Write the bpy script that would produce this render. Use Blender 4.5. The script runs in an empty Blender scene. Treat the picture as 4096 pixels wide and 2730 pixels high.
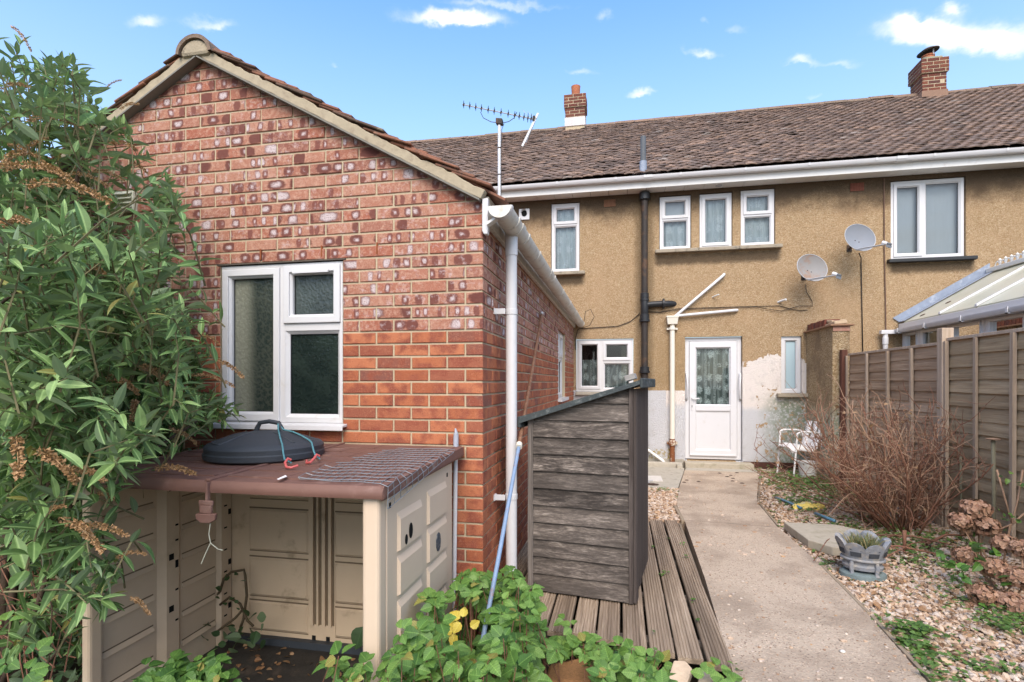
import bpy, bmesh, math, random
import numpy as np
from mathutils import Vector, Matrix, Euler
R = math.radians
random.seed(7); rng = np.random.default_rng(7)
SC = bpy.context.scene
COL = SC.collection

# ------------------------------------------------------------------ camera
cam_d = bpy.data.cameras.new('camera'); cam = bpy.data.objects.new('camera', cam_d); COL.objects.link(cam)
cam.location = (0, 0, 1.35); cam.rotation_euler = (R(90), 0, R(11.49))
cam_d.sensor_width = 36; cam_d.lens = 18.9; cam_d.shift_y = 0.0403
cam_d.clip_start = 0.05; cam_d.clip_end = 900
SC.camera = cam

# ------------------------------------------------------------------ light, sky, exposure
SUN_EL, SUN_AZ = 45.0, 173.0            # degrees; azimuth clockwise from +Y (the house normal)
SUN_STRENGTH, SUN_ANGLE, SUN_COL = 1.2, 45.0, (1.0, .89, .75)
SKY_STRENGTH = 0.14
EXPOSURE = 1.58
SC.view_settings.view_transform = 'Standard'; SC.view_settings.look = 'None'
SC.view_settings.gamma = 1; SC.view_settings.use_curve_mapping = False
SC.view_settings.exposure = EXPOSURE
SC.cycles.max_bounces = 7; SC.cycles.diffuse_bounces = 4; SC.cycles.transparent_max_bounces = 12
SC.cycles.use_denoising = True
sun_d = bpy.data.lights.new('sun', 'SUN'); sun = bpy.data.objects.new('sun', sun_d); COL.objects.link(sun)
sun_d.energy = SUN_STRENGTH; sun_d.angle = R(SUN_ANGLE); sun_d.color = SUN_COL
_d = Vector((math.sin(R(SUN_AZ)) * math.cos(R(SUN_EL)), math.cos(R(SUN_AZ)) * math.cos(R(SUN_EL)), math.sin(R(SUN_EL))))
sun.rotation_euler = _d.to_track_quat('Z', 'Y').to_euler(); sun.location = (0, -5, 12)

class NT:
    """small helper for node trees"""
    def __init__(s, tree): s.t = tree; s.n = tree.nodes; s.l = tree.links
    def new(s, typ, **kw):
        n = s.n.new(typ)
        for k, v in kw.items(): setattr(n, k, v)
        return n
    def put(s, sock, v):
        if isinstance(v, bpy.types.NodeSocket): s.l.new(v, sock)
        elif v is not None:
            if isinstance(v, (tuple, list)) and sock.type == 'RGBA' and len(v) == 3: v = (*v, 1)
            sock.default_value = v
    def m(s, op, a, b=None, c=None, clamp=False):
        n = s.new('ShaderNodeMath', operation=op, use_clamp=clamp)
        for i, v in enumerate((a, b, c)):
            if v is not None: s.put(n.inputs[i], v)
        return n.outputs[0]
    def vm(s, op, a, b=None, sc=None):
        n = s.new('ShaderNodeVectorMath', operation=op)
        s.put(n.inputs[0], a)
        if b is not None: s.put(n.inputs[1], b)
        if sc is not None: s.put(n.inputs['Scale'], sc)
        return n.outputs[1] if op in ('LENGTH', 'DOT_PRODUCT', 'DISTANCE') else n.outputs[0]
    def noise(s, vec, scale, detail=2, rough=.5, dist=0, col=False):
        n = s.new('ShaderNodeTexNoise'); s.put(n.inputs['Vector'], vec); s.put(n.inputs['Scale'], scale)
        n.inputs['Detail'].default_value = detail; n.inputs['Roughness'].default_value = rough; n.inputs['Distortion'].default_value = dist
        return n.outputs['Color' if col else 'Fac']
    def vor(s, vec, scale, feature='F1', out='Distance', dims='3D', w=None, rand=1):
        n = s.new('ShaderNodeTexVoronoi', feature=feature, voronoi_dimensions=dims)
        if dims != '1D': s.put(n.inputs['Vector'], vec)
        if w is not None: s.put(n.inputs['W'], w)
        s.put(n.inputs['Scale'], scale); n.inputs['Randomness'].default_value = rand
        return n.outputs[out]
    def ramp(s, fac, stops, interp='LINEAR'):
        n = s.new('ShaderNodeValToRGB'); cr = n.color_ramp; cr.interpolation = interp
        while len(cr.elements) > 1: cr.elements.remove(cr.elements[-1])
        for i, (p, c) in enumerate(stops):
            e = cr.elements[0] if i == 0 else cr.elements.new(p)
            e.position = p; e.color = (*c, 1) if isinstance(c, (tuple, list)) else (c, c, c, 1)
        s.put(n.inputs[0], fac); return n.outputs[0]
    def mix(s, f, a, b, blend='MIX'):
        n = s.new('ShaderNodeMix', data_type='RGBA', blend_type=blend)
        s.put(n.inputs[0], f); s.put(n.inputs[6], a); s.put(n.inputs[7], b); return n.outputs[2]
    def sm(s, x, lo, hi):
        n = s.new('ShaderNodeMapRange', interpolation_type='SMOOTHSTEP')
        s.put(n.inputs[0], x); s.put(n.inputs[1], lo); s.put(n.inputs[2], hi); return n.outputs[0]
    def xyz(s, v):
        n = s.new('ShaderNodeSeparateXYZ'); s.put(n.inputs[0], v); return n.outputs
    def comb(s, x, y, z):
        n = s.new('ShaderNodeCombineXYZ')
        for i, v in enumerate((x, y, z)): s.put(n.inputs[i], v)
        return n.outputs[0]
    def obj(s): return s.new('ShaderNodeTexCoord').outputs['Object']
    def uv(s): return s.new('ShaderNodeTexCoord').outputs['UV']
    def pos(s): return s.new('ShaderNodeNewGeometry').outputs['Position']
    def rnd(s, stuff):
        if stuff: return s.new('ShaderNodeAttribute', attribute_name='rnd').outputs['Fac']
        return s.new('ShaderNodeObjectInfo').outputs['Random']
    def bump(s, h, strength, dist=.01):
        n = s.new('ShaderNodeBump'); s.put(n.inputs['Height'], h); n.inputs['Strength'].default_value = strength
        n.inputs['Distance'].default_value = dist; return n.outputs[0]

def world():
    w = bpy.data.worlds.new('World'); SC.world = w; w.use_nodes = True
    w.node_tree.nodes.clear(); t = NT(w.node_tree)
    sky = t.new('ShaderNodeTexSky', sky_type='NISHITA'); sky.sun_disc = False
    sky.sun_elevation = R(SUN_EL); sky.sun_rotation = R(SUN_AZ)
    sky.altitude = 0; sky.air_density = 1.0; sky.dust_density = 1.3; sky.ozone_density = 2.0
    tc = t.new('ShaderNodeTexCoord'); d = t.vm('NORMALIZE', tc.outputs['Generated']); x, y, z = t.xyz(d)
    lon = t.m('ARCTAN2', x, y); lat = t.m('ARCSINE', z)
    warp = t.noise(t.comb(t.m('MULTIPLY', lon, 13), t.m('MULTIPLY', lat, 19), 0), 1, 5, .6, col=True)
    wx, wy, _ = t.xyz(t.vm('SUBTRACT', warp, (.5, .5, .5)))
    lo = t.m('ADD', lon, t.m('MULTIPLY', wx, .07)); la = t.m('ADD', lat, t.m('MULTIPLY', wy, .05))
    # fair weather clouds: (longitude, latitude, half width, half height, weight) in radians
    clouds = [(0.457, 0.471, 0.061, 0.021, 1.5, -18.1), (0.533, 0.436, 0.05, 0.019, 1.25, -19.6), (0.447, 0.489, 0.032, 0.009, 0.8, -17.8), (-0.299, 0.59, 0.085, 0.014, 1.6, 1.5), (-0.222, 0.614, 0.121, 0.007, 0.55, -1.1), (-0.799, 0.503, 0.029, 0.01, 0.75, 15.7), (-0.708, 0.528, 0.039, 0.01, 0.72, 13.1), (0.489, 0.495, 0.015, 0.01, 0.85, -19.2), (-0.033, 0.589, 0.017, 0.01, 0.5, -4.7), (0.193, 0.541, 0.02, 0.008, 0.42, -10.7), (0.138, 0.56, 0.009, 0.007, 0.4, -9.1), (0.035, 0.48, 0.023, 0.007, 0.85, -5.9), (-0.073, 0.519, 0.029, 0.007, 0.5, -3.5), (0.138, 0.521, 0.029, 0.007, 0.75, -9.0), (0.292, 0.482, 0.024, 0.008, 0.75, -12.7), (0.347, 0.466, 0.033, 0.006, 0.5, -14.1), (-0.526, 0.507, 0.01, 0.006, 0.45, 8.0), (0.302, 0.442, 0.013, 0.006, 0.4, -12.1)]
    tot = None
    for (l0, b0, a, b, k, ro) in clouds:
        p, q = t.m('SUBTRACT', lo, l0), t.m('SUBTRACT', la, b0); c_, s_ = math.cos(R(ro)), math.sin(R(ro))
        u = t.m('ADD', t.m('MULTIPLY', p, c_/a), t.m('MULTIPLY', q, s_/a)); v = t.m('SUBTRACT', t.m('MULTIPLY', q, c_/b), t.m('MULTIPLY', p, s_/b))
        # flat bottoms: compress the lower half
        v = t.m('MULTIPLY', v, t.m('ADD', 1.35, t.m('MULTIPLY', t.m('SIGN', v), -.35)))
        g = t.m('MULTIPLY', t.m('POWER', 2.718, t.m('MULTIPLY', -1.0, t.m('ADD', t.m('MULTIPLY', u, u), t.m('MULTIPLY', v, v)))), k)
        tot = g if tot is None else t.m('ADD', tot, g)
    # denser clouds added out of view over the remaining sky, for whiter fill light
    nz = t.noise(t.comb(t.m('MULTIPLY', lon, 4), t.m('MULTIPLY', lat, 9), 3.3), 1, 4, .55)
    away = t.sm(t.m('ABSOLUTE', t.m('ADD', lon, .05)), .85, 1.1)
    tot = t.m('ADD', tot, t.m('MULTIPLY', away, t.sm(nz, .43, .68)))
    fine = t.noise(t.comb(t.m('MULTIPLY', lon, 30), t.m('MULTIPLY', lat, 38), 1.7), 1, 5, .62)
    mask = t.sm(t.m('ADD', tot, t.m('MULTIPLY', t.m('SUBTRACT', fine, .5), .42)), .12, 1.2)
    hs = t.new('ShaderNodeHueSaturation'); t.put(hs.inputs['Color'], sky.outputs[0]); hs.inputs['Saturation'].default_value = 1.2
    haze = t.m('MULTIPLY', t.m('SUBTRACT', 1, t.sm(lat, .18, .70)), .62)
    mix = t.mix(mask, t.mix(haze, hs.outputs[0], (1.75, 2.15, 2.6)), (2.9, 2.95, 3.1))
    bg = t.new('ShaderNodeBackground'); t.put(bg.inputs[0], mix); bg.inputs[1].default_value = SKY_STRENGTH
    out = t.new('ShaderNodeOutputWorld'); t.l.new(bg.outputs[0], out.inputs[0])
world()

# ------------------------------------------------------------------ mesh helpers
class MB:
    """collects polygons in world metres and links them as ONE mesh object"""
    def __init__(s, xf=None): s.v = []; s.f = []; s.xf = xf
    def add(s, vs, fs):
        o = len(s.v); s.v += [tuple(p) for p in vs]; s.f += [tuple(i + o for i in f) for f in fs]; return s
    def box(s, x0, x1, y0, y1, z0, z1):
        return s.add([(x0,y0,z0),(x1,y0,z0),(x1,y1,z0),(x0,y1,z0),(x0,y0,z1),(x1,y0,z1),(x1,y1,z1),(x0,y1,z1)],
                     [(0,3,2,1),(4,5,6,7),(0,1,5,4),(1,2,6,5),(2,3,7,6),(3,0,4,7)])
    def obox(s, c, ax, ay, az):
        """oriented box: centre and three half axes"""
        c, ax, ay, az = map(Vector, (c, ax, ay, az)); vs = []
        for k in (-1, 1):
            for (i, j) in ((-1,-1),(1,-1),(1,1),(-1,1)): vs.append(c + ax*i + ay*j + az*k)
        return s.add(vs, [(0,3,2,1),(4,5,6,7),(0,1,5,4),(1,2,6,5),(2,3,7,6),(3,0,4,7)])
    def prism(s, poly, d):
        """poly: 3D points; extruded by vector d"""
        n = len(poly); d = Vector(d); a = [Vector(p) for p in poly]
        return s.add(a + [p + d for p in a], [tuple(range(n))[::-1], tuple(range(n, 2*n))] + [(i, (i+1) % n, n + (i+1) % n, n + i) for i in range(n)])
    def quad(s, *p): return s.add(p, [tuple(range(len(p)))])
    def tube(s, path, r, n=8, caps=True):
        P = [Vector(p) for p in path]; m = len(P); rs = r if isinstance(r, (list, tuple)) else [r]*m
        t0 = (P[1]-P[0]).normalized(); up = Vector((0,0,1)) if abs(t0.z) < .9 else Vector((1,0,0))
        a = t0.cross(up).normalized(); vs = []; prev = None
        for i in range(m):
            t = (P[min(i+1,m-1)] - P[max(i-1,0)]).normalized()
            a = (a - t*a.dot(t)).normalized(); b = t.cross(a)
            for k in range(n):
                w = 2*math.pi*k/n; vs.append(P[i] + (a*math.cos(w) + b*math.sin(w))*rs[i])
        fs = [(i*n+k, i*n+(k+1)%n, (i+1)*n+(k+1)%n, (i+1)*n+k) for i in range(m-1) for k in range(n)]
        if caps: fs += [tuple(range(n))[::-1], tuple((m-1)*n+k for k in range(n))]
        return s.add(vs, fs)
    def lathe(s, prof, c, n=24, sx=1, sy=1, cap=True):
        """prof: (radius, z) list"""
        m = len(prof); vs = [(c[0]+r*sx*math.cos(2*math.pi*k/n), c[1]+r*sy*math.sin(2*math.pi*k/n), c[2]+z) for r, z in prof for k in range(n)]
        fs = [(i*n+k, i*n+(k+1)%n, (i+1)*n+(k+1)%n, (i+1)*n+k) for i in range(m-1) for k in range(n)]
        if cap: fs += [tuple(range(n))[::-1], tuple((m-1)*n+k for k in range(n))]
        return s.add(vs, fs)
    def ring(s, x0, x1, z0, z1, w, ya, yb, slope=0.):
        """picture-frame ring facing -Y: front at ya, back at yb; slope pushes the inner edge back"""
        o = [(x0,z0),(x1,z0),(x1,z1),(x0,z1)]; i = [(x0+w,z0+w),(x1-w,z0+w),(x1-w,z1-w),(x0+w,z1-w)]
        vs = [(x,ya,z) for x,z in o] + [(x,ya+slope,z) for x,z in i] + [(x,yb,z) for x,z in o] + [(x,yb,z) for x,z in i]
        fs = []
        for k in range(4):
            j = (k+1) % 4
            fs += [(k,j,4+j,4+k), (8+j,8+k,12+k,12+j), (j,k,8+k,8+j), (4+k,4+j,12+j,12+k)]
        return s.add(vs, fs)
    def build(s, name, mat, parent=None, smooth=False, bevel=0, seg=2, **props):
        me = bpy.data.meshes.new(name)
        vs = [s.xf(*p) for p in s.v] if s.xf else s.v
        me.from_pydata([tuple(p) for p in vs], [], s.f); me.validate()
        me.materials.append(mat)
        return link(name, me, parent, smooth, bevel, seg, **props)

def link(name, me, parent=None, smooth=False, bevel=0, seg=2, fix=True, **props):
    if fix and len(me.polygons) < 60000:
        bm = bmesh.new(); bm.from_mesh(me); bmesh.ops.recalc_face_normals(bm, faces=bm.faces); bm.to_mesh(me); bm.free()
    o = bpy.data.objects.new(name, me); COL.objects.link(o)
    if parent is not None: adopt(o, parent)
    if smooth:
        me.polygons.foreach_set('use_smooth', [True]*len(me.polygons))
        if smooth != 'all':
            try: me.set_sharp_from_angle(angle=R(38))
            except Exception: pass
    if bevel:
        b = o.modifiers.new('bevel', 'BEVEL'); b.width = bevel; b.segments = seg; b.limit_method = 'ANGLE'; b.angle_limit = R(40)
    for k, v in props.items(): o[k] = v
    return o

def worldpos(o):
    p = Vector(o.location); q = o.parent
    while q is not None: p = p + Vector(q.location); q = q.parent
    return p
def adopt(o, parent):
    """keep world coordinates: only translations are used by parents"""
    o.location = Vector(o.location) - worldpos(parent); o.parent = parent
def thing(name, loc, label, cat, group=None):
    o = bpy.data.objects.new(name, None); COL.objects.link(o); o.location = loc; o.empty_display_size = .1
    o['label'] = label; o['category'] = cat
    if group: o['group'] = group
    return o
def tag(o, label, cat, group=None):
    o['label'] = label; o['category'] = cat
    if group: o['group'] = group
    return o

class SM:
    """stuff mesh: many small template meshes with a per-vertex random value, built with numpy"""
    def __init__(s): s.v = []; s.t = []; s.r = []; s.u = []; s.n = 0
    def add(s, tv, tf, mat3, pos, rnd=0., uv=None):
        s.v.append(tv @ np.asarray(mat3, float).T + np.asarray(pos, float)); s.t.append(tf + s.n); s.n += len(tv)
        s.r.append(np.full(len(tv), rnd)); s.u.append(uv if uv is not None else np.zeros((len(tv), 2)))
    def mesh(s, name, mat, smooth=False):
        V = np.concatenate(s.v).astype(np.float32); T = np.concatenate(s.t).astype(np.int32)
        me = bpy.data.meshes.new(name); k = T.shape[1]
        me.vertices.add(len(V)); me.vertices.foreach_set('co', V.ravel())
        me.loops.add(T.size); me.loops.foreach_set('vertex_index', T.ravel())
        me.polygons.add(len(T)); me.polygons.foreach_set('loop_start', np.arange(0, T.size, k, dtype=np.int32))
        me.polygons.foreach_set('use_smooth', np.full(len(T), smooth, bool))
        a = me.attributes.new('rnd', 'FLOAT', 'POINT'); a.data.foreach_set('value', np.concatenate(s.r).astype(np.float32))
        U = np.concatenate(s.u).astype(np.float32); ul = me.uv_layers.new(name='UVMap'); ul.data.foreach_set('uv', U[T.ravel()].ravel())
        me.update(calc_edges=True); me.materials.append(mat); return me
    def build(s, name, mat, parent=None, smooth=False, **props):
        return link(name, s.mesh(name, mat, smooth), parent, fix=False, **props)

def tmesh(name, tv, tf, mat, uv=None, smooth=False):
    s = SM(); s.add(tv, tf, np.eye(3), (0,0,0), 0, uv); return s.mesh(name, mat, smooth)
CAMP = np.array((0, 0, 1.35)); _c, _s = math.cos(R(11.49)), math.sin(R(11.49))
def in_view(p, margin=0.05):
    d = -p[0]*_s + p[1]*_c; l = p[0]*_c + p[1]*_s
    if d < .1: return None
    x = .5 + l/d*18.9/36; y = (p[2]-1.35)/d*18.9/36
    return d if (-margin < x < 1+margin and -.293-margin < y < .374+margin) else None
def place(root, name, templates, items, mats, nparts=300, stuff_name=None, smooth=False, **props):
    """items: (template index, 3x3, pos, rnd). The nearest ones in view become parts with shared meshes, the rest ONE stuff part."""
    me = [tmesh(name, tv, tf, mats[0], uv, smooth) for tv, tf, uv in templates]
    key = []
    for i, it in enumerate(items):
        d = in_view(it[2]); key.append((1e9 if d is None else d / max(.2, np.linalg.norm(np.asarray(it[1])[:, 0])), i))
    key.sort(); part = {i for k, i in key[:nparts] if k < 1e8}
    sm = SM(); base = worldpos(root)
    for i, (ti, m3, pos, rnd) in enumerate(items):
        if i in part:
            o = bpy.data.objects.new(name, me[ti]); COL.objects.link(o); o.parent = root
            M = Matrix([list(r) for r in np.asarray(m3, float)]).to_4x4(); M.translation = Vector(pos) - base
            o.matrix_local = M
            for k, v in props.items(): o[k] = v
        else: sm.add(templates[ti][0], templates[ti][1], m3, pos, rnd, templates[ti][2])
    if sm.n: sm.build(stuff_name or name + '_mass', mats[1], root, smooth=smooth, kind='stuff')

def rotm(rx, ry, rz): return np.array(Euler((rx, ry, rz)).to_matrix())
def frame_dir(d, roll=0.):
    """matrix whose X axis is d, Z roughly up"""
    d = np.asarray(d, float); d = d/np.linalg.norm(d); up = np.array((0,0,1.)) if abs(d[2]) < .95 else np.array((1.,0,0))
    y = np.cross(up, d); y /= np.linalg.norm(y); z = np.cross(d, y)
    c, s = math.cos(roll), math.sin(roll)
    return np.column_stack((d, y*c+z*s, -y*s+z*c))

# ------------------------------------------------------------------ materials
def mat(name):
    m = bpy.data.materials.new(name); m.use_nodes = True; m.node_tree.nodes.clear(); t = NT(m.node_tree)
    b = t.new('ShaderNodeBsdfPrincipled'); o = t.new('ShaderNodeOutputMaterial'); t.l.new(b.outputs[0], o.inputs[0])
    return m, t, b
def setp(t, b, col=None, rough=None, normal=None, spec=None, metal=None):
    if col is not None: t.put(b.inputs['Base Color'], col)
    if rough is not None: t.put(b.inputs['Roughness'], rough)
    if normal is not None: t.put(b.inputs['Normal'], normal)
    if spec is not None: t.put(b.inputs['Specular IOR Level'], spec)
    if metal is not None: t.put(b.inputs['Metallic'], metal)

def m_brick(name, stuff, multi):
    m, t, b = mat(name); r = t.rnd(stuff); u, v, _ = t.xyz(t.uv())
    r2 = t.m('FRACT', t.m('MULTIPLY', r, 37.3)); r3 = t.m('FRACT', t.m('MULTIPLY', r, 91.7))
    off = t.m('MULTIPLY', r, 61.0); uu = t.m('ADD', u, off); vec = t.comb(uu, v, off)
    n1 = t.noise(vec, 38, 4, .65); n2 = t.noise(vec, 150, 3, .6); n3 = t.noise(vec, 12, 2, .5)
    pits = t.sm(t.vor(vec, 95), .08, .30)
    orange = t.ramp(r2, [(0, (.33,.10,.047)), (.3, (.41,.135,.062)), (.6, (.46,.165,.08)), (.8, (.36,.12,.062)), (.93, (.27,.09,.055)), (1, (.20,.08,.06))])
    orange = t.mix(t.sm(n3, .42, .66), orange, (.26,.075,.045)); orange = t.mix(t.m('MULTIPLY', t.sm(n2, .5, .7), .35), orange, (.55,.26,.15)); orange = t.mix(t.m('MULTIPLY', t.sm(n1, .55, .8), .5), orange, (.58,.26,.14))
    if multi:
        base = t.ramp(r2, [(0, (.31,.115,.072)), (.25, (.36,.155,.10)), (.5, (.40,.195,.13)), (.7, (.33,.105,.062)), (.85, (.37,.16,.105)), (1, (.23,.085,.062))])
        base = t.mix(t.sm(n1, .42, .75), base, (.49,.285,.20)); base = t.mix(t.m('MULTIPLY', t.sm(n2, .5, .7), .45), base, (.50,.33,.25)); base = t.mix(t.m('MULTIPLY', t.sm(t.noise(vec, 70, 3, .6), .58, .72), .55), base, (.20,.075,.05))
        # firing marks centred along the brick: dark blotches with pale bloom inside
        sc = t.m('ADD', 5.5, t.m('MULTIPLY', r3, 11)); uw = t.m('ADD', uu, t.m('MULTIPLY', t.m('SUBTRACT', n3, .5), .02))
        dx = t.vor(None, sc, w=uw, dims='1D', rand=.85); cell = t.vor(None, sc, w=uw, dims='1D', rand=.85, out='Color')
        ca, cb, cc = t.xyz(cell)
        dv = t.m('MULTIPLY', v, 15.0); du = t.m('MULTIPLY', dx, t.m('ADD', .95, t.m('MULTIPLY', r3, .45)))
        p4 = lambda q: t.m('POWER', t.m('ABSOLUTE', q), 3.0)
        d = t.m('POWER', t.m('ADD', p4(t.m('MULTIPLY', du, 1.25)), p4(dv)), .3333)
        d = t.m('ADD', d, t.m('MULTIPLY', t.m('SUBTRACT', t.noise(vec, 28, 4, .65), .5), .42))
        on = t.m('GREATER_THAN', ca, .30)
        dark = t.m('MULTIPLY', t.m('SUBTRACT', 1, t.sm(d, .37, .52)), on)
        base = t.mix(t.m('MULTIPLY', dark, .92), base, t.mix(r3, (.125,.042,.034), (.20,.072,.056)))
        won = t.m('MULTIPLY', on, t.m('GREATER_THAN', cb, .36))
        white = t.m('MULTIPLY', t.m('SUBTRACT', 1, t.sm(d, t.m('MULTIPLY', cc, .24), t.m('ADD', .22, t.m('MULTIPLY', cc, .30)))), won)
        white = t.m('MULTIPLY', white, t.sm(n2, .28, .5))
        bloom = t.m('MULTIPLY', t.sm(t.noise(vec, 26, 5, .7), .52, .68), t.m('GREATER_THAN', r3, .25))
        white = t.m('MAXIMUM', t.m('MULTIPLY', white, .80), t.m('MULTIPLY', bloom, .38))
        col = t.mix(white, base, (.64,.55,.54))
    else:
        col = t.mix(t.m('MULTIPLY', t.sm(t.noise(vec, 20, 5, .7), .66, .78), .25), orange, (.55,.45,.42))
    col = t.mix(t.m('MULTIPLY', t.m('SUBTRACT', 1, pits), .6), col, (.13,.045,.03))
    h = t.m('ADD', t.m('MULTIPLY', pits, .8), t.m('ADD', t.m('MULTIPLY', n1, .5), t.m('MULTIPLY', n2, .5)))
    setp(t, b, col, .9, t.bump(h, .7, .004), .25); return m
BR_MULTI = (m_brick('multi_brick', False, True), m_brick('multi_brick_mass', True, True))
BR_ORANGE = (m_brick('orange_brick', False, False), m_brick('orange_brick_mass', True, False))

def m_simple(name, col, rough=.6, var=.15, scale=20, bump=0., bscale=60, spec=.4, metal=0, dirt=None, dscale=6, dlo=.5, dhi=.75):
    """a plain material with slight uneven tone, optional dirt with a shape of its own, and fine relief"""
    m, t, b = mat(name); p = t.pos(); n = t.noise(p, scale, 4, .6)
    lo = tuple(c*(1-var) for c in col); hi = tuple(min(1, c*(1+var)) for c in col)
    c = t.mix(n, lo, hi)
    if dirt is not None: c = t.mix(t.sm(t.noise(p, dscale, 5, .65), dlo, dhi), c, dirt)
    setp(t, b, c, rough, t.bump(t.noise(p, bscale, 4, .6), bump, .004) if bump else None, spec, metal); return m
MORTAR = m_simple('mortar', (.47,.385,.26), .95, .2, 60, .6, 240, .2)
VERGE = m_simple('verge_mortar', (.40,.335,.235), .95, .18, 30, .7, 160, .2, dirt=(.30,.24,.17), dscale=14)
PVC = m_simple('white_upvc', (.62,.61,.61), .32, .03, 8, spec=.5, dirt=(.54,.51,.47), dscale=11, dlo=.56, dhi=.85)
PVC_OLD = m_simple('weathered_upvc', (.74,.73,.70), .45, .04, 10, spec=.4, dirt=(.55,.50,.42), dscale=9, dlo=.55, dhi=.85)
GUTTER_OLD = m_simple('grimy_gutter', (.68,.65,.58), .5, .06, 14, spec=.4, dirt=(.43,.37,.28), dscale=16, dlo=.48, dhi=.8)
CREAM = m_simple('cream_paint', (.72,.67,.56), .5, .05, 10, spec=.4)
CEMENT = m_simple('cement', (.42,.38,.31), .95, .2, 25, .5, 120, .2, dirt=(.27,.25,.2), dscale=9)
SILL = m_simple('concrete_sill', (.33,.28,.21), .9, .2, 25, .5, 120, .2, dirt=(.16,.14,.11), dscale=12)
BLACK_PAINT = m_simple('black_paint', (.018,.019,.021), .45, .3, 30, .3, 90, .4)
IRON = m_simple('old_iron', (.035,.028,.024), .6, .4, 14, .4, 90, .3, dirt=(.10,.055,.03), dscale=5, dlo=.5, dhi=.7)
RUST = m_simple('rusty_iron', (.20,.075,.03), .85, .4, 30, .5, 120, .2, dirt=(.40,.30,.22), dscale=12, dlo=.55, dhi=.65)
DARK = m_simple('dark_void', (.012,.012,.012), .9, .1, 5, spec=.1)
STEEL = m_simple('galvanised_steel', (.27,.29,.30), .5, .2, 30, spec=.5, metal=.7)
GREY_METAL = m_simple('grey_metal', (.42,.42,.43), .45, .15, 20, spec=.5)
LEAD = m_simple('lead', (.24,.28,.35), .6, .25, 14, .3, 40, .4, dirt=(.42,.45,.50), dscale=10)
TERRA = m_simple('terracotta', (.42,.155,.085), .85, .2, 20, .3, 80, .2)
BLUE_PAINT = m_simple('blue_paint', (.19,.27,.40), .5, .2, 20, .2, 90, .4, dirt=(.30,.15,.08), dscale=11, dlo=.55, dhi=.7)
BIN = m_simple('black_plastic', (.036,.042,.050), .55, .12, 40, .5, 260, .4)
BROWN_PLASTIC = m_simple('brown_plastic', (.165,.083,.062), .6, .14, 8, .25, 300, .4, dirt=(.33,.21,.17), dscale=7, dlo=.52, dhi=.85)
CREAM_PLASTIC = m_simple('cream_plastic', (.62,.485,.355), .55, .05, 6, .25, 300, .4)
CREAM_INSIDE = m_simple('dusty_cream_plastic', (.56,.435,.305), .65, .07, 6, .25, 300, .3, dirt=(.33,.26,.17), dscale=3, dlo=.5, dhi=.9)
CREAM_BACK = m_simple('grimy_cream_plastic', (.54,.41,.275), .65, .08, 6, .25, 300, .3, dirt=(.20,.145,.085), dscale=5, dlo=.56, dhi=.85)
RIB_DIRT = m_simple('dirt_line', (.17,.125,.08), .9, .3, 30, spec=.1)
FELT = m_simple('roof_felt', (.060,.070,.070), .95, .3, 90, .8, 260, .2, dirt=(.20,.22,.21), dscale=25)
TEAL_ROPE = m_simple('teal_rope', (.10,.25,.28), .8, .5, 220, .8, 300, .2)
RED_PLASTIC = m_simple('faded_red_plastic', (.50,.10,.09), .4, .2, 30, spec=.4)
BARE_WOOD = m_simple('split_wood', (.56,.43,.30), .9, .25, 25, .8, 60, .2)
COIR = m_simple('brown_coir', (.26,.135,.06), 1.0, .5, 120, 1.0, 260, .1)
TWIG = m_simple('red_brown_twig', (.19,.09,.055), .8, .45, 26, .4, 120, .3)
TWIG_PALE = m_simple('pale_dead_twig', (.33,.205,.13), .85, .35, 26, .4, 120, .3)
STEM = m_simple('green_brown_stem', (.16,.14,.07), .8, .3, 20, spec=.3)
CABLE = m_simple('black_cable', (.02,.018,.017), .6, .2, 20, spec=.3)
SOIL = m_simple('damp_soil', (.055,.042,.03), 1.0, .5, 18, 1., 70, .1)
YELLOW_BAG = m_simple('yellow_bag', (.75,.55,.12), .4, .2, 20, spec=.4, dirt=(.8,.75,.6), dscale=14)
HOSE = m_simple('blue_hose', (.10,.22,.30), .45, .2, 20, spec=.4)
VENT_PLASTIC = m_simple('cream_vent', (.66,.66,.50), .5, .05, 20, spec=.4)
STONE = m_simple('cast_stone', (.40,.35,.27), .95, .2, 20, .6, 140, .2, dirt=(.27,.25,.17), dscale=8)

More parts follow.
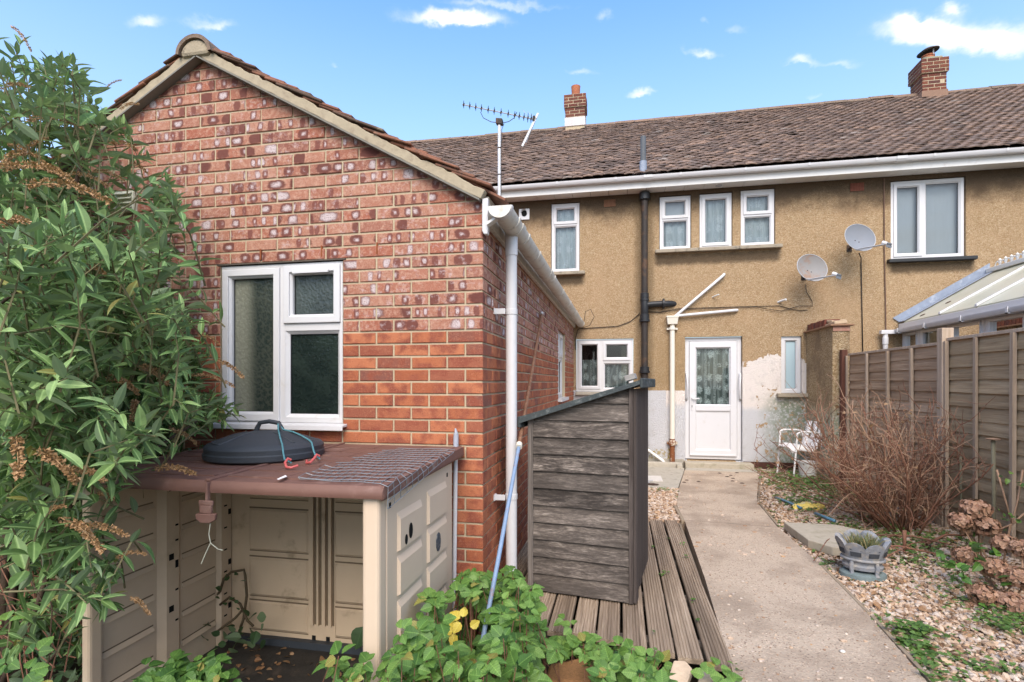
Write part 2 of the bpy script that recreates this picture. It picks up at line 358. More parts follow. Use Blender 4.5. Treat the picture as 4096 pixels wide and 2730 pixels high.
def m_concrete_path():
    m, t, b = mat('exposed_concrete'); p = t.pos()
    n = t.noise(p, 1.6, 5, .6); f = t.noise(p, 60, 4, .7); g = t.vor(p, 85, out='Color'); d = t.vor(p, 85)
    ga, gb, gc = t.xyz(g)
    agg = t.mix(ga, (.32,.225,.16), (.64,.505,.38)); base = t.mix(f, (.38,.29,.21), (.57,.465,.35))
    c = t.mix(t.m('MULTIPLY', t.m('GREATER_THAN', gb, .45), t.m('SUBTRACT', 1, t.sm(d, .3, .55))), base, agg)
    c = t.mix(t.m('MULTIPLY', t.m('GREATER_THAN', gc, .92), t.m('SUBTRACT', 1, t.sm(d, .2, .45))), c, (.17,.115,.08))
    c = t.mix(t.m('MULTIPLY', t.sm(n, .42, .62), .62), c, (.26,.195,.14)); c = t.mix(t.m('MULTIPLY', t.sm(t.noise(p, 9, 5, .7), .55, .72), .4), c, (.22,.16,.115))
    _, y, _ = t.xyz(p)
    px, py, _ = t.xyz(p)
    crack = t.m('ABSOLUTE', t.m('SUBTRACT', t.m('ADD', py, t.m('ADD', t.m('MULTIPLY', px, .12), t.m('MULTIPLY', t.noise(p, 5, 3, .6), .10))), 5.62))       # pour joint across the slab
    c = t.mix(t.m('MULTIPLY', t.m('SUBTRACT', 1, t.sm(crack, .004, .016)), .40), c, (.10,.075,.05))
    hair = t.vor(t.vm('ADD', p, t.vm('SCALE', t.noise(p, 3, 3, .6, col=True), sc=.35)), .75, feature='DISTANCE_TO_EDGE')
    c = t.mix(t.m('MULTIPLY', t.m('SUBTRACT', 1, t.sm(hair, .0012, .005)), .16), c, (.13,.10,.07))
    setp(t, b, c, .92, t.bump(t.m('ADD', f, t.m('MULTIPLY', d, -.6)), .8, .006), .25); return m
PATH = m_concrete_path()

def m_wood(name, stuff, axis, cols, knots=.5, scale=1., bump=.7, contrast=1.):
    """weathered timber: grain stretched along axis (0 X, 1 Y, 2 Z) of world space, offset piece by piece"""
    m, t, b = mat(name); r = t.rnd(stuff); p = t.pos(); x, y, z = t.xyz(p); off = t.m('MULTIPLY', r, 43.)
    k = [38*scale]*3; k[axis] = 1.1*scale
    vec = t.comb(t.m('MULTIPLY', t.m('ADD', x, off), k[0]), t.m('MULTIPLY', t.m('ADD', y, off), k[1]), t.m('MULTIPLY', t.m('ADD', z, off), k[2]))
    g = t.noise(vec, 1, 5, .65, .6); g2 = t.noise(vec, 4.5, 3, .7, .2); big = t.noise(vec, .22, 3, .6, .4)
    c = t.ramp(t.m('ADD', t.m('MULTIPLY', g, .62), t.m('MULTIPLY', g2, .38)), [(.30, cols[0]), (.46, cols[1]), (.56, cols[2]), (.70, cols[3])])
    c = t.mix(t.m('MULTIPLY', t.sm(big, .45, .7), contrast*.7), c, cols[0])
    c = t.mix(t.m('MULTIPLY', r, .35), c, cols[2]); c = t.mix(t.m('MULTIPLY', t.m('FRACT', t.m('MULTIPLY', r, 17.3)), .32), c, cols[0])
    if knots:
        kd = t.vor(t.vm('MULTIPLY', vec, t.comb(.13, .13, .13)), 1)
        c = t.mix(t.m('MULTIPLY', t.m('SUBTRACT', 1, t.sm(kd, .05, .16)), knots), c, cols[0])
    setp(t, b, c, .88, t.bump(t.m('ADD', g, t.m('MULTIPLY', g2, .6)), bump, .005), .25); return m
SHED_COL = [(.018,.015,.013), (.068,.056,.048), (.18,.15,.127), (.52,.45,.38)]
SHED_X = m_wood('weathered_shed_board', False, 0, SHED_COL, .7)
SHED_Z = m_wood('weathered_shed_trim', False, 2, [(.02,.016,.014),(.055,.042,.036),(.10,.08,.07),(.2,.165,.14)], .2)
DECK = m_wood('weathered_decking', False, 1, [(.10,.07,.047),(.29,.215,.148),(.43,.33,.235),(.60,.49,.37)], .4)
FENCE_COL = [(.19,.115,.065),(.40,.275,.175),(.52,.375,.25),(.68,.53,.39)]
FENCE_A = m_wood('fence_slat_wood', False, 1, FENCE_COL, .6, .8)
FENCE_B = m_wood('greener_fence_slat_wood', False, 1, [(.18,.125,.07),(.36,.26,.155),(.47,.355,.22),(.60,.48,.32)], .6, .8)
FENCE_POST = m_wood('fence_post_wood', False, 2, [(.26,.185,.125),(.42,.32,.23),(.52,.41,.31),(.64,.54,.43)], .3, .8)
EDGE_WOOD = m_wood('edging_wood', False, 1, [(.13,.095,.065),(.25,.19,.13),(.33,.26,.18),(.42,.34,.25)], .2)
POLE_WOOD = m_wood('bamboo_brown', False, 2, [(.11,.05,.03),(.22,.11,.065),(.30,.165,.10),(.40,.25,.17)], 0, .8)
BLOCK_WOOD = m_wood('grey_timber', False, 0, [(.16,.15,.14),(.28,.26,.24),(.36,.34,.31),(.46,.44,.41)], .2)

def m_tile(name, stuff, cols, moss=.35):
    m, t, b = mat(name); r = t.rnd(stuff); p = t.pos(); r2 = t.m('FRACT', t.m('MULTIPLY', r, 53.1))
    c = t.ramp(r, [(i/(len(cols)-1), k) for i, k in enumerate(cols)])
    n = t.noise(p, 25, 4, .6); c = t.mix(t.m('MULTIPLY', t.sm(n, .45, .7), .6), c, (.085,.065,.055))
    c = t.mix(t.m('MULTIPLY', t.sm(t.noise(p, 9, 4, .7), .58, .75), moss), c, (.26,.225,.16))
    c = t.mix(t.m('MULTIPLY', t.m('GREATER_THAN', r2, .985), .5), c, (.36,.32,.28))
    setp(t, b, c, .92, t.bump(t.noise(p, 120, 3, .6), .5, .004), .2); return m
ROOF_COLS = [(.10,.074,.062), (.17,.115,.090), (.215,.15,.115), (.135,.102,.086), (.27,.185,.14), (.18,.135,.112), (.34,.225,.16)]
TILE = (m_tile('clay_roof_tile', False, ROOF_COLS), m_tile('clay_roof_tile_mass', True, ROOF_COLS))
EXT_TILE = m_tile('mossy_red_tile', False, [(.12,.08,.06), (.22,.105,.07), (.29,.125,.075), (.15,.10,.075)], .8)
RIDGE = m_tile('ridge_tile', False, [(.20,.15,.11), (.26,.17,.12), (.17,.13,.10)], .8)
CHIM = m_tile('old_dark_brick', False, [(.12,.04,.03), (.17,.055,.035), (.21,.075,.045), (.10,.045,.04)], .15)

def m_render_wall():
    """pebbledash with soot under the eaves and an old painted plinth"""
    m, t, b = mat('pebbledash_wall'); p = t.pos(); x, y, z = t.xyz(p)
    peb = t.vor(p, 95); pc = t.vor(p, 95, out='Color'); pa, pb, pcx = t.xyz(pc)
    n = t.noise(p, 1.3, 5, .62); n2 = t.noise(p, 7, 5, .65); n3 = t.noise(p, 30, 4, .65)
    c = t.ramp(pa, [(0, (.29,.19,.098)), (.4, (.385,.265,.148)), (.75, (.44,.31,.18)), (1, (.53,.41,.265))])
    c = t.mix(t.m('MULTIPLY', t.sm(n, .4, .72), .45), c, (.46,.305,.175)); c = t.mix(t.m('MULTIPLY', t.sm(n2, .5, .75), .35), c, (.28,.17,.078))
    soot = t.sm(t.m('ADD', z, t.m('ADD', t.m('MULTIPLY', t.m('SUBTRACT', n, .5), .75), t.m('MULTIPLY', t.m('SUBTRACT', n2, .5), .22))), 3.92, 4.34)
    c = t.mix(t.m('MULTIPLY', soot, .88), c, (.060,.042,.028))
    def patch(x0, x1, z0, z1, soft, amt, col, c):
        wz = t.m('ADD', z, t.m('MULTIPLY', t.m('SUBTRACT', n2, .5), soft)); wx = t.m('ADD', x, t.m('MULTIPLY', t.m('SUBTRACT', n2, .5), soft))
        k = t.m('MULTIPLY', t.m('MULTIPLY', t.sm(wx, x0-soft*.5, x0+soft*.5), t.m('SUBTRACT', 1, t.sm(wx, x1-soft*.5, x1+soft*.5))),
                t.m('MULTIPLY', t.sm(wz, z0-soft*.5, z0+soft*.5), t.m('SUBTRACT', 1, t.sm(wz, z1-soft*.5, z1+soft*.5))))
        return t.mix(t.m('MULTIPLY', k, amt), c, col)
    for (x0, x1, z1) in ((.55, 2.45, 3.42), (-1.15, -.63, 3.15), (4.0, 5.1, 3.15)):        # drip stains below the sills
        c = patch(x0, x1, z1-.15, z1+.02, .10, .85, (.07,.05,.032), c)
    c = patch(.22, .52, 1.2, 4.5, .10, .55, (.13,.09,.05), c)                                   # damp streak beside the iron pipe
    c = patch(.52, 1.1, 1.2, 2.1, .3, .35, (.27,.185,.085), c)
    # the painted plinth: straight top on one side of the door, a bulging old patch on the other
    zp = t.m('ADD', z, t.m('MULTIPLY', t.m('SUBTRACT', n3, .5), .03))
    left = t.m('MULTIPLY', t.m('LESS_THAN', zp, 1.215), t.m('LESS_THAN', x, 1.05))
    top = t.m('ADD', 1.62, t.m('MULTIPLY', t.m('SINE', t.m('MULTIPLY', t.m('SUBTRACT', x, 1.88), 3.1)), .16))
    top = t.m('ADD', top, t.m('ADD', t.m('MULTIPLY', t.m('SUBTRACT', n2, .5), .34), t.m('MULTIPLY', t.m('SUBTRACT', n3, .5), .12)))
    right = t.m('MULTIPLY', t.m('LESS_THAN', z, top), t.m('GREATER_THAN', x, 1.8))
    paint = t.m('MAXIMUM', left, right)
    flake = t.m('MULTIPLY', t.sm(t.m('ADD', n2, t.m('MULTIPLY', t.m('SUBTRACT', n3, .5), .3)), .58, .62), t.m('MULTIPLY', t.m('GREATER_THAN', x, 2.1), t.m('LESS_THAN', z, 1.3)))
    upper = t.m('MULTIPLY', t.sm(t.m('ADD', z, t.m('MULTIPLY', t.m('SUBTRACT', n, .5), .5)), .88, 1.02), t.m('GREATER_THAN', x, .72))
    pc1 = t.mix(upper, (.56,.555,.56), (.74,.67,.61))
    pc1 = t.mix(t.m('MULTIPLY', t.sm(n2, .5, .7), .35), pc1, (.43,.40,.37))
    alg = t.m('MULTIPLY', t.sm(t.m('ADD', x, t.m('MULTIPLY', n, .6)), 2.38, 2.85), t.m('SUBTRACT', 1, t.sm(z, 1.0, 1.25)))
    pc1 = t.mix(t.m('MULTIPLY', alg, t.m('MULTIPLY', t.sm(n3, .3, .55), .9)), pc1, (.19,.225,.145))
    yel = t.m('MULTIPLY', t.m('LESS_THAN', t.m('ADD', z, t.m('MULTIPLY', n2, .3)), .40), t.m('LESS_THAN', x, .86))
    pc1 = t.mix(t.m('MULTIPLY', yel, t.sm(n3, .4, .6)), pc1, (.36,.27,.09))
    c = t.mix(t.m('MULTIPLY', paint, t.m('SUBTRACT', 1, flake)), c, pc1)
    h = t.m('ADD', t.m('MULTIPLY', peb, -1.0), t.m('MULTIPLY', n3, .5))
    setp(t, b, c, .95, t.bump(h, 1.0, .010), .2); return m
RENDER = m_render_wall()
def m_stub_wall():
    m, t, b = mat('worn_render'); p = t.pos(); x, y, z = t.xyz(p); pa, _, _ = t.xyz(t.vor(p, 75, out='Color')); n = t.noise(p, 2.2, 5, .65); n3 = t.noise(p, 30, 4, .65)
    c = t.ramp(pa, [(0, (.22,.145,.07)), (.5, (.33,.235,.13)), (1, (.46,.36,.23))]); c = t.mix(t.sm(n, .42, .7), c, (.20,.14,.085))
    low = t.m('SUBTRACT', 1, t.sm(t.m('ADD', z, t.m('MULTIPLY', n, .8)), 1.1, 1.5))
    c = t.mix(t.m('MULTIPLY', low, .8), c, t.mix(t.sm(n3, .4, .6), (.44,.43,.36), (.24,.28,.19)))
    setp(t, b, c, .95, t.bump(t.m('ADD', t.m('MULTIPLY', t.vor(p, 75), -1), n3), .9, .01), .2); return m
STUB = m_stub_wall()

def m_glass(name, tint=(.9,.95,.95), rough=0.0, thru=.9):
    """window glass: clear with the reflection of the garden and sky"""
    m = bpy.data.materials.new(name); m.use_nodes = True; m.node_tree.nodes.clear(); t = NT(m.node_tree)
    tr = t.new('ShaderNodeBsdfTransparent'); t.put(tr.inputs[0], tuple(c*thru for c in tint)); gl = t.new('ShaderNodeBsdfGlossy'); gl.inputs['Roughness'].default_value = rough
    fr = t.new('ShaderNodeFresnel'); fr.inputs[0].default_value = 1.5; mx = t.new('ShaderNodeMixShader'); o = t.new('ShaderNodeOutputMaterial')
    t.l.new(t.m('ADD', fr.outputs[0], .03), mx.inputs[0]); t.l.new(tr.outputs[0], mx.inputs[1]); t.l.new(gl.outputs[0], mx.inputs[2]); t.l.new(mx.outputs[0], o.inputs[0]); return m
GLASS = m_glass('window_glass')
def m_obscure(name, a, b_, c_, curtain=None):
    """patterned bathroom glass, dim room and green garden reflection painted into its opaque colour"""
    m, t, b = mat(name); p = t.pos(); x, y, z = t.xyz(p)
    n = t.noise(p, 3.0, 3, .5); v = t.vor(t.vm('ADD', p, t.vm('SCALE', t.noise(p, 40, 2, .5, col=True), sc=.03)), 55, feature='SMOOTH_F1')
    c = t.mix(t.sm(n, .35, .68), a, b_)
    if curtain is not None: c = t.mix(t.m('SUBTRACT', 1, t.sm(t.m('ADD', x, t.m('MULTIPLY', n, .05)), curtain-.07, curtain+.05)), c, c_)
    c_ = tuple(.5*k for k in c_); c = t.mix(t.m('MULTIPLY', t.sm(v, .25, .6), .25), c, c_)
    setp(t, b, c, .16, t.bump(v, .55, .006), .6); return m
OBSC_DARK = m_obscure('obscure_glass_dark', (.008,.014,.013), (.030,.045,.036), (.05,.07,.06))
OBSC_LIGHT = m_obscure('obscure_glass_light', (.022,.032,.028), (.040,.050,.042), (.235,.24,.185), -2.33)
OBSC_GREY = m_obscure('obscure_glass_grey', (.030,.040,.040), (.055,.07,.066), (.2,.23,.22))
FROST = m_simple('frosted_glass', (.38,.50,.54), .3, .06, 3, spec=.5)
BLIND = m_simple('grey_blind', (.58,.60,.63), .8, .05, 3, spec=.2)

def m_lace(name, ground, thread, dens=.5, alpha=.0):
    """net curtain: folds, a flower lace pattern and a bit of see-through mesh"""
    m, t, b = mat(name); p = t.pos(); x, y, z = t.xyz(p)
    fold = t.m('SINE', t.m('ADD', t.m('MULTIPLY', x, 55), t.m('MULTIPLY', t.noise(p, 2.5, 2), 9)))
    rep = t.comb(t.m('ADD', t.m('MULTIPLY', x, 6.5), t.m('MULTIPLY', fold, .05)), 0, t.m('MULTIPLY', z, 5.0))
    fl = t.vor(rep, 1.0, rand=.35); pet = t.m('SINE', t.m('MULTIPLY', t.noise(rep, 6, 3, .6), 26)); nz = t.noise(rep, 10, 4, .6)
    flower = t.m('MULTIPLY', t.m('SUBTRACT', 1, t.sm(t.m('ADD', fl, t.m('MULTIPLY', pet, .07)), .28, .40)), t.sm(nz, .38, .5))
    stripe = t.m('MULTIPLY', t.sm(t.m('ABSOLUTE', t.m('SINE', t.m('MULTIPLY', x, 22))), .86, .95), t.sm(t.noise(rep, 14, 2), .4, .55))
    k = t.m('MAXIMUM', flower, t.m('MAXIMUM', t.m('MULTIPLY', stripe, .75), t.m('MULTIPLY', t.sm(fold, .2, 1), .30)))
    c = t.mix(t.m('MULTIPLY', k, dens), ground, thread)
    setp(t, b, c, .9, t.bump(t.m('ADD', fold, k), .4, .01), .1)
    if alpha:
        hole = t.m('MULTIPLY', t.m('SUBTRACT', 1, k), alpha); t.put(b.inputs['Alpha'], t.m('SUBTRACT', 1, hole))
    return m
LACE_DOOR = m_lace('door_lace', (.22,.27,.25), (.78,.84,.80), 1.0, .35)
LACE_UP = m_lace('bedroom_net', (.52,.58,.60), (.80,.84,.86), .8)
LACE_KIT = m_lace('kitchen_net', (.22,.26,.25), (.66,.72,.70), 1.0, .3)

def m_leaf(name, stuff, cols, back=(.16,.22,.12), rough=.5, vein=0., trans=.3, sick=0.):
    m = bpy.data.materials.new(name); m.use_nodes = True; m.node_tree.nodes.clear(); t = NT(m.node_tree)
    b = t.new('ShaderNodeBsdfPrincipled'); o = t.new('ShaderNodeOutputMaterial'); r = t.rnd(stuff); u, v, _ = t.xyz(t.uv())
    c = t.ramp(r, [(i/(len(cols)-1), k) for i, k in enumerate(cols)])
    n = t.noise(t.pos(), 30, 3, .6); c = t.mix(t.m('MULTIPLY', t.sm(n, .4, .7), .4), c, tuple(k*.6 for k in cols[0]))
    if sick: c = t.mix(t.m('MULTIPLY', t.m('GREATER_THAN', t.m('FRACT', t.m('MULTIPLY', r, 71.3)), 1-sick), .8), c, (.34,.27,.07))
    mid = t.m('SUBTRACT', 1, t.sm(t.m('ABSOLUTE', v), .006, .04)); c = t.mix(t.m('MULTIPLY', mid, .30), c, tuple(min(1, k*1.9) for k in cols[-1]))
    if vein:
        w = t.m('SINE', t.m('MULTIPLY', t.m('SUBTRACT', u, t.m('MULTIPLY', t.m('ABSOLUTE', v), .6)), 44)); c = t.mix(t.m('MULTIPLY', t.sm(w, .5, 1), vein), c, tuple(k*.45 for k in cols[0]))
    bf = t.new('ShaderNodeNewGeometry').outputs['Backfacing']; c = t.mix(t.m('MULTIPLY', bf, .75), c, back)
    setp(t, b, c, rough, None, .35); tl = t.new('ShaderNodeBsdfTranslucent'); t.put(tl.inputs[0], t.mix(.5, c, (.20,.34,.05)))
    mx = t.new('ShaderNodeMixShader'); mx.inputs[0].default_value = trans; t.l.new(b.outputs[0], mx.inputs[1]); t.l.new(tl.outputs[0], mx.inputs[2]); t.l.new(mx.outputs[0], o.inputs[0]); return m
def leafpair(name, cols, **k): return (m_leaf(name, False, cols, **k), m_leaf(name + '_mass', True, cols, **k))
LEAF_BUD = leafpair('buddleia_leaf', [(.060,.115,.038), (.115,.205,.062), (.19,.315,.095), (.33,.47,.18)], back=(.21,.27,.17), sick=.025)
LEAF_BRA = leafpair('bramble_leaf', [(.06,.14,.03), (.11,.225,.045), (.16,.29,.06), (.22,.36,.08)], vein=.45, back=(.2,.3,.14), sick=.03)
LEAF_YEL = m_leaf('yellowed_leaf', False, [(.62,.47,.06), (.70,.55,.10)], vein=.3)
LEAF_IVY_AND_SHADE = leafpair('ivy_and_shade_leaf', [(.020,.045,.020), (.035,.075,.03), (.05,.10,.035)])  # dark ivy tone; also paints the shade on the bush's inner leaves
LEAF_WEED = leafpair('weed_leaf', [(.065,.13,.03), (.115,.21,.05), (.18,.29,.07)])
LEAF_HYD = leafpair('hydrangea_leaf', [(.06,.14,.03), (.11,.24,.05), (.15,.30,.05)], vein=.2)
SPIKE = leafpair('dead_flower_spike', [(.25,.135,.06), (.38,.22,.105), (.52,.33,.17)], back=(.3,.17,.08), trans=.1)
PETAL = leafpair('dried_hydrangea_petal', [(.20,.10,.06), (.33,.19,.12), (.47,.31,.20), (.27,.14,.09)], back=(.30,.17,.12), trans=.15)
DEADLEAF = leafpair('dead_leaf', [(.16,.08,.04), (.28,.15,.07), (.36,.23,.12)], back=(.28,.17,.09), trans=.1)
def m_gravel():
    m, t, b = mat('gravel_stone'); r = t.rnd(True); p = t.pos()
    c = t.ramp(r, [(0, (.22,.13,.08)), (.2, (.40,.25,.15)), (.4, (.52,.38,.265)), (.6, (.60,.47,.36)), (.75, (.42,.35,.30)), (.88, (.68,.59,.49)), (1, (.50,.29,.13))])
    c = t.mix(t.m('MULTIPLY', t.noise(p, 90, 3, .6), .4), c, (.25,.17,.11)); setp(t, b, c, .7, None, .35); return m
GRAVEL = m_gravel()
GRAVEL_BED = m_simple('gravelly_soil', (.20,.145,.10), 1, .5, 50, 1., 90, .1, dirt=(.10,.085,.05), dscale=3)

# ------------------------------------------------------------------ windows and walls
def wall_sheet(mb, axis, c, u0, u1, z0, z1, holes, reveal):
    """a wall plane with openings cut out of it and reveals running back from each opening"""
    us = sorted({u0, u1, *[h[0] for h in holes], *[h[1] for h in holes]}); zs = sorted({z0, z1, *[h[2] for h in holes], *[h[3] for h in holes]})
    P = (lambda u, z, d=0: (u, c + d, z)) if axis == 'y' else (lambda u, z, d=0: (c - d, u, z))
    for a, b in zip(us, us[1:]):
        for e, f in zip(zs, zs[1:]):
            um, zm = (a+b)/2, (e+f)/2
            if not any(h[0] < um < h[1] and h[2] < zm < h[3] for h in holes): mb.quad(P(a,e), P(b,e), P(b,f), P(a,f))
    for h in holes:
        for (a, e), (b, f) in (((h[0],h[2]),(h[1],h[2])), ((h[1],h[2]),(h[1],h[3])), ((h[1],h[3]),(h[0],h[3])), ((h[0],h[3]),(h[0],h[2]))):
            mb.quad(P(a,e), P(b,f), P(b,f,reveal), P(a,e,reveal))

def upvc(parent, x0, x1, z0, z1, y, cells, name='window', xf=None, mat_f=None, label=None, room=.45, fw=.045):
    """cells: (x0, x1, z0, z1, 'fix' or 'sash', glass material or None, curtain material or None, curtain top or None)"""
    mat_f = mat_f or PVC; f = MB(xf); f.ring(x0, x1, z0, z1, fw, y, y+.07)
    for i, a in enumerate(cells):
        for b in cells[i+1:]:
            if a[1] <= b[0] + 1e-6: 
                pass
    w = None
    xs = sorted({round(c[0], 4) for c in cells} | {round(c[1], 4) for c in cells}); 
    # bars: everything inside the frame not covered by a cell
    X0, X1, Z0, Z1 = x0+fw, x1-fw, z0+fw, z1-fw
    us = sorted({X0, X1, *[min(max(c[k], X0), X1) for c in cells for k in (0,1)]}); zs = sorted({Z0, Z1, *[min(max(c[k], Z0), Z1) for c in cells for k in (2,3)]})
    for a, b in zip(us, us[1:]):
        for e, g in zip(zs, zs[1:]):
            if b-a < 1e-4 or g-e < 1e-4: continue
            if not any(c[0] <= (a+b)/2 <= c[1] and c[2] <= (e+g)/2 <= c[3] for c in cells): f.box(a, b, y+.001, y+.069, e, g)
    w = f.build(name, mat_f, parent, bevel=.003 if xf is None else 0)
    if label: w['label'] = label
    for (a, b, e, g, kind, glass, cur, ctop) in cells:
        if kind == 'sash':
            s = MB(xf); s.ring(a, b, e, g, .042, y-.014, y+.05); s.ring(a+.042, b-.042, e+.042, g-.042, .014, y-.006, y+.05, .014); s.build('sash', mat_f, w, bevel=.004 if xf is None else 0); k = .056
        else:
            s = MB(xf); s.ring(a, b, e, g, .020, y+.004, y+.05, .018); s.build('glazing_bead', mat_f, w); k = .020
        gk = MB(xf); gk.ring(a+k-.001, b-k+.001, e+k-.001, g-k+.001, .005, y+.026, y+.03); gk.build('gasket', BLACK_PAINT, w)
        p = MB(xf); p.quad((a+k-.004, y+.034, e+k-.004), (b-k+.004, y+.034, e+k-.004), (b-k+.004, y+.034, g-k+.004), (a+k-.004, y+.034, g-k+.004)); p.build('pane', glass or GLASS, w)
        if cur is not None:
            n = 26; zt = (ctop or g) - .005; c = MB(xf)
            for i in range(n):
                ua, ub = a + (b-a)*i/n, a + (b-a)*(i+1)/n; wv = .08 if cur is BLIND else 1; ya, yb = (y+.10+wv*(.012*math.sin(v*48+e*7)+.006*math.sin(v*111)) for v in (ua, ub))
                c.quad((ua, ya, e), (ub, yb, e), (ub, yb, zt), (ua, ya, zt))
            c.build('net_curtain' if cur is not BLIND else 'blind', cur, w, smooth='all')
    if room:
        r = MB(xf); r.quad((x0,y+room,z0),(x1,y+room,z0),(x1,y+room,z1),(x0,y+room,z1))
        for (p, q) in (((x0,z0),(x1,z0)),((x1,z0),(x1,z1)),((x1,z1),(x0,z1)),((x0,z1),(x0,z0))): r.quad((p[0],y+.071,p[1]),(q[0],y+.071,q[1]),(q[0],y+room,q[1]),(p[0],y+room,p[1]))
        r.build('dark_interior', DARK, w)
    return w

# ------------------------------------------------------------------ the long house
F = 9.15
HX0, HX1 = -6.0, 11.5
house = thing('terraced_house', (2.0, F, 0), 'long pebbledashed two storey terrace with brown tiled roof, white windows and two brick chimneys', 'house')
HOLES = [(-1.18,-.69,3.22,4.41), (.612,1.116,3.515,4.41), (1.24,1.748,3.515,4.41), (1.87,2.383,3.505,4.425), (4.012,5.007,3.205,4.41),
         (-.757,.197,1.185,2.08), (2.47,2.768,1.175,2.072), (1.018,1.898,.085,2.088)]
w = MB(); wall_sheet(w, 'y', F, HX0, HX1, -.3, 4.70, HOLES, .10)
w.quad((HX0,F,-.3),(HX0,F+8.2,-.3),(HX0,F+8.2,4.7),(HX0,F,4.7)); w.quad((HX1,F,-.3),(HX1,F+8.2,-.3),(HX1,F+8.2,4.7),(HX1,F,4.7))
w.add([(HX0,F,4.7),(HX0,F+8.2,4.7),(HX0,13.0,7.45)], [(0,1,2)]); w.add([(HX1,F,4.7),(HX1,F+8.2,4.7),(HX1,13.0,7.45)], [(0,1,2)])
w.build('wall', RENDER, house)
Y = F + .03
upvc(house, -1.172, -.697, 3.227, 4.40, Y, [(-1.135,-.734,4.05,4.365,'sash',None,LACE_UP,None), (-1.127,-.742,3.272,4.02,'fix',None,LACE_UP,None)], label='tall narrow white window beside the brick extension')
for (a, b, zs) in ((.621, 1.107, 4.04), (1.878, 2.375, 4.03)):
    upvc(house, a, b, 3.522, 4.40 if a < 1 else 4.416, Y, [(a+.037,b-.037,zs,4.37,'sash',None,LACE_UP if a > 1 else BLIND,None), (a+.045,b-.045,3.567,zs-.03,'fix',None,LACE_UP,None)])
upvc(house, 1.248, 1.74, 3.522, 4.40, Y, [(1.285,1.703,3.560,4.364,'sash',None,LACE_UP,None)])
upvc(house, 4.02, 4.999, 3.213, 4.40, Y, [(4.06,4.445,3.255,4.36,'sash',None,BLIND,None), (4.49,4.954,3.258,4.355,'fix',None,BLIND,None)], label='wide white window of two lights over a black sill')
upvc(house, -.749, .189, 1.193, 2.07, Y, [(-.712,-.345,1.235,2.035,'sash',None,LACE_KIT,1.74), (-.300,.148,1.715,2.03,'sash',None,None,None), (-.29,.142,1.24,1.675,'fix',None,LACE_KIT,None)], label='white kitchen window with lace half curtains')
upvc(house, 2.477, 2.761, 1.183, 2.065, Y, [(2.530,2.712,1.232,2.018,'fix',FROST,None,None)], room=0, fw=.05, label='tall slim white window with pale blue frosted glass')
for (a, b, z0, z1, d, mt) in ((.544, 1.22, 3.462, 3.518, .09, SILL), (1.223, 1.83, 3.462, 3.518, .09, SILL), (1.833, 2.471, 3.462, 3.518, .09, SILL), (-1.20, -.60, 3.17, 3.225, .09, SILL),
                              (3.955, 5.115, 3.155, 3.208, .09, BLACK_PAINT), (2.40, 2.85, 1.118, 1.178, .10, SILL), (-.757, .20, 1.135, 1.187, .06, CEMENT)):
    s = MB(); s.box(a, b, F-d, F+.05, z0, z1); s.build('window_sill', mt, house, bevel=.008)
# back door
d = MB(); dy = F + .06; d.ring(1.025, 1.891, .10, 2.08, .062, dy, dy+.07); dr = d.build('back_door', PVC, house, bevel=.004, label='white half glazed back door with lace behind the glass')
s = MB(); s.ring(1.092, 1.824, .15, 2.014, .098, dy-.016, dy+.04); s.box(1.19, 1.726, dy-.0155, dy+.039, .885, .975); s.build('sash', PVC, dr, bevel=.006)
s = MB(); s.ring(1.19, 1.726, .975, 1.916, .016, dy-.004, dy+.04, .014); s.build('glazing_bead', PVC, dr)
s = MB(); s.quad((1.2,dy+.03,.985),(1.716,dy+.03,.985),(1.716,dy+.03,1.906),(1.2,dy+.03,1.906)); s.build('pane', GLASS, dr)
s = MB(); s.ring(1.19, 1.726, .248, .885, .018, dy-.006, dy+.04, .01); s.box(1.206, 1.71, dy+.006, dy+.03, .262, .87); s.build('lower_panel', PVC, dr, bevel=.003)
n = 40; c = MB()
for i in range(n):
    ua, ub = 1.19 + .536*i/n, 1.19 + .536*(i+1)/n; ya, yb = (dy+.09+.012*math.sin(v*40)+.006*math.sin(v*97) for v in (ua, ub))
    c.quad((ua,ya,.97),(ub,yb,.97),(ub,yb,1.93),(ua,ya,1.93))
c.build('net_curtain', LACE_DOOR, dr, smooth='all')
c = MB(); c.quad((1.1,dy+.6,.1),(1.8,dy+.6,.1),(1.8,dy+.6,2.0),(1.1,dy+.6,2.0)); c.build('dark_interior', DARK, dr)
s = MB(); s.box(1.118, 1.146, dy-.026, dy-.016, .89, 1.125); s.obox((1.19,dy-.055,1.085), (.055,0,0), (0,.009,0), (0,0,.010)); s.box(1.124,1.14,dy-.055,dy-.026,1.076,1.094); s.build('door_handle', PVC, dr, bevel=.003)
s = MB(); s.box(1.127,1.137,dy-.0275,dy-.026,.94,.975); s.build('keyhole', BLACK_PAINT, dr)
for (hx, sx) in ((1.045, 1), (1.872, -1)):
    s = MB(); s.tube([(hx,dy-.012,1.06),(hx+.004*sx,dy-.05,1.10),(hx+.016*sx,dy-.075,1.28),(hx+.004*sx,dy-.05,1.46),(hx,dy-.012,1.50)], .016, 8); s.build('grab_rail', PVC, dr, smooth='all')
s = MB(); s.box(1.10, 1.82, dy-.03, dy-.016, .155, .182); s.build('weather_bar', PVC, dr, bevel=.004)
# dark bricks at the foot of the wall
s = MB(); s.box(1.91, 2.82, F-.012, F+.02, -.06, .085); s.build('brick_plinth', m_simple('plinth_brick', (.085,.04,.03), .95, .3, 20, .5, 90, .1), house)
s = MB(); s.box(.24, 1.0, F-.010, F+.02, -.06, .095); s.build('plinth', CEMENT, house)

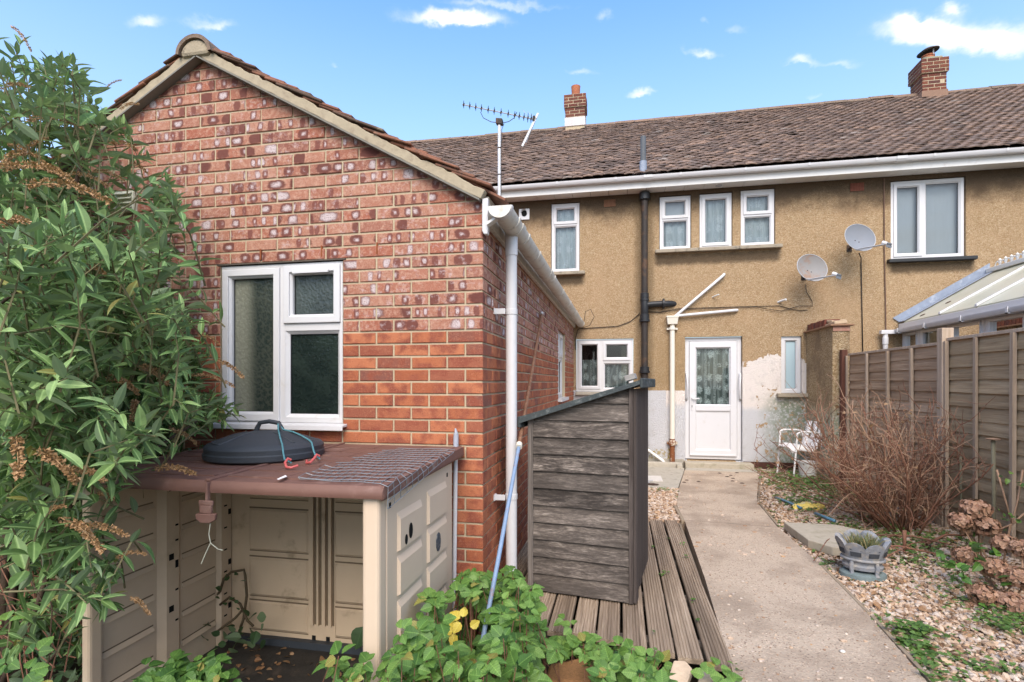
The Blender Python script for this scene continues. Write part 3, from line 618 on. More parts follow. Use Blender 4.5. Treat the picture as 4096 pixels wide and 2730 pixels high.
# eaves: soffit boards, fascia, gutter with brackets
EZ = 4.478; sof = MB(); X = -5.9
while X < 11.3: sof.box(X, X+.294, 8.905, F-.002, EZ, EZ+.012); X += .3
sof.build('soffit', PVC_OLD, house)
s = MB(); s.box(HX0, HX1, 8.885, 8.903, 4.47, 4.645); s.build('fascia', PVC_OLD, house, bevel=.004)
def gutter(parent, p0, p1, r, mt, name='gutter', half=True, cap=True, square=False):
    """half round or square gutter running from p0 to p1 (open top, real thickness)"""
    p0, p1 = Vector(p0), Vector(p1); t = (p1-p0).normalized(); sd = t.cross(Vector((0,0,1))).normalized(); up = Vector((0,0,1)); n = 14
    if square: out = [(-1,0),(-.95,-.55),(-.62,-1.05),(.62,-1.05),(1,-.6),(1.06,0)]; inn = [(a*.93, min(0, b*.93+.02)) for a, b in out]
    else: out = [(math.cos(math.pi*i/n), -math.sin(math.pi*i/n)) for i in range(n+1)]; inn = [(a*.94, b*.94) for a, b in out]
    sec = out + inn[::-1]; m = MB(); vs = [q + sd*(a*r) + up*(b*r) for q in (p0, p1) for a, b in sec]; k = len(sec)
    m.add(vs, [(i, (i+1) % k, k+(i+1) % k, k+i) for i in range(k)] + [tuple(range(k))[::-1], tuple(range(k, 2*k))])
    if cap:
        h = len(out)
        for q, e in ((p0, -t*.006), (p1, t*.006)): m.prism([q + sd*(a*r*1.03) + up*(b*r*1.03) for a, b in out], e)
    return m.build(name, mt, parent, smooth=True), sd, up, out
g, sd, up, out = gutter(house, (HX0, 8.83, 4.635), (HX1, 8.83, 4.635), .055, PVC, square=True)
def clip(parent, x, wd, k, mt): 
    m = MB(); c = [Vector((0,0,0)) + sd*(a*.055*k) + up*(b*.055*k - .0) for a, b in out]; ci = [Vector((0,0,0)) + sd*(a*.0545) + up*(b*.0545) for a, b in out]
    m.prism([Vector((x,8.83,4.637))+v for v in c + ci[::-1]], (wd,0,0)); m.build('gutter_bracket', mt, parent)
for i, x in enumerate((-2.0,-1.05,-.1,.9,1.85,2.75,3.65,4.4,5.3,6.2)): clip(g, x, .03, 1.10, PVC)
for x in (.35, 3.93): clip(g, x, .13, 1.16, PVC)

# roof: sheet below, tiles on top
ROOF0, ROOF1 = Vector((0, 8.80, 4.655)), Vector((0, 13.0, 7.46)); SL = (ROOF1-ROOF0); SLEN = SL.length; SL.normalize(); NRM = Vector((0, -SL.z, SL.y))
s = MB(); s.quad((HX0,ROOF0.y+.03,ROOF0.z-.01),(HX1,ROOF0.y+.03,ROOF0.z-.01),(HX1,13,7.44),(HX0,13,7.44)); s.quad((HX0,13,7.44),(HX1,13,7.44),(HX1,17.3,4.6),(HX0,17.3,4.6)); roof = s.build('roof', m_simple('roof_underlay', (.10,.075,.06), .95, .2, 20), house)
def tile_mesh():
    # cambered plain tile: X across, Y up the slope, Z out
    w, l, th = .080, .125, .013; vs = []; 
    for zz in (0, th):
        for yy in (-l, l):
            for i, xx in enumerate((-w, 0, w)): vs.append((xx, yy, zz + (.010 if i == 1 else 0)))
    q = [(0,1,7,6),(1,2,8,7),(6,7,10,9),(7,8,11,10),(0,6,9,3),(2,5,11,8)]
    tri = np.array([t for a,b,c,d in q for t in ((a,b,c),(a,c,d))]); return np.array(vs), tri, None
B3 = np.column_stack(((1,0,0), tuple(SL), tuple(NRM))); items = []; row = 0; sdist = .02
while sdist < SLEN - .10:
    x = HX0 + (.0825 if row % 2 else 0) + rng.uniform(-.01, .01); wav = rng.normal(0, .006)
    while x < 10.6:
        rough = 1.0 if x < 2.9 + .5*math.sin(row*.7) else .6
        p = ROOF0 + SL*(sdist + .10 + wav*rough + rng.normal(0,.010)*rough) + NRM*(.012 + abs(rng.normal(0,.006))*rough); p.x = x
        items.append((0, B3 @ rotm(R(-6.6 + rng.normal(0,1.2)*rough), R(rng.normal(0,2.3)*rough), R(rng.normal(0,1.6)*rough)), p, float(rng.random()))); x += .1655
    sdist += .102; row += 1
place(house, 'roof_tile', [tile_mesh()], items, TILE, 300, 'roof_tiles_upper')
x = HX0
while x < HX1-.3:
    m = MB(); n = 8; z0 = 7.40 + rng.normal(0,.006); vs = [(x+dx, 13+ .15*math.cos(math.pi*i/n), z0+.10*math.sin(math.pi*i/n)+.02) for dx in (0,.445) for i in range(n+1)]; k = n+1
    m.add(vs, [(i,i+1,k+i+1,k+i) for i in range(n)] + [tuple(range(k))[::-1], tuple(range(k,2*k))]); m.build('ridge_tile', RIDGE, house, smooth=True); x += .45
def flat_stack(parent, name, cx0, cx1, cy0, cy1, z0, rows, zr0, over, mt):
    """brick courses of a chimney: every brick its own piece over a mortar core"""
    co = MB(); co.box(cx0+.004, cx1-.004, cy0+.004, cy1-.004, z0-.6, z0+rows*.075); ch = co.build(name, MORTAR, parent); 
    for r in range(rows):
        o = over if r >= zr0 else 0; a0, a1, b0, b1 = cx0-o, cx1+o, cy0-o, cy1+o; z = z0 + r*.075
        if o: c2 = MB(); c2.box(a0+.004, a1-.004, b0+.004, b1-.004, z, z+.075); c2.build('mortar_bed', MORTAR, ch)
        for (axis, lo, hi, fx) in (('x', a0, a1, b0), ('y', b0, b1, a0), ('y', b0, b1, a1)):
            u = lo + (.0 if r % 2 else -.1125)
            while u < hi - .02:
                e, f_ = max(u, lo), min(u+.211, hi)
                if f_-e > .03:
                    m = MB(); j = rng.normal(0,.0015)
                    if axis == 'x': m.box(e, f_, fx+j, fx+.03, z+.009, z+.068)
                    elif fx == a0: m.box(fx+j, fx+.03, e, f_, z+.009, z+.068)
                    else: m.box(fx-.03, fx+j, e, f_, z+.009, z+.068)
                    m.build('brick', CHIM, ch)
                u += .225
    return ch
ch = flat_stack(house, 'chimney', -1.30, -.84, 12.72, 13.18, 7.54, 8, 4, .028, CHIM); ch['label'] = 'small brick chimney with an orange pot'
s = MB(); s.box(-1.31, -.83, 12.705, 13.19, 7.40, 7.60); s.build('white_flashing', m_simple('pale_flaunching', (.62,.57,.55), .9, .15, 12), ch)
s = MB(); s.box(-1.24,-.90,12.80,13.1,8.135,8.20); s.build('mortar_cap', VERGE, ch, bevel=.02)
s = MB(); s.lathe([(.085,.0),(.098,.03),(.105,.22),(.112,.27),(.100,.275),(.085,.27)], (-1.07,12.95,8.17), 18); s.build('chimney_pot', TERRA, ch, smooth=True)
ch = flat_stack(house, 'chimney', 6.15, 6.59, 12.68, 13.16, 7.40, 9, 5, .032, CHIM); ch['label'] = 'broad lichened brick chimney with a tilted metal cowl'
s = MB(); s.box(6.13, 6.61, 12.66, 13.18, 7.22, 7.41); s.build('flashing', m_simple('brown_flashing', (.26,.16,.11), .9, .2, 20), ch)
s = MB(); s.box(6.19, 6.55, 12.72, 13.12, 8.07, 8.15); s.build('mortar_cap', m_simple('lichen_mortar', (.30,.29,.20), .95, .3, 20, .5, 80, .1, dirt=(.16,.17,.14), dscale=8), ch, bevel=.02)
s = MB(); s.lathe([(.11,0),(.105,.09),(.12,.10),(.12,.12),(.10,.12)], (6.36,12.90,8.13), 18); s.build('chimney_pot', TERRA, ch, smooth=True)
s = MB(); s.tube([(6.41,12.80,8.22),(6.41,12.80,8.34)], .013, 6); s.tube([(6.29,12.98,8.22),(6.29,12.98,8.30)], .013, 6); s.build('cowl_leg', GREY_METAL, ch)
s = MB(); s.lathe([(.0,.075),(.10,.055),(.20,.0),(.195,-.012),(.0,.03)], (0,0,0), 20, cap=False); mm = Matrix.Rotation(R(-10),3,'Y'); s.v = [tuple(mm @ Vector(v) + Vector((6.36,12.90,8.34))) for v in s.v]; s.build('cowl', IRON, ch, smooth=True)

# pipes on the wall
sp = MB(); px_, py_ = .375, F-.075; sp.tube([(px_,py_,-.05),(px_,py_,4.47)], .052, 16); pipe = sp.build('soil_pipe', IRON, house, smooth=True, label='black cast iron soil pipe from eaves to ground')
for z, h, r in ((4.40,.07,.085),(2.77,.045,.068),(2.70,.02,.072),(2.42,.05,.075),(2.36,.02,.085),(1.56,.05,.075),(1.52,.02,.085)):
    s = MB(); s.lathe([(.05,-h),(r,-h*.8),(r,h*.8),(.05,h)], (px_,py_,z), 16); s.build('collar', BLACK_PAINT, pipe, smooth=True)
s = MB(); s.lathe([(.054,-.19),(.062,-.17),(.062,.17),(.054,.19)], (px_,py_,2.60), 16); s.build('junction', BLACK_PAINT, pipe, smooth=True)
s = MB(); s.tube([(px_,py_,2.62),(px_+.14,py_+.01,2.628),(px_+.30,py_+.02,2.632),(px_+.43,py_+.05,2.634),(px_+.50,F+.05,2.632)], [.045,.05,.052,.05,.046], 14); s.build('branch_pipe', BLACK_PAINT, pipe, smooth=True)
s = MB(); s.lathe([(.052,-.02),(.085,-.015),(.085,.015),(.052,.02)], (0,0,0), 16); s.v = [(px_+.30+z, py_+.02+x, 2.632+y) for x,y,z in s.v]; s.build('branch_collar', BLACK_PAINT, pipe, smooth=True)
s = MB(); s.tube([(.345,8.895,5.30),(.345,8.895,4.66)], .045, 14); vp = s.build('vent_pipe', m_simple('grey_vent_pipe', (.10,.11,.12), .6, .2, 12), house, smooth=True)
s = MB(); s.tube([(.345,8.895,4.90),(.345,8.895,4.64)], .058, 14); s.build('pipe_flashing', LEAD, vp, smooth=True)
s = MB(); s.box(.18,.62,8.86,9.02,4.70,4.712); s.build('flashing_apron', m_simple('pale_apron', (.52,.47,.45), .8, .2, 20), vp)
wx, wy = .813, F-.065
s = MB(); s.tube([(wx,wy,.42),(wx,wy,2.32)], .040, 14); wp = s.build('waste_pipe', CREAM, house, smooth=True, label='cream painted downpipe with a rusty foot beside the door')
s = MB(); s.tube([(wx,wy,-.02),(wx,wy,.43)], .0415, 14); s.build('rusty_foot', RUST, wp, smooth=True)
s = MB(); s.lathe([(.042,-.05),(.060,-.03),(.060,.03),(.042,.05)], (wx,wy,.36), 12); s.box(wx-.085,wx+.085,wy+.02,wy+.05,.34,.38); s.build('socket', m_simple('flaking_paint', (.55,.47,.36), .8, .4, 30, .5, 60, .2, dirt=(.2,.07,.03), dscale=14, dlo=.5, dhi=.56), wp, smooth=True)
s = MB(); s.lathe([(.042,-.02),(.055,-.018),(.055,.018),(.042,.02)], (wx,wy,2.22), 12); s.box(wx-.085,wx+.085,wy+.01,wy+.05,2.205,2.235); s.build('pipe_clip', CREAM, wp)
s = MB(); s.add([(wx-.075,wy-.06,2.29),(wx+.075,wy-.06,2.29),(wx+.075,wy+.06,2.29),(wx-.075,wy+.06,2.29),(wx-.09,wy-.08,2.40),(wx+.09,wy-.08,2.40),(wx+.09,wy+.06,2.40),(wx-.09,wy+.06,2.40)], [(0,3,2,1),(4,5,6,7),(0,1,5,4),(1,2,6,5),(2,3,7,6),(3,0,4,7)]); s.box(wx-.097,wx+.097,wy-.087,wy+.06,2.40,2.425); s.build('hopper', CREAM, wp, bevel=.004)
s = MB(); s.tube([(wx+.02,wy+.0,2.40),(1.60,F-.055,3.06),(1.615,F-.03,3.08),(1.625,F+.03,3.085)], .023, 10); s.build('diagonal_branch', PVC, wp, smooth=True)
s = MB(); s.tube([(wx+.04,wy,2.425),(1.78,F-.05,2.497),(1.81,F-.03,2.50),(1.815,F+.03,2.50)], .023, 10); s.build('level_branch', PVC, wp, smooth=True)
s = MB(); s.tube([(.28,F-.05,.36),(.40,F-.06,.26),(.66,F-.10,.075),(.70,F-.12,.02)], .024, 10); s.build('low_waste_pipe', PVC_OLD, house, smooth=True)
for (x, z) in ((2.457, 2.626), (1.47, 2.735)):
    s = MB(); s.tube([(x-.04,F+.02,z-.015),(x,F-.04,z),(x+.05,F-.12,z+.012)], .017 if x > 2 else .010, 10); s.build('overflow_pipe', PVC_OLD, house, smooth=True)
# air bricks and the extractor outlet
for (x0, x1, z0, z1) in ((-.283,-.096,4.29,4.405), (3.454,3.641,4.288,4.408)):
    s = MB(); s.box(x0, x1, F-.006, F+.01, z0, z1); ab = s.build('air_brick', m_simple('dark_terracotta', (.10,.03,.02), .9, .2, 20), house)
    nx, nz = 8, 5; gr = MB()
    for i in range(nx+1): xx = x0 + (x1-x0-.010)*i/nx; gr.box(xx, xx+.010, F-.014, F-.005, z0, z1)
    for i in range(nz+1): zz = z0 + (z1-z0-.010)*i/nz; gr.box(x0, x1, F-.012, F-.0055, zz, zz+.010)
    gr.build('grille', m_simple('brick_red', (.19,.065,.04), .9, .2, 20) if x0 > 1 else m_simple('dull_terracotta', (.22,.11,.06), .9, .2, 20), ab)
s = MB(); s.box(-1.735,-1.55,F-.02,F+.01,4.155,4.345); ex = s.build('extractor_outlet', PVC, house, bevel=.006, label='square white extractor outlet with a dark round hole')
s = MB(); s.lathe([(.048,-.004),(.048,.004)], (0,0,0), 20); s.v = [(-1.64+x, F-.022+z, 4.262+y*1.1) for x,y,z in s.v]; s.build('vent_hole', DARK, ex)
s = MB(); n = 12
s.add([(-1.64+.05*math.cos(math.pi*i/n), F-.024-d, 4.262+.062*math.sin(math.pi*i/n)+.006) for d in (0,.045) for i in range(n+1)], [(i,i+1,n+2+i,n+1+i) for i in range(n)]); s.build('cowl_hood', PVC, ex, smooth=True)
s = MB(); s.lathe([(.0,-.004),(.035,-.006),(.05,-.002),(.05,.004),(.0,.004)], (1.52,9.02,EZ-.006), 20); s.build('soffit_light', GREY_METAL, house, smooth=True)
s = MB(); s.tube([(3.915,F-.012,4.45),(3.92,F-.012,3.3),(3.935,F-.012,2.6),(3.945,F-.012,1.6)], .009, 6); s.build('wall_conduit', m_simple('brown_conduit', (.13,.075,.05), .7, .2, 20), house)

# ------------------------------------------------------------------ the brick extension
G, EX, EXL = 3.04, -.79, -4.57
AX, AZ = -2.68, 3.455; PHI = math.atan2(AZ-2.40, EX-AX+.0); CO = .0757; Z0 = 1.353 - 22*CO     # course height, lowest joint
ext = thing('brick_extension', (-2.68, 3.1, -.3), 'single storey red brick extension with a gabled end and a three pane white window', 'extension')
GW = (-2.552, -1.684, 1.092, 2.106); SW = (6.86, 7.75, 1.135, 2.052)
mw = MB(); wall_sheet(mw, 'y', G+.007, EXL, EX-.006, -.35, 2.40, [GW], .10)
mw.add([(EXL,G+.007,2.40),(EX-.006,G+.007,2.40),(AX,G+.007,AZ+.02)], [(0,1,2)])
wall_sheet(mw, 'x', EX-.007, G+.006, F-.002, -.35, 2.46, [SW], .10)
mw.quad((EXL,G+.01,-.35),(EXL,F-.002,-.35),(EXL,F-.002,2.46),(EXL,G+.01,2.46)); mw.build('mortar_wall', MORTAR, ext)
def chbox(l, h, d, c=.0035):
    """brick with chamfered arrises; local X along, Y depth (front at 0), Z up; UV = metres along and up"""
    vs = []; 
    for (y, k) in ((0, c), (c, 0), (d, 0)):
        vs += [(-l/2+k, y, -h/2+k), (l/2-k, y, -h/2+k), (l/2-k, y, h/2-k), (-l/2+k, y, h/2-k)]
    q = [(0,1,2,3)] + [(r*4+i, (r+1)*4+i, (r+1)*4+(i+1)%4, r*4+(i+1)%4) for r in (0,1) for i in range(4)]
    tri = np.array([t for a,b,c_,e in q for t in ((a,b,c_),(a,c_,e))]); V = np.array(vs, float); U = V[:, [0, 2]].copy(); U[:, 0] += V[:, 1]
    return V, tri, U
BHT = .0640; FULL = chbox(.2135, BHT, .03); HALF = chbox(.1020, BHT, .03); CORN_A = chbox(.2145, BHT, .1035); CORN_B = chbox(.1025, BHT, .2155)
cut = {}
def piece(l):
    l = round(l, 3)
    if abs(l-.2155) < .003: return 'F', FULL
    if abs(l-.1035) < .003: return 'H', HALF
    return l, cut.setdefault(l, chbox(l-.001, BHT, .03))
bricks = {'m': [], 'o': []}; templ = {}; tlist = []
def addb(key, tpl, m3, pos, kind):
    if key not in templ: templ[key] = len(tlist); tlist.append(tpl)
    bricks[kind].append((templ[key], m3, pos, float(rng.random())))
I3 = np.eye(3); SIDE = np.column_stack(((0,1,0), (-1,0,0), (0,0,1)))         # side wall: along +Y, front faces +X
tri_bricks = []
row = 0; zc = Z0 + CO/2
while zc < AZ:
    kind = 'o' if zc < 1.66 else ('m' if zc > 1.80 or rng.random() < .8 else 'm'); full_at_corner = (row % 2 == 1)
    if zc > 2.36:                                                       # inside the gable: clip to the verge
        half = (AZ - .004 - zc + .0327) / math.tan(PHI); xr, xl = AX + half, AX - half
    else: xr, xl = EX, EXL
    u = EX - (.2255 if full_at_corner else .1135)
    first = True; hi = EX
    while hi > xl:
        lo = max(u, xl); h2 = min(hi, xr)
        spans = [(lo, h2)]
        if GW[2]-.02 < zc < GW[3]+.02:
            spans = []
            if lo < GW[0]: spans.append((lo, min(h2, GW[0])))
            if h2 > GW[1]: spans.append((max(lo, GW[1]), h2))
        for (a, b) in spans:
            l = b - a - (.010 if (a == lo and lo == u) else .002)
            if l < .03: continue
            cx = b - l/2
            if zc > 2.36 and (b > AX + (AZ-.004-zc-.0327)/math.tan(PHI) or a < AX - (AZ-.004-zc-.0327)/math.tan(PHI)):
                tri_bricks.append((a if a > lo-1e-6 and lo == xl else b-l, b, zc)); continue
            dy = rng.normal(0, .0012); m3 = rotm(R(rng.normal(0,.25)), R(rng.normal(0,.3)), R(rng.normal(0,.25)))
            if first and zc < 2.40 and h2 == EX:
                tpl, k = (CORN_A, 'CA') if full_at_corner else (CORN_B, 'CB'); addb(k, tpl, I3, (cx, G, zc), kind)
            else:
                k, tpl = piece(l); addb(k, tpl, m3, (cx, G+dy, zc), kind)
        first = False; hi = u; u -= .2255
    # side wall
    if zc < 2.40:
        v = G + (.1135 if full_at_corner else .2255)
        while v < F - .03:
            e = min(v + .2155, F-.004); spans = [(v, e)]
            if SW[2]-.02 < zc < SW[3]+.02:
                spans = []
                if v < SW[0]: spans.append((v, min(e, SW[0]-.003)))
                if e > SW[1]: spans.append((max(v, SW[1]+.003), e))
            for (a, b) in spans:
                if b-a > .03: k, tpl = piece(b-a); addb(k, tpl, SIDE @ rotm(R(rng.normal(0,.25)), R(rng.normal(0,.3)), R(rng.normal(0,.25))), (EX + rng.normal(0,.0012), (a+b)/2, zc), kind)
            v += .2255
    zc += CO; row += 1
place(ext, 'brick', tlist, bricks['m'], BR_MULTI, 170, 'far_bricks')
place(ext, 'brick', tlist, bricks['o'], BR_ORANGE, 130, 'low_bricks')
# bricks cut on the rake
sm = SM(); tn = math.tan(PHI)
for (a, b, zc_) in tri_bricks:
    poly = [(a, zc_-.0327), (b, zc_-.0327), (b, zc_+.0327), (a, zc_+.0327)]
    for sg in (1, -1):
        res = []; f = lambda p: (AZ - .006) - p[1] - sg*(p[0]-AX)*tn
        for i in range(len(poly)):
            p, q = poly[i], poly[(i+1) % len(poly)]; fp, fq = f(p), f(q)
            if fp >= 0: res.append(p)
            if fp*fq < 0: k = fp/(fp-fq); res.append((p[0]+(q[0]-p[0])*k, p[1]+(q[1]-p[1])*k))
        poly = res
        if len(poly) < 3: break
    if len(poly) < 3: continue
    n = len(poly); V = np.array([(x, y, z) for y in (G, G+.03) for x, z in poly]); tri = [(0, i, i+1) for i in range(1, n-1)]
    for i in range(n): j = (i+1) % n; tri += [(i, n+i, n+j), (i, n+j, j)]
    sm.add(V, np.array(tri), I3, (0,0,0), float(rng.random()), np.array([(x-(a+b)/2, z-zc_) for _ in (0,1) for x, z in poly]))
sm.build('raked_bricks', BR_MULTI[1], ext, kind='stuff')

# gable window and its sill, a lintel line, the side window
gw = upvc(ext, -2.546, -1.69, 1.097, 2.10, G+.012, [(-2.533,-2.122,1.105,2.075,'sash',OBSC_LIGHT,None,None), (-2.094,-1.703,1.722,2.083,'sash',OBSC_GREY,None,None), (-2.085,-1.712,1.130,1.675,'fix',OBSC_DARK,None,None)], fw=.020, room=0, label='three pane white window with dark obscured glass')
s = MB(); s.prism([(-2.02,G-.004,2.052),(-2.02,G-.016,2.045),(-2.02,G-.016,2.032),(-2.02,G-.004,2.034)], (.245,0,0)); s.build('trickle_vent', PVC, gw)
s = MB(); s.prism([(-2.585,G+.02,1.096),(-2.585,G-.055,1.086),(-2.585,G-.058,1.055),(-2.585,G-.05,1.055),(-2.585,G-.048,1.075),(-2.585,G+.02,1.075)], (.93,0,0)); s.build('window_sill', PVC, gw, bevel=.003)
s = MB(); s.box(GW[0]-.02, GW[1]+.02, G-.004, G+.04, 2.106, 2.114); s.build('lintel_edge', m_simple('lintel_steel', (.10,.08,.06), .8, .3, 20), gw)
def to_side(x, y, z): return (EX - (y - G), x, z)        # gable coordinates turned on to the side wall
upvc(ext, SW[0]+.01, SW[1]-.01, 1.145, 2.045, G+.045, [(SW[0]+.05,7.28,1.19,2.0,'fix',OBSC_DARK,None,None), (7.32,SW[1]-.045,1.70,2.01,'sash',OBSC_DARK,None,None), (7.32,SW[1]-.05,1.19,1.66,'fix',OBSC_DARK,None,None)], xf=to_side, room=0, label='white window in the long side wall')
s = MB(to_side); s.box(SW[0]-.02, SW[1]+.02, G-.05, G+.05, 1.10, 1.142); s.build('window_sill', PVC, ext)
# rusty weep marks above the window
for x, z in ((-2.253, 2.165), (-1.825, 2.165), (-1.455, 2.165)):
    s = MB(); s.box(x-.005, x+.005, G-.0035, G+.006, z-.035, z+.035); s.build('weep_vent', m_simple('rust_stain', (.24,.07,.025), .9, .3, 20), ext)
# roof slopes, verge mortar, undercloak and the tiles seen edge on
cp, sn = math.cos(PHI), math.sin(PHI); SLOPE = (EX + .10 - AX) / cp
for sg in (1, -1):
    P = lambda t_, n_, y: (AX + sg*(t_*cp + n_*sn), y, AZ - t_*sn + n_*cp)
    L = SLOPE - .12
    s = MB(); nv = 60; ts = np.linspace(0, L, nv); s.prism([P(q, 0 + abs(rng.normal(0,.002)), 2.99) for q in ts] + [P(q if q > .01 else -.03, .058 + rng.normal(0,.0045), 2.99) for q in ts[::-1]], (0,.06,0)); s.build('verge_mortar', VERGE, ext, bevel=.004)
    s = MB(); s.prism([P(.0,-.010,2.978), P(L,-.010,2.978), P(L,-.001,2.978), P(0,-.001,2.978)], (0,.12,0)); s.build('undercloak', m_simple('undercloak_board', (.20,.19,.165), .9, .2, 20), ext)
    s = MB(); s.prism([P(.02,.062,3.03), P(SLOPE,.062,3.03), P(SLOPE,.075,3.03), P(.02,.075,3.03)], (0,F-3.04,0)); s.build('roof', EXT_TILE, ext)
    t_ = .10
    while t_ < SLOPE - .13:
        for k in range(3):
            c = P(t_ + rng.normal(0,.008), .081 + abs(rng.normal(0,.004)), 2.985 + .0825 + .166*k + rng.normal(0,.008)); a = PHI - R(6 + rng.normal(0, 1.5))
            ax = Vector((sg*math.cos(a), 0, -math.sin(a))); az = Vector((sg*math.sin(a), 0, math.cos(a)))
            m = MB(); m.obox(c, ax*(.125+rng.normal(0,.004)), (0,.081,0), az*rng.uniform(.006,.009)); m.build('roof_tile', EXT_TILE, ext, bevel=.004, seg=1)
        t_ += .108
m = MB(); n = 14; vs = []
for y in (2.955, 3.40): vs += [(AX + .13*math.cos(math.pi*i/n), y, AZ + .004 + .115*math.sin(math.pi*i/n)) for i in range(n+1)]
vs2 = [(AX + .108*math.cos(math.pi*i/n), y, AZ + .0 + .095*math.sin(math.pi*i/n)) for y in (2.955, 3.40) for i in range(n+1)]; k = n+1
m.add(vs + vs2, [(i,i+1,k+i+1,k+i) for i in range(n)] + [(2*k+i,2*k+i+1,3*k+i+1,3*k+i) for i in range(n)] + [(i,i+1,2*k+i+1,2*k+i) for i in range(n)]); m.build('ridge_tile', RIDGE, ext, smooth=True)
m = MB(); m.prism([(AX + .109*math.cos(math.pi*i/n), 2.968, AZ + .002 + .096*math.sin(math.pi*i/n)) for i in range(n+1)] + [(AX-.09,2.968,AZ-.01),(AX+.09,2.968,AZ-.01)], (0,.1,0)); m.build('ridge_mortar', m_simple('blotched_mortar', (.37,.31,.22), .95, .25, 20, .9, 90, .2, dirt=(.07,.06,.05), dscale=9, dlo=.55, dhi=.66), ext, bevel=.02)
for y in np.arange(3.41, F-.3, .45):
    m = MB(); m.add([(AX + .13*math.cos(math.pi*i/8), yy, AZ+.004+.115*math.sin(math.pi*i/8)) for yy in (y, y+.44) for i in range(9)], [(i,i+1,10+i,9+i) for i in range(8)]); m.build('ridge_tile', RIDGE, ext, smooth=True)
# eaves: fascia, box end, deep gutter, downpipe
s = MB(); s.prism([(EX+.001,3.06,2.275),(EX+.03,3.06,2.275),(EX+.03,3.06,2.44),(EX+.001,3.06,2.44)], (0,F-3.07,0)); s.build('fascia', GUTTER_OLD, ext, bevel=.004)
s = MB(); s.prism([(EX+.0,3.012,2.225),(EX+.012,3.012,2.205),(EX+.032,3.012,2.205),(EX+.036,3.012,2.235),(EX+.036,3.012,2.415),(EX,3.012,2.415)], (0,.044,0)); s.build('fascia_end', PVC, ext, bevel=.006)
gx, gz, gr_ = -.672, 2.345, .066
g2, sd, up, out = gutter(ext, (gx,2.955,gz), (gx,9.10,gz), gr_, GUTTER_OLD); g2['label'] = 'deep half round white gutter stained with grime'
for y in (2.962, 3.20, 3.32, 3.56, 4.05, 4.75, 5.0, 5.75, 6.6, 7.5, 8.4, 9.0):
    m = MB(); wd = .035 if y not in (3.32, 4.75) else .10
    o_ = [Vector((gx,y,gz+.003)) + Vector((a*gr_*1.09,0,b*gr_*1.09)) for a, b in out]; i_ = [Vector((gx,y,gz+.003)) + Vector((a*gr_*.99,0,b*gr_*.99)) for a, b in out]
    m.prism(o_ + i_[::-1], (0,wd,0)); m.build('gutter_bracket', GUTTER_OLD if y > 3 else PVC, g2, smooth=True)
s = MB(); s.prism([(EX+.034,2.985,2.27),(gx-.02,2.985,2.30),(gx-.02,2.985,2.288),(EX+.034,2.985,2.25)], (0,.05,0)); s.build('gutter_arm', PVC_OLD, g2)
px2, py2 = -.690, 3.375
s = MB(); s.tube([(px2,py2,-.2),(px2,py2,2.22)], .036, 18); dp = s.build('downpipe', PVC, ext, smooth=True, label='white plastic downpipe on the corner of the extension')
s = MB(); s.tube([(px2,py2,2.16),(px2,py2,2.315)], [.040,.041], 18); s.build('outlet', PVC, dp, smooth=True)
for z in (1.80, .62):
    s = MB(); s.tube([(px2,py2,z-.018),(px2,py2,z+.018)], .0395, 18); s.box(EX+.002,px2-.03,py2-.055,py2-.045,z-.018,z+.018); s.box(EX+.0,EX+.008,py2-.075,py2-.02,z-.02,z+.02); s.build('pipe_clip', PVC, dp, bevel=.002)
# cream vent on the gable
s = MB(); s.box(-3.335,-3.187,G-.035,G+.005,2.49,2.63); v = s.build('vent_cover', VENT_PLASTIC, ext, bevel=.006, label='square cream louvred vent')
for i in range(4):
    s = MB(); z = 2.505 + i*.031; s.prism([(-3.327,G-.037,z+.022),(-3.327,G-.058,z+.004),(-3.327,G-.056,z),(-3.327,G-.036,z+.016)], (.132,0,0)); s.build('louvre', VENT_PLASTIC, v)
s = MB(); s.obox((EX+.045,8.98,2.44), (.05,0,.01), (0,.02,0), (-.006,0,.03)); s.build('flashing_corner', LEAD, ext)

# ------------------------------------------------------------------ ground, path, gravel
def sheet(name, poly, z, thick, mt, **props):
    m = MB(); m.prism([(x, y, z-thick) for x, y in poly], (0, 0, thick)); return m.build(name, mt, None, **props)
s = MB(); s.quad((-120,-120,-.24),(120,-120,-.24),(120,160,-.24),(-120,160,-.24)); s.build('ground', SOIL, kind='structure')
PATH_L = [(.44,.6),(.505,2.57),(.565,3.9),(.605,5.42),(.60,6.17),(.73,7.2),(.955,8.62)]
PATH_R = [(2.0,8.62),(1.86,8.0),(1.50,6.50),(1.43,5.43),(1.445,4.5),(1.41,3.5),(1.35,2.74),(1.25,.6)]
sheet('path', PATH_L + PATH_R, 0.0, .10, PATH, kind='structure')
sheet('concrete_landing', [(.955,8.628),(2.0,8.628),(2.05,8.90),(1.02,8.90)], -.003, .09, CEMENT, kind='structure')
sheet('doorstep', [(.995,8.90),(2.02,8.90),(2.02,9.138),(.995,9.138)], .078, .2, STONE, kind='structure').modifiers.new('bevel','BEVEL').width = .012
sheet('concrete_pad', [(.22,7.17),(.715,7.2),(.945,8.62),(.98,8.9),(.20,8.95)], -.008, .09, CEMENT, kind='structure')
s = MB(); s.box(.28,.95,8.93,9.03,-.06,.065); s.box(.86,.95,8.84,8.93,-.06,.05); s.build('drain_kerb', CEMENT, kind='structure', bevel=.015)
s = MB(); s.box(.20,.56,7.62,8.05,-.02,-.003); tag(s.build('white_painted_patch', m_simple('white_paint_patch', (.62,.58,.52), .8, .1, 14, dirt=(.45,.40,.33), dscale=9)), 'square of white paint on the concrete pad behind the shed', 'paint patch')
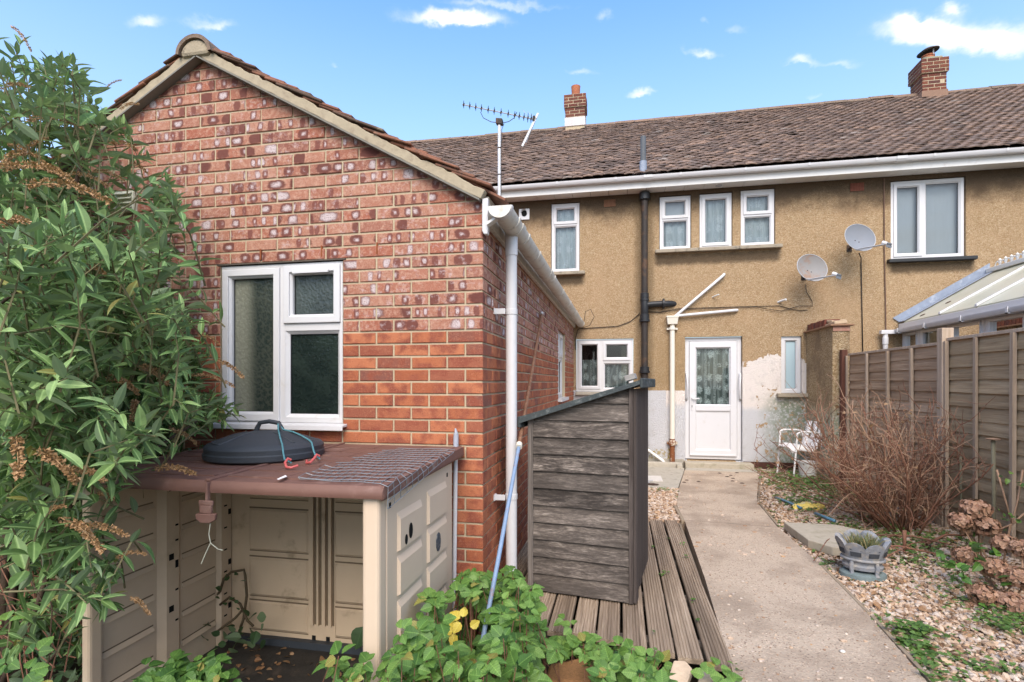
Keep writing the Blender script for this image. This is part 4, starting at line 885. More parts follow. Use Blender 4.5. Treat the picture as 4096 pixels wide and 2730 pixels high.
sheet('gravel_bed', [(.0,5.5),(.6,5.42),(.6,6.17),(.73,7.2),(.2,7.2),(.2,9.1),(-.7,9.1),(-.7,5.5)], -.035, .2, GRAVEL_BED, kind='structure')
gb = [(1.25,.6),(1.35,2.74),(1.41,3.5),(1.445,4.5),(1.43,5.43),(1.50,6.5),(1.86,8.0),(2.05,8.9),(2.05,9.13),(3.6,9.13),(3.6,.6)]
sheet('gravel_bed', gb, -.035, .2, GRAVEL_BED, kind='structure')

def inpoly(x, y, poly):
    c = False; n = len(poly); j = n-1
    for i in range(n):
        xi, yi = poly[i]; xj, yj = poly[j]
        if (yi > y) != (yj > y) and x < (xj-xi)*(y-yi)/(yj-yi) + xi: c = not c
        j = i
    return c
# rounded flat stones, one stuff mesh
bm = bmesh.new(); bmesh.ops.create_icosphere(bm, subdivisions=1, radius=1); ico = np.array([v.co[:] for v in bm.verts]); icof = np.array([[v.index for v in f.verts] for f in bm.faces]); 
icos1 = (ico, icof); bm.free()
def stones(name, areas, mt):
    sm = SM()
    for (poly, x0, x1, y0, y1, n, s0, s1) in areas:
        k = 0
        while k < n:
            x, y = rng.uniform(x0, x1), rng.uniform(y0, y1); k += 1
            if not inpoly(x, y, poly): continue
            if in_view((x, y, 0), .03) is None: continue
            r = rng.uniform(s0, s1); sc = np.diag((r*rng.uniform(.8,1.5), r*rng.uniform(.7,1.1), r*rng.uniform(.4,.7)))
            jit = ico * (1 + rng.normal(0, .16, (len(ico), 1)))
            sm.add(jit @ sc, icof, rotm(rng.normal(0,.35), rng.normal(0,.35), rng.uniform(0,6.3)), (x, y, -.033 + rng.uniform(0,.022)), float(rng.random()))
    return sm.build(name, mt, smooth=False, kind='stuff')
stones('gravel', [(gb, 1.2, 2.9, 2.2, 4.4, 15500, .008, .021), (gb, 1.4, 3.0, 4.4, 6.6, 7500, .010, .022), (gb, 1.5, 3.0, 6.6, 9.1, 3500, .012, .022),
                  ([(.0,5.5),(.6,5.45),(.6,6.17),(.72,7.15),(.2,7.15)], .0, .8, 5.5, 7.2, 3200, .012, .024)], GRAVEL)
# loose grit on the concrete
sm = SM()
for k in range(900):
    y = 2.2 + 6.3*rng.random()**1.7; x = rng.uniform(.5, 1.6)
    if not inpoly(x, y, PATH_L + PATH_R): continue
    r = rng.uniform(.002, .008) if rng.random() < .96 else .016; sm.add(ico * (1 + rng.normal(0,.15,(len(ico),1))), icof, np.diag((r*1.3, r, r*.6)), (x, y, .002), float(rng.random()))
sm.build('grit', GRAVEL, kind='stuff')
# timber edging boards of the path
def edging(p, q, h, label, zt=.004, th=.022):
    p, q = Vector((*p, 0)), Vector((*q, 0)); t = (q-p); n = Vector((-t.y, t.x, 0)).normalized()*th*.5; m = MB(); m.obox((p+q)/2 + Vector((0,0,zt-h/2)), t/2, n, (0,0,h/2))
    o = m.build('path_edging', EDGE_WOOD, bevel=.003); tag(o, label, 'edging board', 'timber edging of the path'); return o
edging((2.022,8.55), (1.525,6.53), .10, 'long thin timber board edging the far bend of the path')
edging((1.515,6.46), (1.447,5.46), .10, 'thin timber edging board between the far bend and the paving slab')
edging((1.455,4.42), (1.42,3.5), .09, 'timber edging board of the path in front of the grey planter')
edging((1.42,3.46), (1.345,2.3), .09, 'nearest timber edging board on the gravel side of the path')
edging((.575,6.12), (.592,5.48), .10, 'short timber board between shell gravel and path behind the decking', th=.035)
edging((.555,5.42), (.505,2.66), .09, 'dark board between the decking and the path', zt=-.012)

# ------------------------------------------------------------------ decking
deck = thing('decking', (.0, 4.1, 0), 'low platform of weathered grooved deck boards under the small shed', 'decking')
ends = [2.70, 2.74, 2.79, 2.84, 2.88, 2.90, 2.92, 2.93, 2.95, 2.98]
for i in range(10):
    x1 = .528 - i*.1335 + rng.normal(0,.002); x0 = x1 - .119; ng = 7; w_ = .119/ng; sec = []
    for k in range(ng):
        a = x0 + k*w_; zt = rng.normal(0, .0008); sec += [(a+.0018, -.004), (a+.0045, zt), (a+w_-.0045, zt), (a+w_-.0018, -.004)]
        if k < ng-1: sec += [(a+w_, -.0055)]
    sec = [(x0, -.028)] + sec[:0] + [(x0, -.003)] + sec + [(x1, -.003), (x1, -.028)]
    y0, y1 = ends[i] + rng.normal(0,.01), 5.46 + rng.normal(0,.015); m = MB(); ys = [y0, y0+.9, y0+1.8, y1]; sag = [0, rng.normal(0,.0025), rng.normal(0,.0025), 0]; xo = [0, rng.normal(0,.002), rng.normal(0,.002), 0]
    k = len(sec); vs = [(x+xo[j], yy, z-.001+sag[j]) for j, yy in enumerate(ys) for x, z in sec]
    m.add(vs, [(j*k+a, j*k+(a+1)%k, (j+1)*k+(a+1)%k, (j+1)*k+a) for j in range(3) for a in range(k)] + [tuple(range(k))[::-1], tuple(range(3*k, 4*k))])
    m.build('deck_board', DECK, deck)
for y in (2.98, 3.6, 4.3, 5.0, 5.4):
    m = MB(); m.box(-.80, .52, y, y+.045, -.14, -.032); m.build('joist', SHED_X, deck)

# ------------------------------------------------------------------ timber fence
FX = 3.0
fence = thing('timber_fence', (FX, 6.2, 0), 'weathered lap panel timber fence with battens along the gravel bed', 'fence')
def panel(y_near, y_far, ztop, batt, matl, n, lean):
    m = MB(); m.box(FX-.020, FX+.022, y_near, y_far, ztop-.028, ztop); pn = m.build('fence_panel', FENCE_POST, fence, bevel=.003)
    hgt = (ztop - .03 + .02)/n
    for i in range(n):
        z = -.02 + i*hgt; ys = np.linspace(y_near+.004, y_far-.004, 9); m = MB(); vs = []
        for yy in ys:
            wv = .004*math.sin(yy*5+i*2.1) + rng.normal(0,.0015); wz = .004*math.sin(yy*2.2+i*1.3) + rng.normal(0,.001)
            vs += [(FX-.010+wv, yy, z-.012+wz), (FX-.002+wv, yy, z-.012+wz), (FX+.012, yy, z+hgt+.008+wz), (FX+.005, yy, z+hgt+.008+wz)]
        fs = [(a*4+k, a*4+(k+1)%4, a*4+4+(k+1)%4, a*4+4+k) for a in range(8) for k in range(4)] + [(3,2,1,0), (32,33,34,35)]
        m.add(vs, fs); m.build('slat', matl, pn)
    for yb in batt:
        m = MB(); l = rng.normal(0, .006); m.prism([(FX-.042+l, yb-.019, -.03), (FX-.014, yb-.019, -.03), (FX-.014, yb+.019, -.03), (FX-.042+l, yb+.019, -.03)], (rng.normal(0,.004), rng.normal(0,.008), ztop+.0)); m.build('batten', FENCE_POST, pn, bevel=.003)
panel(5.83, 7.97, 1.735, (7.95, 7.37, 6.84, 6.33), FENCE_A, 16, 0)
panel(3.70, 5.74, 1.765, (5.72, 5.31, 4.86, 4.30, 3.74), FENCE_B, 15, 0)
panel(1.55, 3.60, 1.765, (3.56, 3.1, 2.6, 2.1, 1.6), FENCE_B, 15, 0)
for (yy, h) in ((5.785, 1.86), (3.65, 1.86)):
    m = MB(); m.box(FX-.055, FX+.045, yy-.045, yy+.045, -.3, h); m.build('post', FENCE_POST, fence, bevel=.006)
m = MB(); m.box(FX-.09, FX-.015, 7.985, 8.06, -.3, 1.79); m.build('post', m_wood('rusty_brown_post', False, 2, [(.05,.02,.014),(.10,.04,.025),(.14,.06,.04),(.2,.1,.07)], .2), fence, bevel=.005, label='dark red brown end post beside the rendered wall stub')
for yy in (5.0,):
    m = MB(); m.box(FX-.046, FX-.040, 4.30-.012, 4.30+.022, .15, 1.05); m.build('batten_repair', FENCE_POST, fence)

# ------------------------------------------------------------------ rendered wall stub with broken brick capping
stub = thing('garden_wall', (2.94, 8.6, 0), 'short rendered wall stub with a crumbling capping of bricks beside the slim window', 'wall')
m = MB(); m.box(2.83, 3.05, 8.08, F-.004, -.3, 2.13); m.build('wall', STUB, stub, bevel=.012)
m = MB(); m.box(2.79, 3.09, 8.03, F-.006, 2.118, 2.142); m.build('tile_creasing', m_simple('creasing_tile', (.26,.15,.09), .9, .3, 14, .4, 60, .2), stub, bevel=.005)
y = F - .03; k = 0
while y > 8.42:
    m = MB(); h = .215 if k % 4 else .205; m.box(2.835+rng.normal(0,.004), 3.045, y-.062, y, 2.143, 2.143+.10+rng.normal(0,.006)); m.build('brick', CHIM, stub, bevel=.006); y -= .0735; k += 1
m = MB(); m.obox((2.94,8.26,2.165), (.085,.01,.006), (-.01,.145,-.012), (0,.004,.026)); m.obox((2.93,8.33,2.20), (.06,.01,-.008), (-.01,.075,.010), (0,0,.020)); m.obox((2.97,8.17,2.195), (.045,.008,.008), (-.006,.05,-.008), (0,0,.012)); m.build('broken_mortar', m_simple('broken_mortar', (.44,.33,.22), .95, .3, 14, .8, 50, .1, dirt=(.36,.16,.09), dscale=8), stub, bevel=.018)
m = MB(); m.box(2.835, 3.046, 8.068, 8.081, 2.05, 2.116); m.build('bare_brick', m_simple('pale_bare_brick', (.36,.19,.14), .95, .3, 20, .6, 60, .1, dirt=(.36,.30,.22), dscale=10), stub)

# ------------------------------------------------------------------ neighbour's conservatory
cons = thing('conservatory', (4.6, 7.5, 0), 'white conservatory with a sloping polycarbonate roof behind the fence', 'conservatory')
CX, RX, CZ, RZ = 4.13, 5.30, 2.235, 2.94; yF, yN = F-.01, 4.9; dx, dz = RX-CX, RZ-CZ
POLY = m_simple('cream_polycarbonate', (.52,.50,.39), .35, .06, 3, .15, 40, .5, dirt=(.42,.42,.30), dscale=2)
bars = [9.03, 8.10, 7.35, 6.55, 5.75, 4.95]
for a, b in zip(bars, bars[1:]):
    m = MB(); m.prism([(CX,a-.02,CZ),(RX,a-.02,RZ),(RX,b+.02,RZ),(CX,b+.02,CZ)], (0,0,.016)); m.build('roof_panel', POLY, cons)
for b in bars[1:]:
    m = MB(); m.prism([(CX-.01,b-.022,CZ+.012),(RX,b-.022,RZ+.012),(RX,b+.022,RZ+.012),(CX-.01,b+.022,CZ+.012)], (0,0,.032)); m.build('glazing_bar', PVC, cons, bevel=.006)
m = MB(); m.prism([(CX-.02,yF-.005,CZ+.03),(RX,yF-.005,RZ+.04),(RX,yF-.005,RZ+.16),(CX-.10,yF-.005,CZ+.09)], (0,-.008,0)); m.prism([(CX-.02,yF,CZ+.02),(RX,yF,RZ+.03),(RX,yF-.16,RZ+.032),(CX-.02,yF-.16,CZ+.022)], (0,0,.012)); m.build('lead_flashing', LEAD, cons)
m = MB(); m.box(RX-.06, RX+.06, yN, yF-.02, RZ+.01, RZ+.075); rg = m.build('ridge_bar', PVC_OLD, cons, bevel=.01)
m = MB()
for yy in np.arange(yN+.1, yF-.2, .115):
    m.lathe([(.006,.0),(.010,.05),(.006,.06),(.022,.085),(.0,.11)], (RX, yy, RZ+.075), 8, cap=False)
    m.tube([(RX,yy,RZ+.08),(RX,yy+.03,RZ+.135),(RX,yy+.0575,RZ+.15),(RX,yy+.085,RZ+.135),(RX,yy+.115,RZ+.08)], .008, 6)
m.build('ridge_cresting', PVC_OLD, cons, smooth=True)
m = MB(); m.box(CX-.02, CX+.05, yN, yF, 2.135, 2.232); m.build('eaves_beam', PVC, cons, bevel=.008)
g3, sd, up, out = gutter(cons, (CX-.075,yN,2.14), (CX-.075,9.24-.12,2.14), .052, PVC, square=True); g3.name = 'gutter'
for yy in (8.9, 8.2, 7.4, 6.6):
    m = MB(); m.box(CX-.14, CX-.01, yy, yy+.035, 2.076, 2.088); m.box(CX-.14,CX-.130,yy,yy+.035,2.076,2.150); m.build('gutter_bracket', PVC, g3)
m = MB(); m.box(CX-.30, CX-.03, 9.02, 9.10, 2.075, 2.135); m.tube([(CX-.23,9.06,2.09),(CX-.23,9.06,.0)], .034, 14); m.tube([(CX-.23,9.06,2.03),(CX-.23,9.06,1.92)], .041, 14); m.build('downpipe', PVC, cons, bevel=.006)
yb = [9.10, 8.62, 7.92, 7.22, 6.52, 5.82, 5.12]
for a, b in zip(yb, yb[1:]):
    fx = CX+.012; T = lambda x, y, z: (fx + (y-0), x, z)
    fm = MB(lambda x, y, z, a=a: (fx + y, x, z)); fm.ring(b+.003, a-.003, .62, 2.134, .06, 0, .06); fr = fm.build('window', PVC, cons)
    fm = MB(lambda x, y, z: (fx + y, x, z)); fm.ring(b+.064, a-.064, .68, 2.073, .030, -.012, .05, .008); fm.build('sash', PVC, fr)
    fm = MB(lambda x, y, z: (fx + y, x, z)); fm.quad((b+.09,.03,.71),(a-.09,.03,.71),(a-.09,.03,2.045),(b+.09,.03,2.045)); fm.build('pane', GLASS, fr)
m = MB(); m.quad((CX+.22,yN,-.1),(CX+.22,yF,-.1),(CX+.22,yF,2.2),(CX+.22,yN,2.2)); m.build('inner_blind', m_simple('buff_blind', (.42,.40,.30), .9, .1, 4), cons)
m = MB(); m.box(CX+.0, CX+.10, yN, yF, -.24, .615); m.build('dwarf_wall', CHIM, cons)
for (yy, xx) in ((8.6, CX+.36), (8.72, CX+.10)):
    m = MB(); z = CZ + (xx-CX)*dz/dx + .017; m.lathe([(.0,.006),(.03,.005),(.036,.0)], (0,0,0), 10, cap=False); q = math.atan2(dz, dx); m.v = [(xx + a*math.cos(q) - c*math.sin(q), yy + b*1.3, z + a*math.sin(q) + c*math.cos(q)) for a,b,c in m.v]; m.build('moss_lump', m_simple('moss_lump', (.07,.04,.025), .95, .3, 30), cons)

# ------------------------------------------------------------------ small timber shed
SA = R(-8.8); sc_, ss_ = math.cos(SA), math.sin(SA); SO = Vector((-.591, 3.454, 0))
def sx(x, y, z): return (SO.x + x*sc_ - y*ss_, SO.y + x*ss_ + y*sc_, z + .012)      # shed coordinates: x along the front, y back
shed = thing('garden_shed', tuple(SO), 'small weathered lap board shed with a felted pent roof, standing on the decking', 'shed')
SW_, SD_ = .672, .72; zl, zr = 1.105, 1.318
n = 12
hs = zr/n; sh_edge = lambda x: zl + (zr-zl)*x/SW_
for i in range(n):
    z0 = i*hs; z1 = min(z0 + hs + .012, 99); xs = [.036, SW_-.026]
    top = lambda x: min(z1, sh_edge(x))
    if top(xs[1]) - z0 < .02: continue
    xa = xs[0] if top(xs[0]) > z0 + .006 else SW_*(z0+.006-zl)/(zr-zl)
    pts = [xa] + [q for q in np.linspace(xa, xs[1], 9)[1:-1]] + [xs[1]]; m = MB(sx); wz = [rng.normal(0,.0005) for _ in pts]; vs = []
    for q, wv in zip(pts, wz): vs += [(q, -.021+wv, z0+wv), (q, -.004, z0), (q, .004, top(q)), (q, -.003+wv*.5, top(q))]
    k = len(pts); m.add(vs, [(a*4+b, a*4+(b+1)%4, a*4+4+(b+1)%4, a*4+4+b) for a in range(k-1) for b in range(4)] + [(3,2,1,0), tuple(4*(k-1)+b for b in range(4))])
    m.build('board', SHED_X, shed)
m = MB(sx); m.box(.0, .036, -.024, .02, 0, zl-.005); m.build('corner_trim', m_wood('pale_shed_trim', False, 2, [(.05,.042,.036),(.13,.11,.095),(.22,.19,.165),(.38,.34,.30)], .1), shed, bevel=.003)
m = MB(sx); m.box(SW_-.026, SW_, -.024, .02, -.006, zr-.01); m.build('corner_trim', SHED_Z, shed, bevel=.003)
m = MB(sx); m.box(SW_+.001, SW_+.020, -.02, .085, .0, zr-.02); m.build('side_trim', SHED_Z, shed, bevel=.003)
ns = 8
for i in range(ns):
    a, b = .088 + (SD_-.088)*i/ns, .088 + (SD_-.088)*(i+1)/ns - .004; m = MB(sx); m.box(SW_-.002+rng.normal(0,.001), SW_+.010, a, b, .01+rng.uniform(0,.03), zr-.02); m.build('side_board', SHED_Z, shed)
m = MB(sx); m.box(.0, .012, .02, SD_, .0, zl-.01); m.box(.0, SW_, SD_-.012, SD_, .0, zl-.01); m.build('back_panel', SHED_X, shed)
m = MB(sx); m.prism([(-.035,-.055,zl-.002),(SW_+.045,-.055,zr+.018),(SW_+.045,-.055,zr+.030),(-.035,-.055,zl+.010)], (0,SD_+.10,0)); rf = m.build('roof', FELT, shed, bevel=.004)
m = MB(sx); m.prism([(-.04,-.068,zl-.030),(.40,-.066,zl-.030+.45*(zr-zl)/SW_*1.02),(SW_+.045,-.066,zr+.006),(SW_+.048,-.062,zr+.034),(-.04,-.062,zl+.012)], (0,.014,0)); m.build('felt_edge', FELT, rf)
m = MB(sx); m.box(-.06, -.036, -.06, SD_, zl-.06, zl+.012); m.box(SW_+.046, SW_+.062, -.07, SD_, zr-.015, zr+.045); m.build('felt_edge', FELT, rf, bevel=.006)
m = MB(sx); m.obox((SW_-.022, .04, zr+.050), (.030,0,.009), (0,.05,0), (-.005,0,.017)); tag(m.build('timber_block', BLOCK_WOOD, bevel=.004), 'small grey offcut of timber lying on the high corner of the shed roof', 'block')

# ------------------------------------------------------------------ plastic storage box without its doors
BX0, BX1, BY0, BY1, BZ0, BZ1 = -2.335, -.92, 1.94, 2.86, -.22, .905
box = thing('storage_box', (-1.63, 2.4, BZ0), 'open cream plastic garden storage box with a brown lid and no doors', 'storage box')
def pads(name, mt, mtd, face, cells, proud, slope=.012):
    """moulded pads standing proud of a panel; face(u, v, d) gives the point"""
    m = MB()
    for (a, b, e, f) in cells:
        o = [(a,e),(b,e),(b,f),(a,f)]; i = [(a+.008,e+.006),(b-.012,e+.006),(b-.012,f-.03),(a+.008,f-.03)]
        m.add([face(u,v,0) for u,v in o] + [face(u,v,proud) for u,v in i], [(4,5,6,7)] + [(k,(k+1)%4,4+(k+1)%4,4+k) for k in range(4)])
    return m.build(name, mt, mtd)
# right panel
m = MB(); m.box(BX1-.022, BX1, BY0+.07, BY1, BZ0, BZ1); rp = m.build('side_panel', CREAM_PLASTIC, box, bevel=.006)
FR = lambda u, v, d: (BX1 + d - .0005, u, v)
pads('moulded_pads', CREAM_PLASTIC, rp, FR, [(BY0+.17, BY0+.44, z, z+.165) for z in (.64,.455,.27,.085,-.10)] + [(BY0+.52, BY0+.80, z, z+.165) for z in (.66,.475,.29,.105,-.08)], .014)
for (y, z, r1, r2) in ((2.345-.12,.700,.020,.034), (2.30-.125,.675,.014,.022)):
    m = MB(); m.lathe([(1,-.001),(1,.001)], (0,0,0), 14); m.v = [(BX1+.0150+c, y+a*r1, z+b*r2) for a,b,c in m.v]; m.build('hole', DARK, rp)
m = MB(); m.lathe([(1,-.002),(1,.003)], (0,0,0), 9); m.v = [(BX1+.0150+c, 2.585+a*.032, .545+b*.048) for a,b,c in m.v]; m.build('badge', m_simple('grey_badge', (.05,.06,.075), .6, .7, 120, .8, 160, .4, dirt=(.22,.22,.2), dscale=60), rp)
for (y, z) in ((2.03,.84),(2.76,.84)):
    m = MB(); m.box(BX1-.001, BX1+.0012, y, y+.018, z, z+.022); m.build('slot', DARK, rp)
# front corner posts, rounded
def post(x0, x1, mt):
    m = MB(); m.box(x0, x1, BY0, BY0+.075, BZ0, BZ1); return m.build('corner_post', mt, box, bevel=.018, seg=3)
post(BX1-.075, BX1-.001, CREAM_PLASTIC); post(BX0+.001, BX0+.045, CREAM_INSIDE)
# left panel seen from inside: two moulded fields and a column between them
m = MB(); m.box(BX0, BX0+.018, BY0+.06, BY1, BZ0, BZ1); lp = m.build('side_panel', CREAM_INSIDE, box)
FL = lambda u, v, d: (BX0 + .0175 + d, u, v)
for (a, b) in ((BY0+.08, BY0+.36), (BY0+.54, BY0+.78)):
    for k in range(7):
        z = -.17 + k*.155; m = MB(); m.add([FL(a,z+.128,0),FL(b,z+.134,0),FL(b,z+.112,.012),FL(a,z+.106,.012),FL(a,z+.10,0),FL(b,z+.106,0)], [(0,1,2,3),(3,2,5,4),(0,3,4),(1,5,2)]); m.build('moulded_rib', CREAM_INSIDE, lp)
        m = MB(); m.quad(FL(a,z+.1285,.001),FL(b,z+.1345,.001),FL(b,z+.142,.001),FL(a,z+.135,.001)); m.build('dirt_line', RIB_DIRT, lp)
m = MB(); m.add([FL(BY0+.38,BZ0,0),FL(BY0+.42,BZ0,.022),FL(BY0+.50,BZ0,.022),FL(BY0+.53,BZ0,0),FL(BY0+.38,BZ1,0),FL(BY0+.42,BZ1,.022),FL(BY0+.50,BZ1,.022),FL(BY0+.53,BZ1,0)], [(0,1,5,4),(1,2,6,5),(2,3,7,6)]); m.build('moulded_column', CREAM_INSIDE, lp)
m = MB(); m.add([FL(BY0+.79,BZ0,0),FL(BY0+.81,BZ0,.02),FL(BY0+.89,BZ0,.02),FL(BY0+.90,BZ0,0),FL(BY0+.79,BZ1,0),FL(BY0+.81,BZ1,.02),FL(BY0+.89,BZ1,.02),FL(BY0+.90,BZ1,0)], [(0,1,5,4),(1,2,6,5),(2,3,7,6)]); m.build('moulded_column', CREAM_INSIDE, lp)
for z in (.80,.44,.17,-.13):
    m = MB(); m.box(BX0+.039, BX0+.0405, BY0+.435, BY0+.465, z-.016, z+.016); m.build('slot', DARK, lp)
for z in (.60,.52,.38,.26,.10):
    m = MB(); m.box(BX0+.039, BX0+.0405, BY0+.475, BY0+.495, z-.005, z+.005 if z != .38 else z+.035); m.build('slot', DARK, lp)
for z in (.72,.62,.49,.36,.23,.10,-.03): 
    m = MB(); m.box(BX0+.037, BX0+.0385, BY0+.83, BY0+.855, z-.005, z+.004); m.build('slot', DARK, lp)
for z in (.58,.28,.02):
    m = MB(); m.box(BX0+.037, BX0+.0385, BY0+.865, BY0+.888, z-.018, z+.014); m.build('slot', DARK, lp)
# back panel with recessed fields and a double hinge channel
m = MB(); m.box(BX0+.02, BX1-.02, BY1-.02, BY1, BZ0, BZ1); bp = m.build('back_panel', CREAM_BACK, box)
FB = lambda u, v, d: (u, BY1 - .0195 - d, v)
def field(u0, u1, v0, v1):
    m = MB(); w_ = .012; o = [(u0,v0),(u1,v0),(u1,v1),(u0,v1)]; i = [(u0+w_,v0+w_),(u1-w_,v0+w_),(u1-w_,v1-w_),(u0+w_,v1-w_)]
    m.add([FB(u,v,0) for u,v in o] + [FB(u,v,.010) for u,v in i], [(4,5,6,7)] + [(k,(k+1)%4,4+(k+1)%4,4+k) for k in range(4)]); m.build('moulded_field', CREAM_BACK, bp)
    m = MB(); m.quad(FB(u0,v1-.001,.0015),FB(u1,v1-.001,.0015),FB(u1,v1+.008,.0015),FB(u0,v1+.008,.0015)); m.quad(FB(u0+.002,v0-.006,.0012),FB(u1,v0-.006,.0012),FB(u1,v0,.0012),FB(u0+.002,v0,.0012)); m.build('dirt_line', RIB_DIRT, bp)
UC = -1.705
for (u0, u1) in ((-2.18, UC-.085), (UC+.085, -1.02)):
    for (v0, v1) in ((.66,.87), (.35,.60), (.08,.31), (-.12,.05)): field(u0, u1, v0, v1)
for (du, w_, h) in ((-.058,.020,.0),(-.020,.012,.0),(.022,.012,.0),(.058,.018,.0)):
    m = MB(); m.box(UC+du-w_/2, UC+du+w_/2, BY1-.0345, BY1-.02, -.06, .89); m.build('hinge_channel', CREAM_BACK, bp)
    m = MB(); m.quad(FB(UC+du+w_/2,-.06,.001),FB(UC+du+w_/2+.013,-.06,.001),FB(UC+du+w_/2+.013,.88,.001),FB(UC+du+w_/2,.88,.001)); m.build('dirt_line', RIB_DIRT, bp)
for x in (UC-.05, UC+.04):
    m = MB(); m.box(x-.012, x+.012, BY1-.0215, BY1-.0198, -.15, -.125); m.build('slot', DARK, bp)
m = MB(); m.box(BX0+.02, BX1-.02, BY0+.02, BY1-.02, BZ0, BZ0+.03); m.build('floor_panel', m_simple('dirty_black_floor', (.03,.027,.023), .8, .5, 12, .8, 40, .3, dirt=(.08,.06,.045), dscale=9), box)
m = MB(); m.box(BX0+.02, BX1-.02, BY1-.06, BY1-.021, BZ0+.03, BZ0+.07); m.build('floor_edge', BIN, box)
# lid in two leaves with shingle relief, a rolled front lip and a centre strip
XM = -1.655; LX0, LX1, LY0, LY1 = -2.375, -.895, 1.915, 3.0
lz = lambda y: .948 + (y-LY0)*.026
for (a, b, nm) in ((LX0, XM-.004, 'lid_leaf'), (XM+.004, LX1, 'lid_leaf')):
    m = MB(); n_ = 8; vs = []
    for j, xx in enumerate(np.linspace(a, b, n_+1)):
        bow = .018*math.cos((xx-XM)/.74*math.pi/2); y0 = LY0 - bow
        prof = [(y0+.03,.905),(y0+.004,.900),(y0,.912),(y0+.002,.932),(y0+.016,lz(y0)),(LY1-.01,lz(LY1)),(LY1,lz(LY1)-.01),(LY1,lz(LY1)-.05),(LY1-.02,lz(LY1)-.05),(LY1-.02,lz(LY1)-.02),(y0+.03,lz(y0)-.018)]
        vs += [(xx, p, q) for p, q in prof]
    k = len(prof); m.add(vs, [(j*k+i, j*k+(i+1)%k, (j+1)*k+(i+1)%k, (j+1)*k+i) for j in range(n_) for i in range(k)] + [tuple(range(k))[::-1], tuple(n_*k+i for i in range(k))]); lf = m.build(nm, BROWN_PLASTIC, box, smooth=True)
    m = MB(); rows = 7
    for r in range(rows):
        y0 = LY0 + .075 + r*(LY1-LY0-.10)/rows; y1 = y0 + (LY1-LY0-.10)/rows - .005; x = a + .02 - (.13 if r % 2 else 0)
        while x < b - .03:
            p, q = max(x, a+.015), min(x + .255, b-.04)
            if q-p > .02: m.add([(p,y0,lz(y0)+.005),(q,y0,lz(y0)+.005),(q,y1,lz(y1)+.001),(p,y1,lz(y1)+.001),(p,y0,lz(y0)-.003),(q,y0,lz(y0)-.003)], [(0,1,2,3),(4,5,1,0),(0,3,4),(1,5,2)])
            x += .26
    m.build('shingle_relief', BROWN_PLASTIC, lf)
for (xx, s_) in ((LX1, 1), (LX0, -1)):
    m = MB(); m.prism([(xx-.030*s_,LY0+.02,.955),(xx,LY0+.005,.945),(xx+.004*s_,LY0+.005,.90),(xx-.006*s_,LY0+.005,.888),(xx-.03*s_,LY0+.02,.90)], (0,LY1-LY0-.005,.026*(LY1-LY0))); m.build('lid_edge', BROWN_PLASTIC, box, bevel=.008)
m = MB(); m.prism([(XM-.012,LY0-.012,lz(LY0)-.004),(XM+.012,LY0-.012,lz(LY0)-.004),(XM+.012,LY0-.012,lz(LY0)+.008),(XM-.012,LY0-.012,lz(LY0)+.008)], (0,LY1-LY0+.01,.028)); m.build('centre_strip', BROWN_PLASTIC, box, bevel=.004)
lx, ly = -1.645, 1.895
m = MB(); m.box(lx-.006, lx+.006, ly-.012, ly+.008, .865, .945); m.box(lx-.033, lx+.033, ly-.016, ly-.004, .852, .872); m.box(lx-.028, lx+.028, ly-.018, ly-.004, .82, .853)
m.prism([(lx-.045,ly-.02,.818),(lx+.050,ly-.02,.822),(lx+.045,ly-.02,.795),(lx+.02,ly-.02,.782),(lx-.02,ly-.02,.782),(lx-.042,ly-.02,.796)], (0,.016,0)); m.build('latch', BROWN_PLASTIC, box, bevel=.004)
m = MB(); m.tube([(lx+.02,ly-.012,.78),(lx+.012,ly-.01,.735),(lx+.018,ly-.008,.70),(lx-.002,ly-.01,.66),(lx-.022,ly-.012,.615)], .0022, 5); m.tube([(lx+.018,ly-.008,.70),(lx+.045,ly,.675),(lx+.06,ly+.01,.668)], .002, 5); tag(m.build('frayed_string', m_simple('pale_string', (.42,.42,.33), .9, .2, 30)), 'frayed pale string hanging from the brown latch of the storage box', 'string')

# ------------------------------------------------------------------ dustbin lid with bungee cord on the box
BC = (-1.815, 2.49, .966)
lid = thing('bin_lid', BC, 'round black dustbin lid with a loop handle lying on the brown storage box lid', 'bin lid')
m = MB(); m.lathe([(.280,.0),(.288,.006),(.290,.030),(.284,.036),(.284,.040),(.286,.058),(.272,.074),(.235,.085),(.15,.115),(.07,.130),(.0,.133)], BC, 44, cap=False); m.build('dome', BIN, lid, smooth=True)
m = MB(); hx, hy, hz = BC[0]-.005, BC[1]+.035, BC[2]+.122; m.tube([(hx-.080,hy,hz-.02),(hx-.072,hy,hz+.02),(hx-.055,hy,hz+.048),(hx,hy,hz+.056),(hx+.055,hy,hz+.048),(hx+.072,hy,hz+.02),(hx+.085,hy,hz-.02)], [.018,.013,.012,.012,.012,.013,.018], 10); m.build('handle', BIN, lid, smooth=True)
def dome_z(r): return BC[2] + np.interp(r, [0,.07,.15,.235,.272,.286], [.133,.130,.115,.085,.074,.058])
for (a0, a1, r0, r1) in ((R(200),R(212),.09,.25), (R(212),R(250),.245,.25), (R(250),R(258),.25,.09), (R(330),R(338),.09,.24), (R(15),R(8),.09,.25)):
    m = MB(); P = []
    for k in range(9): q = k/8; rr = r0+(r1-r0)*q; aa = a0+(a1-a0)*q; P.append((BC[0]+rr*math.cos(aa), BC[1]+rr*math.sin(aa), dome_z(rr)+.0005))
    m.tube(P, .004, 5); m.build('moulded_ridge', BIN, lid, smooth=True)
cord = thing('bungee_cord', (BC[0]+.15, BC[1]-.1, BC[2]), 'teal elastic cord with faded red hooks looped over the dustbin lid', 'bungee cord')
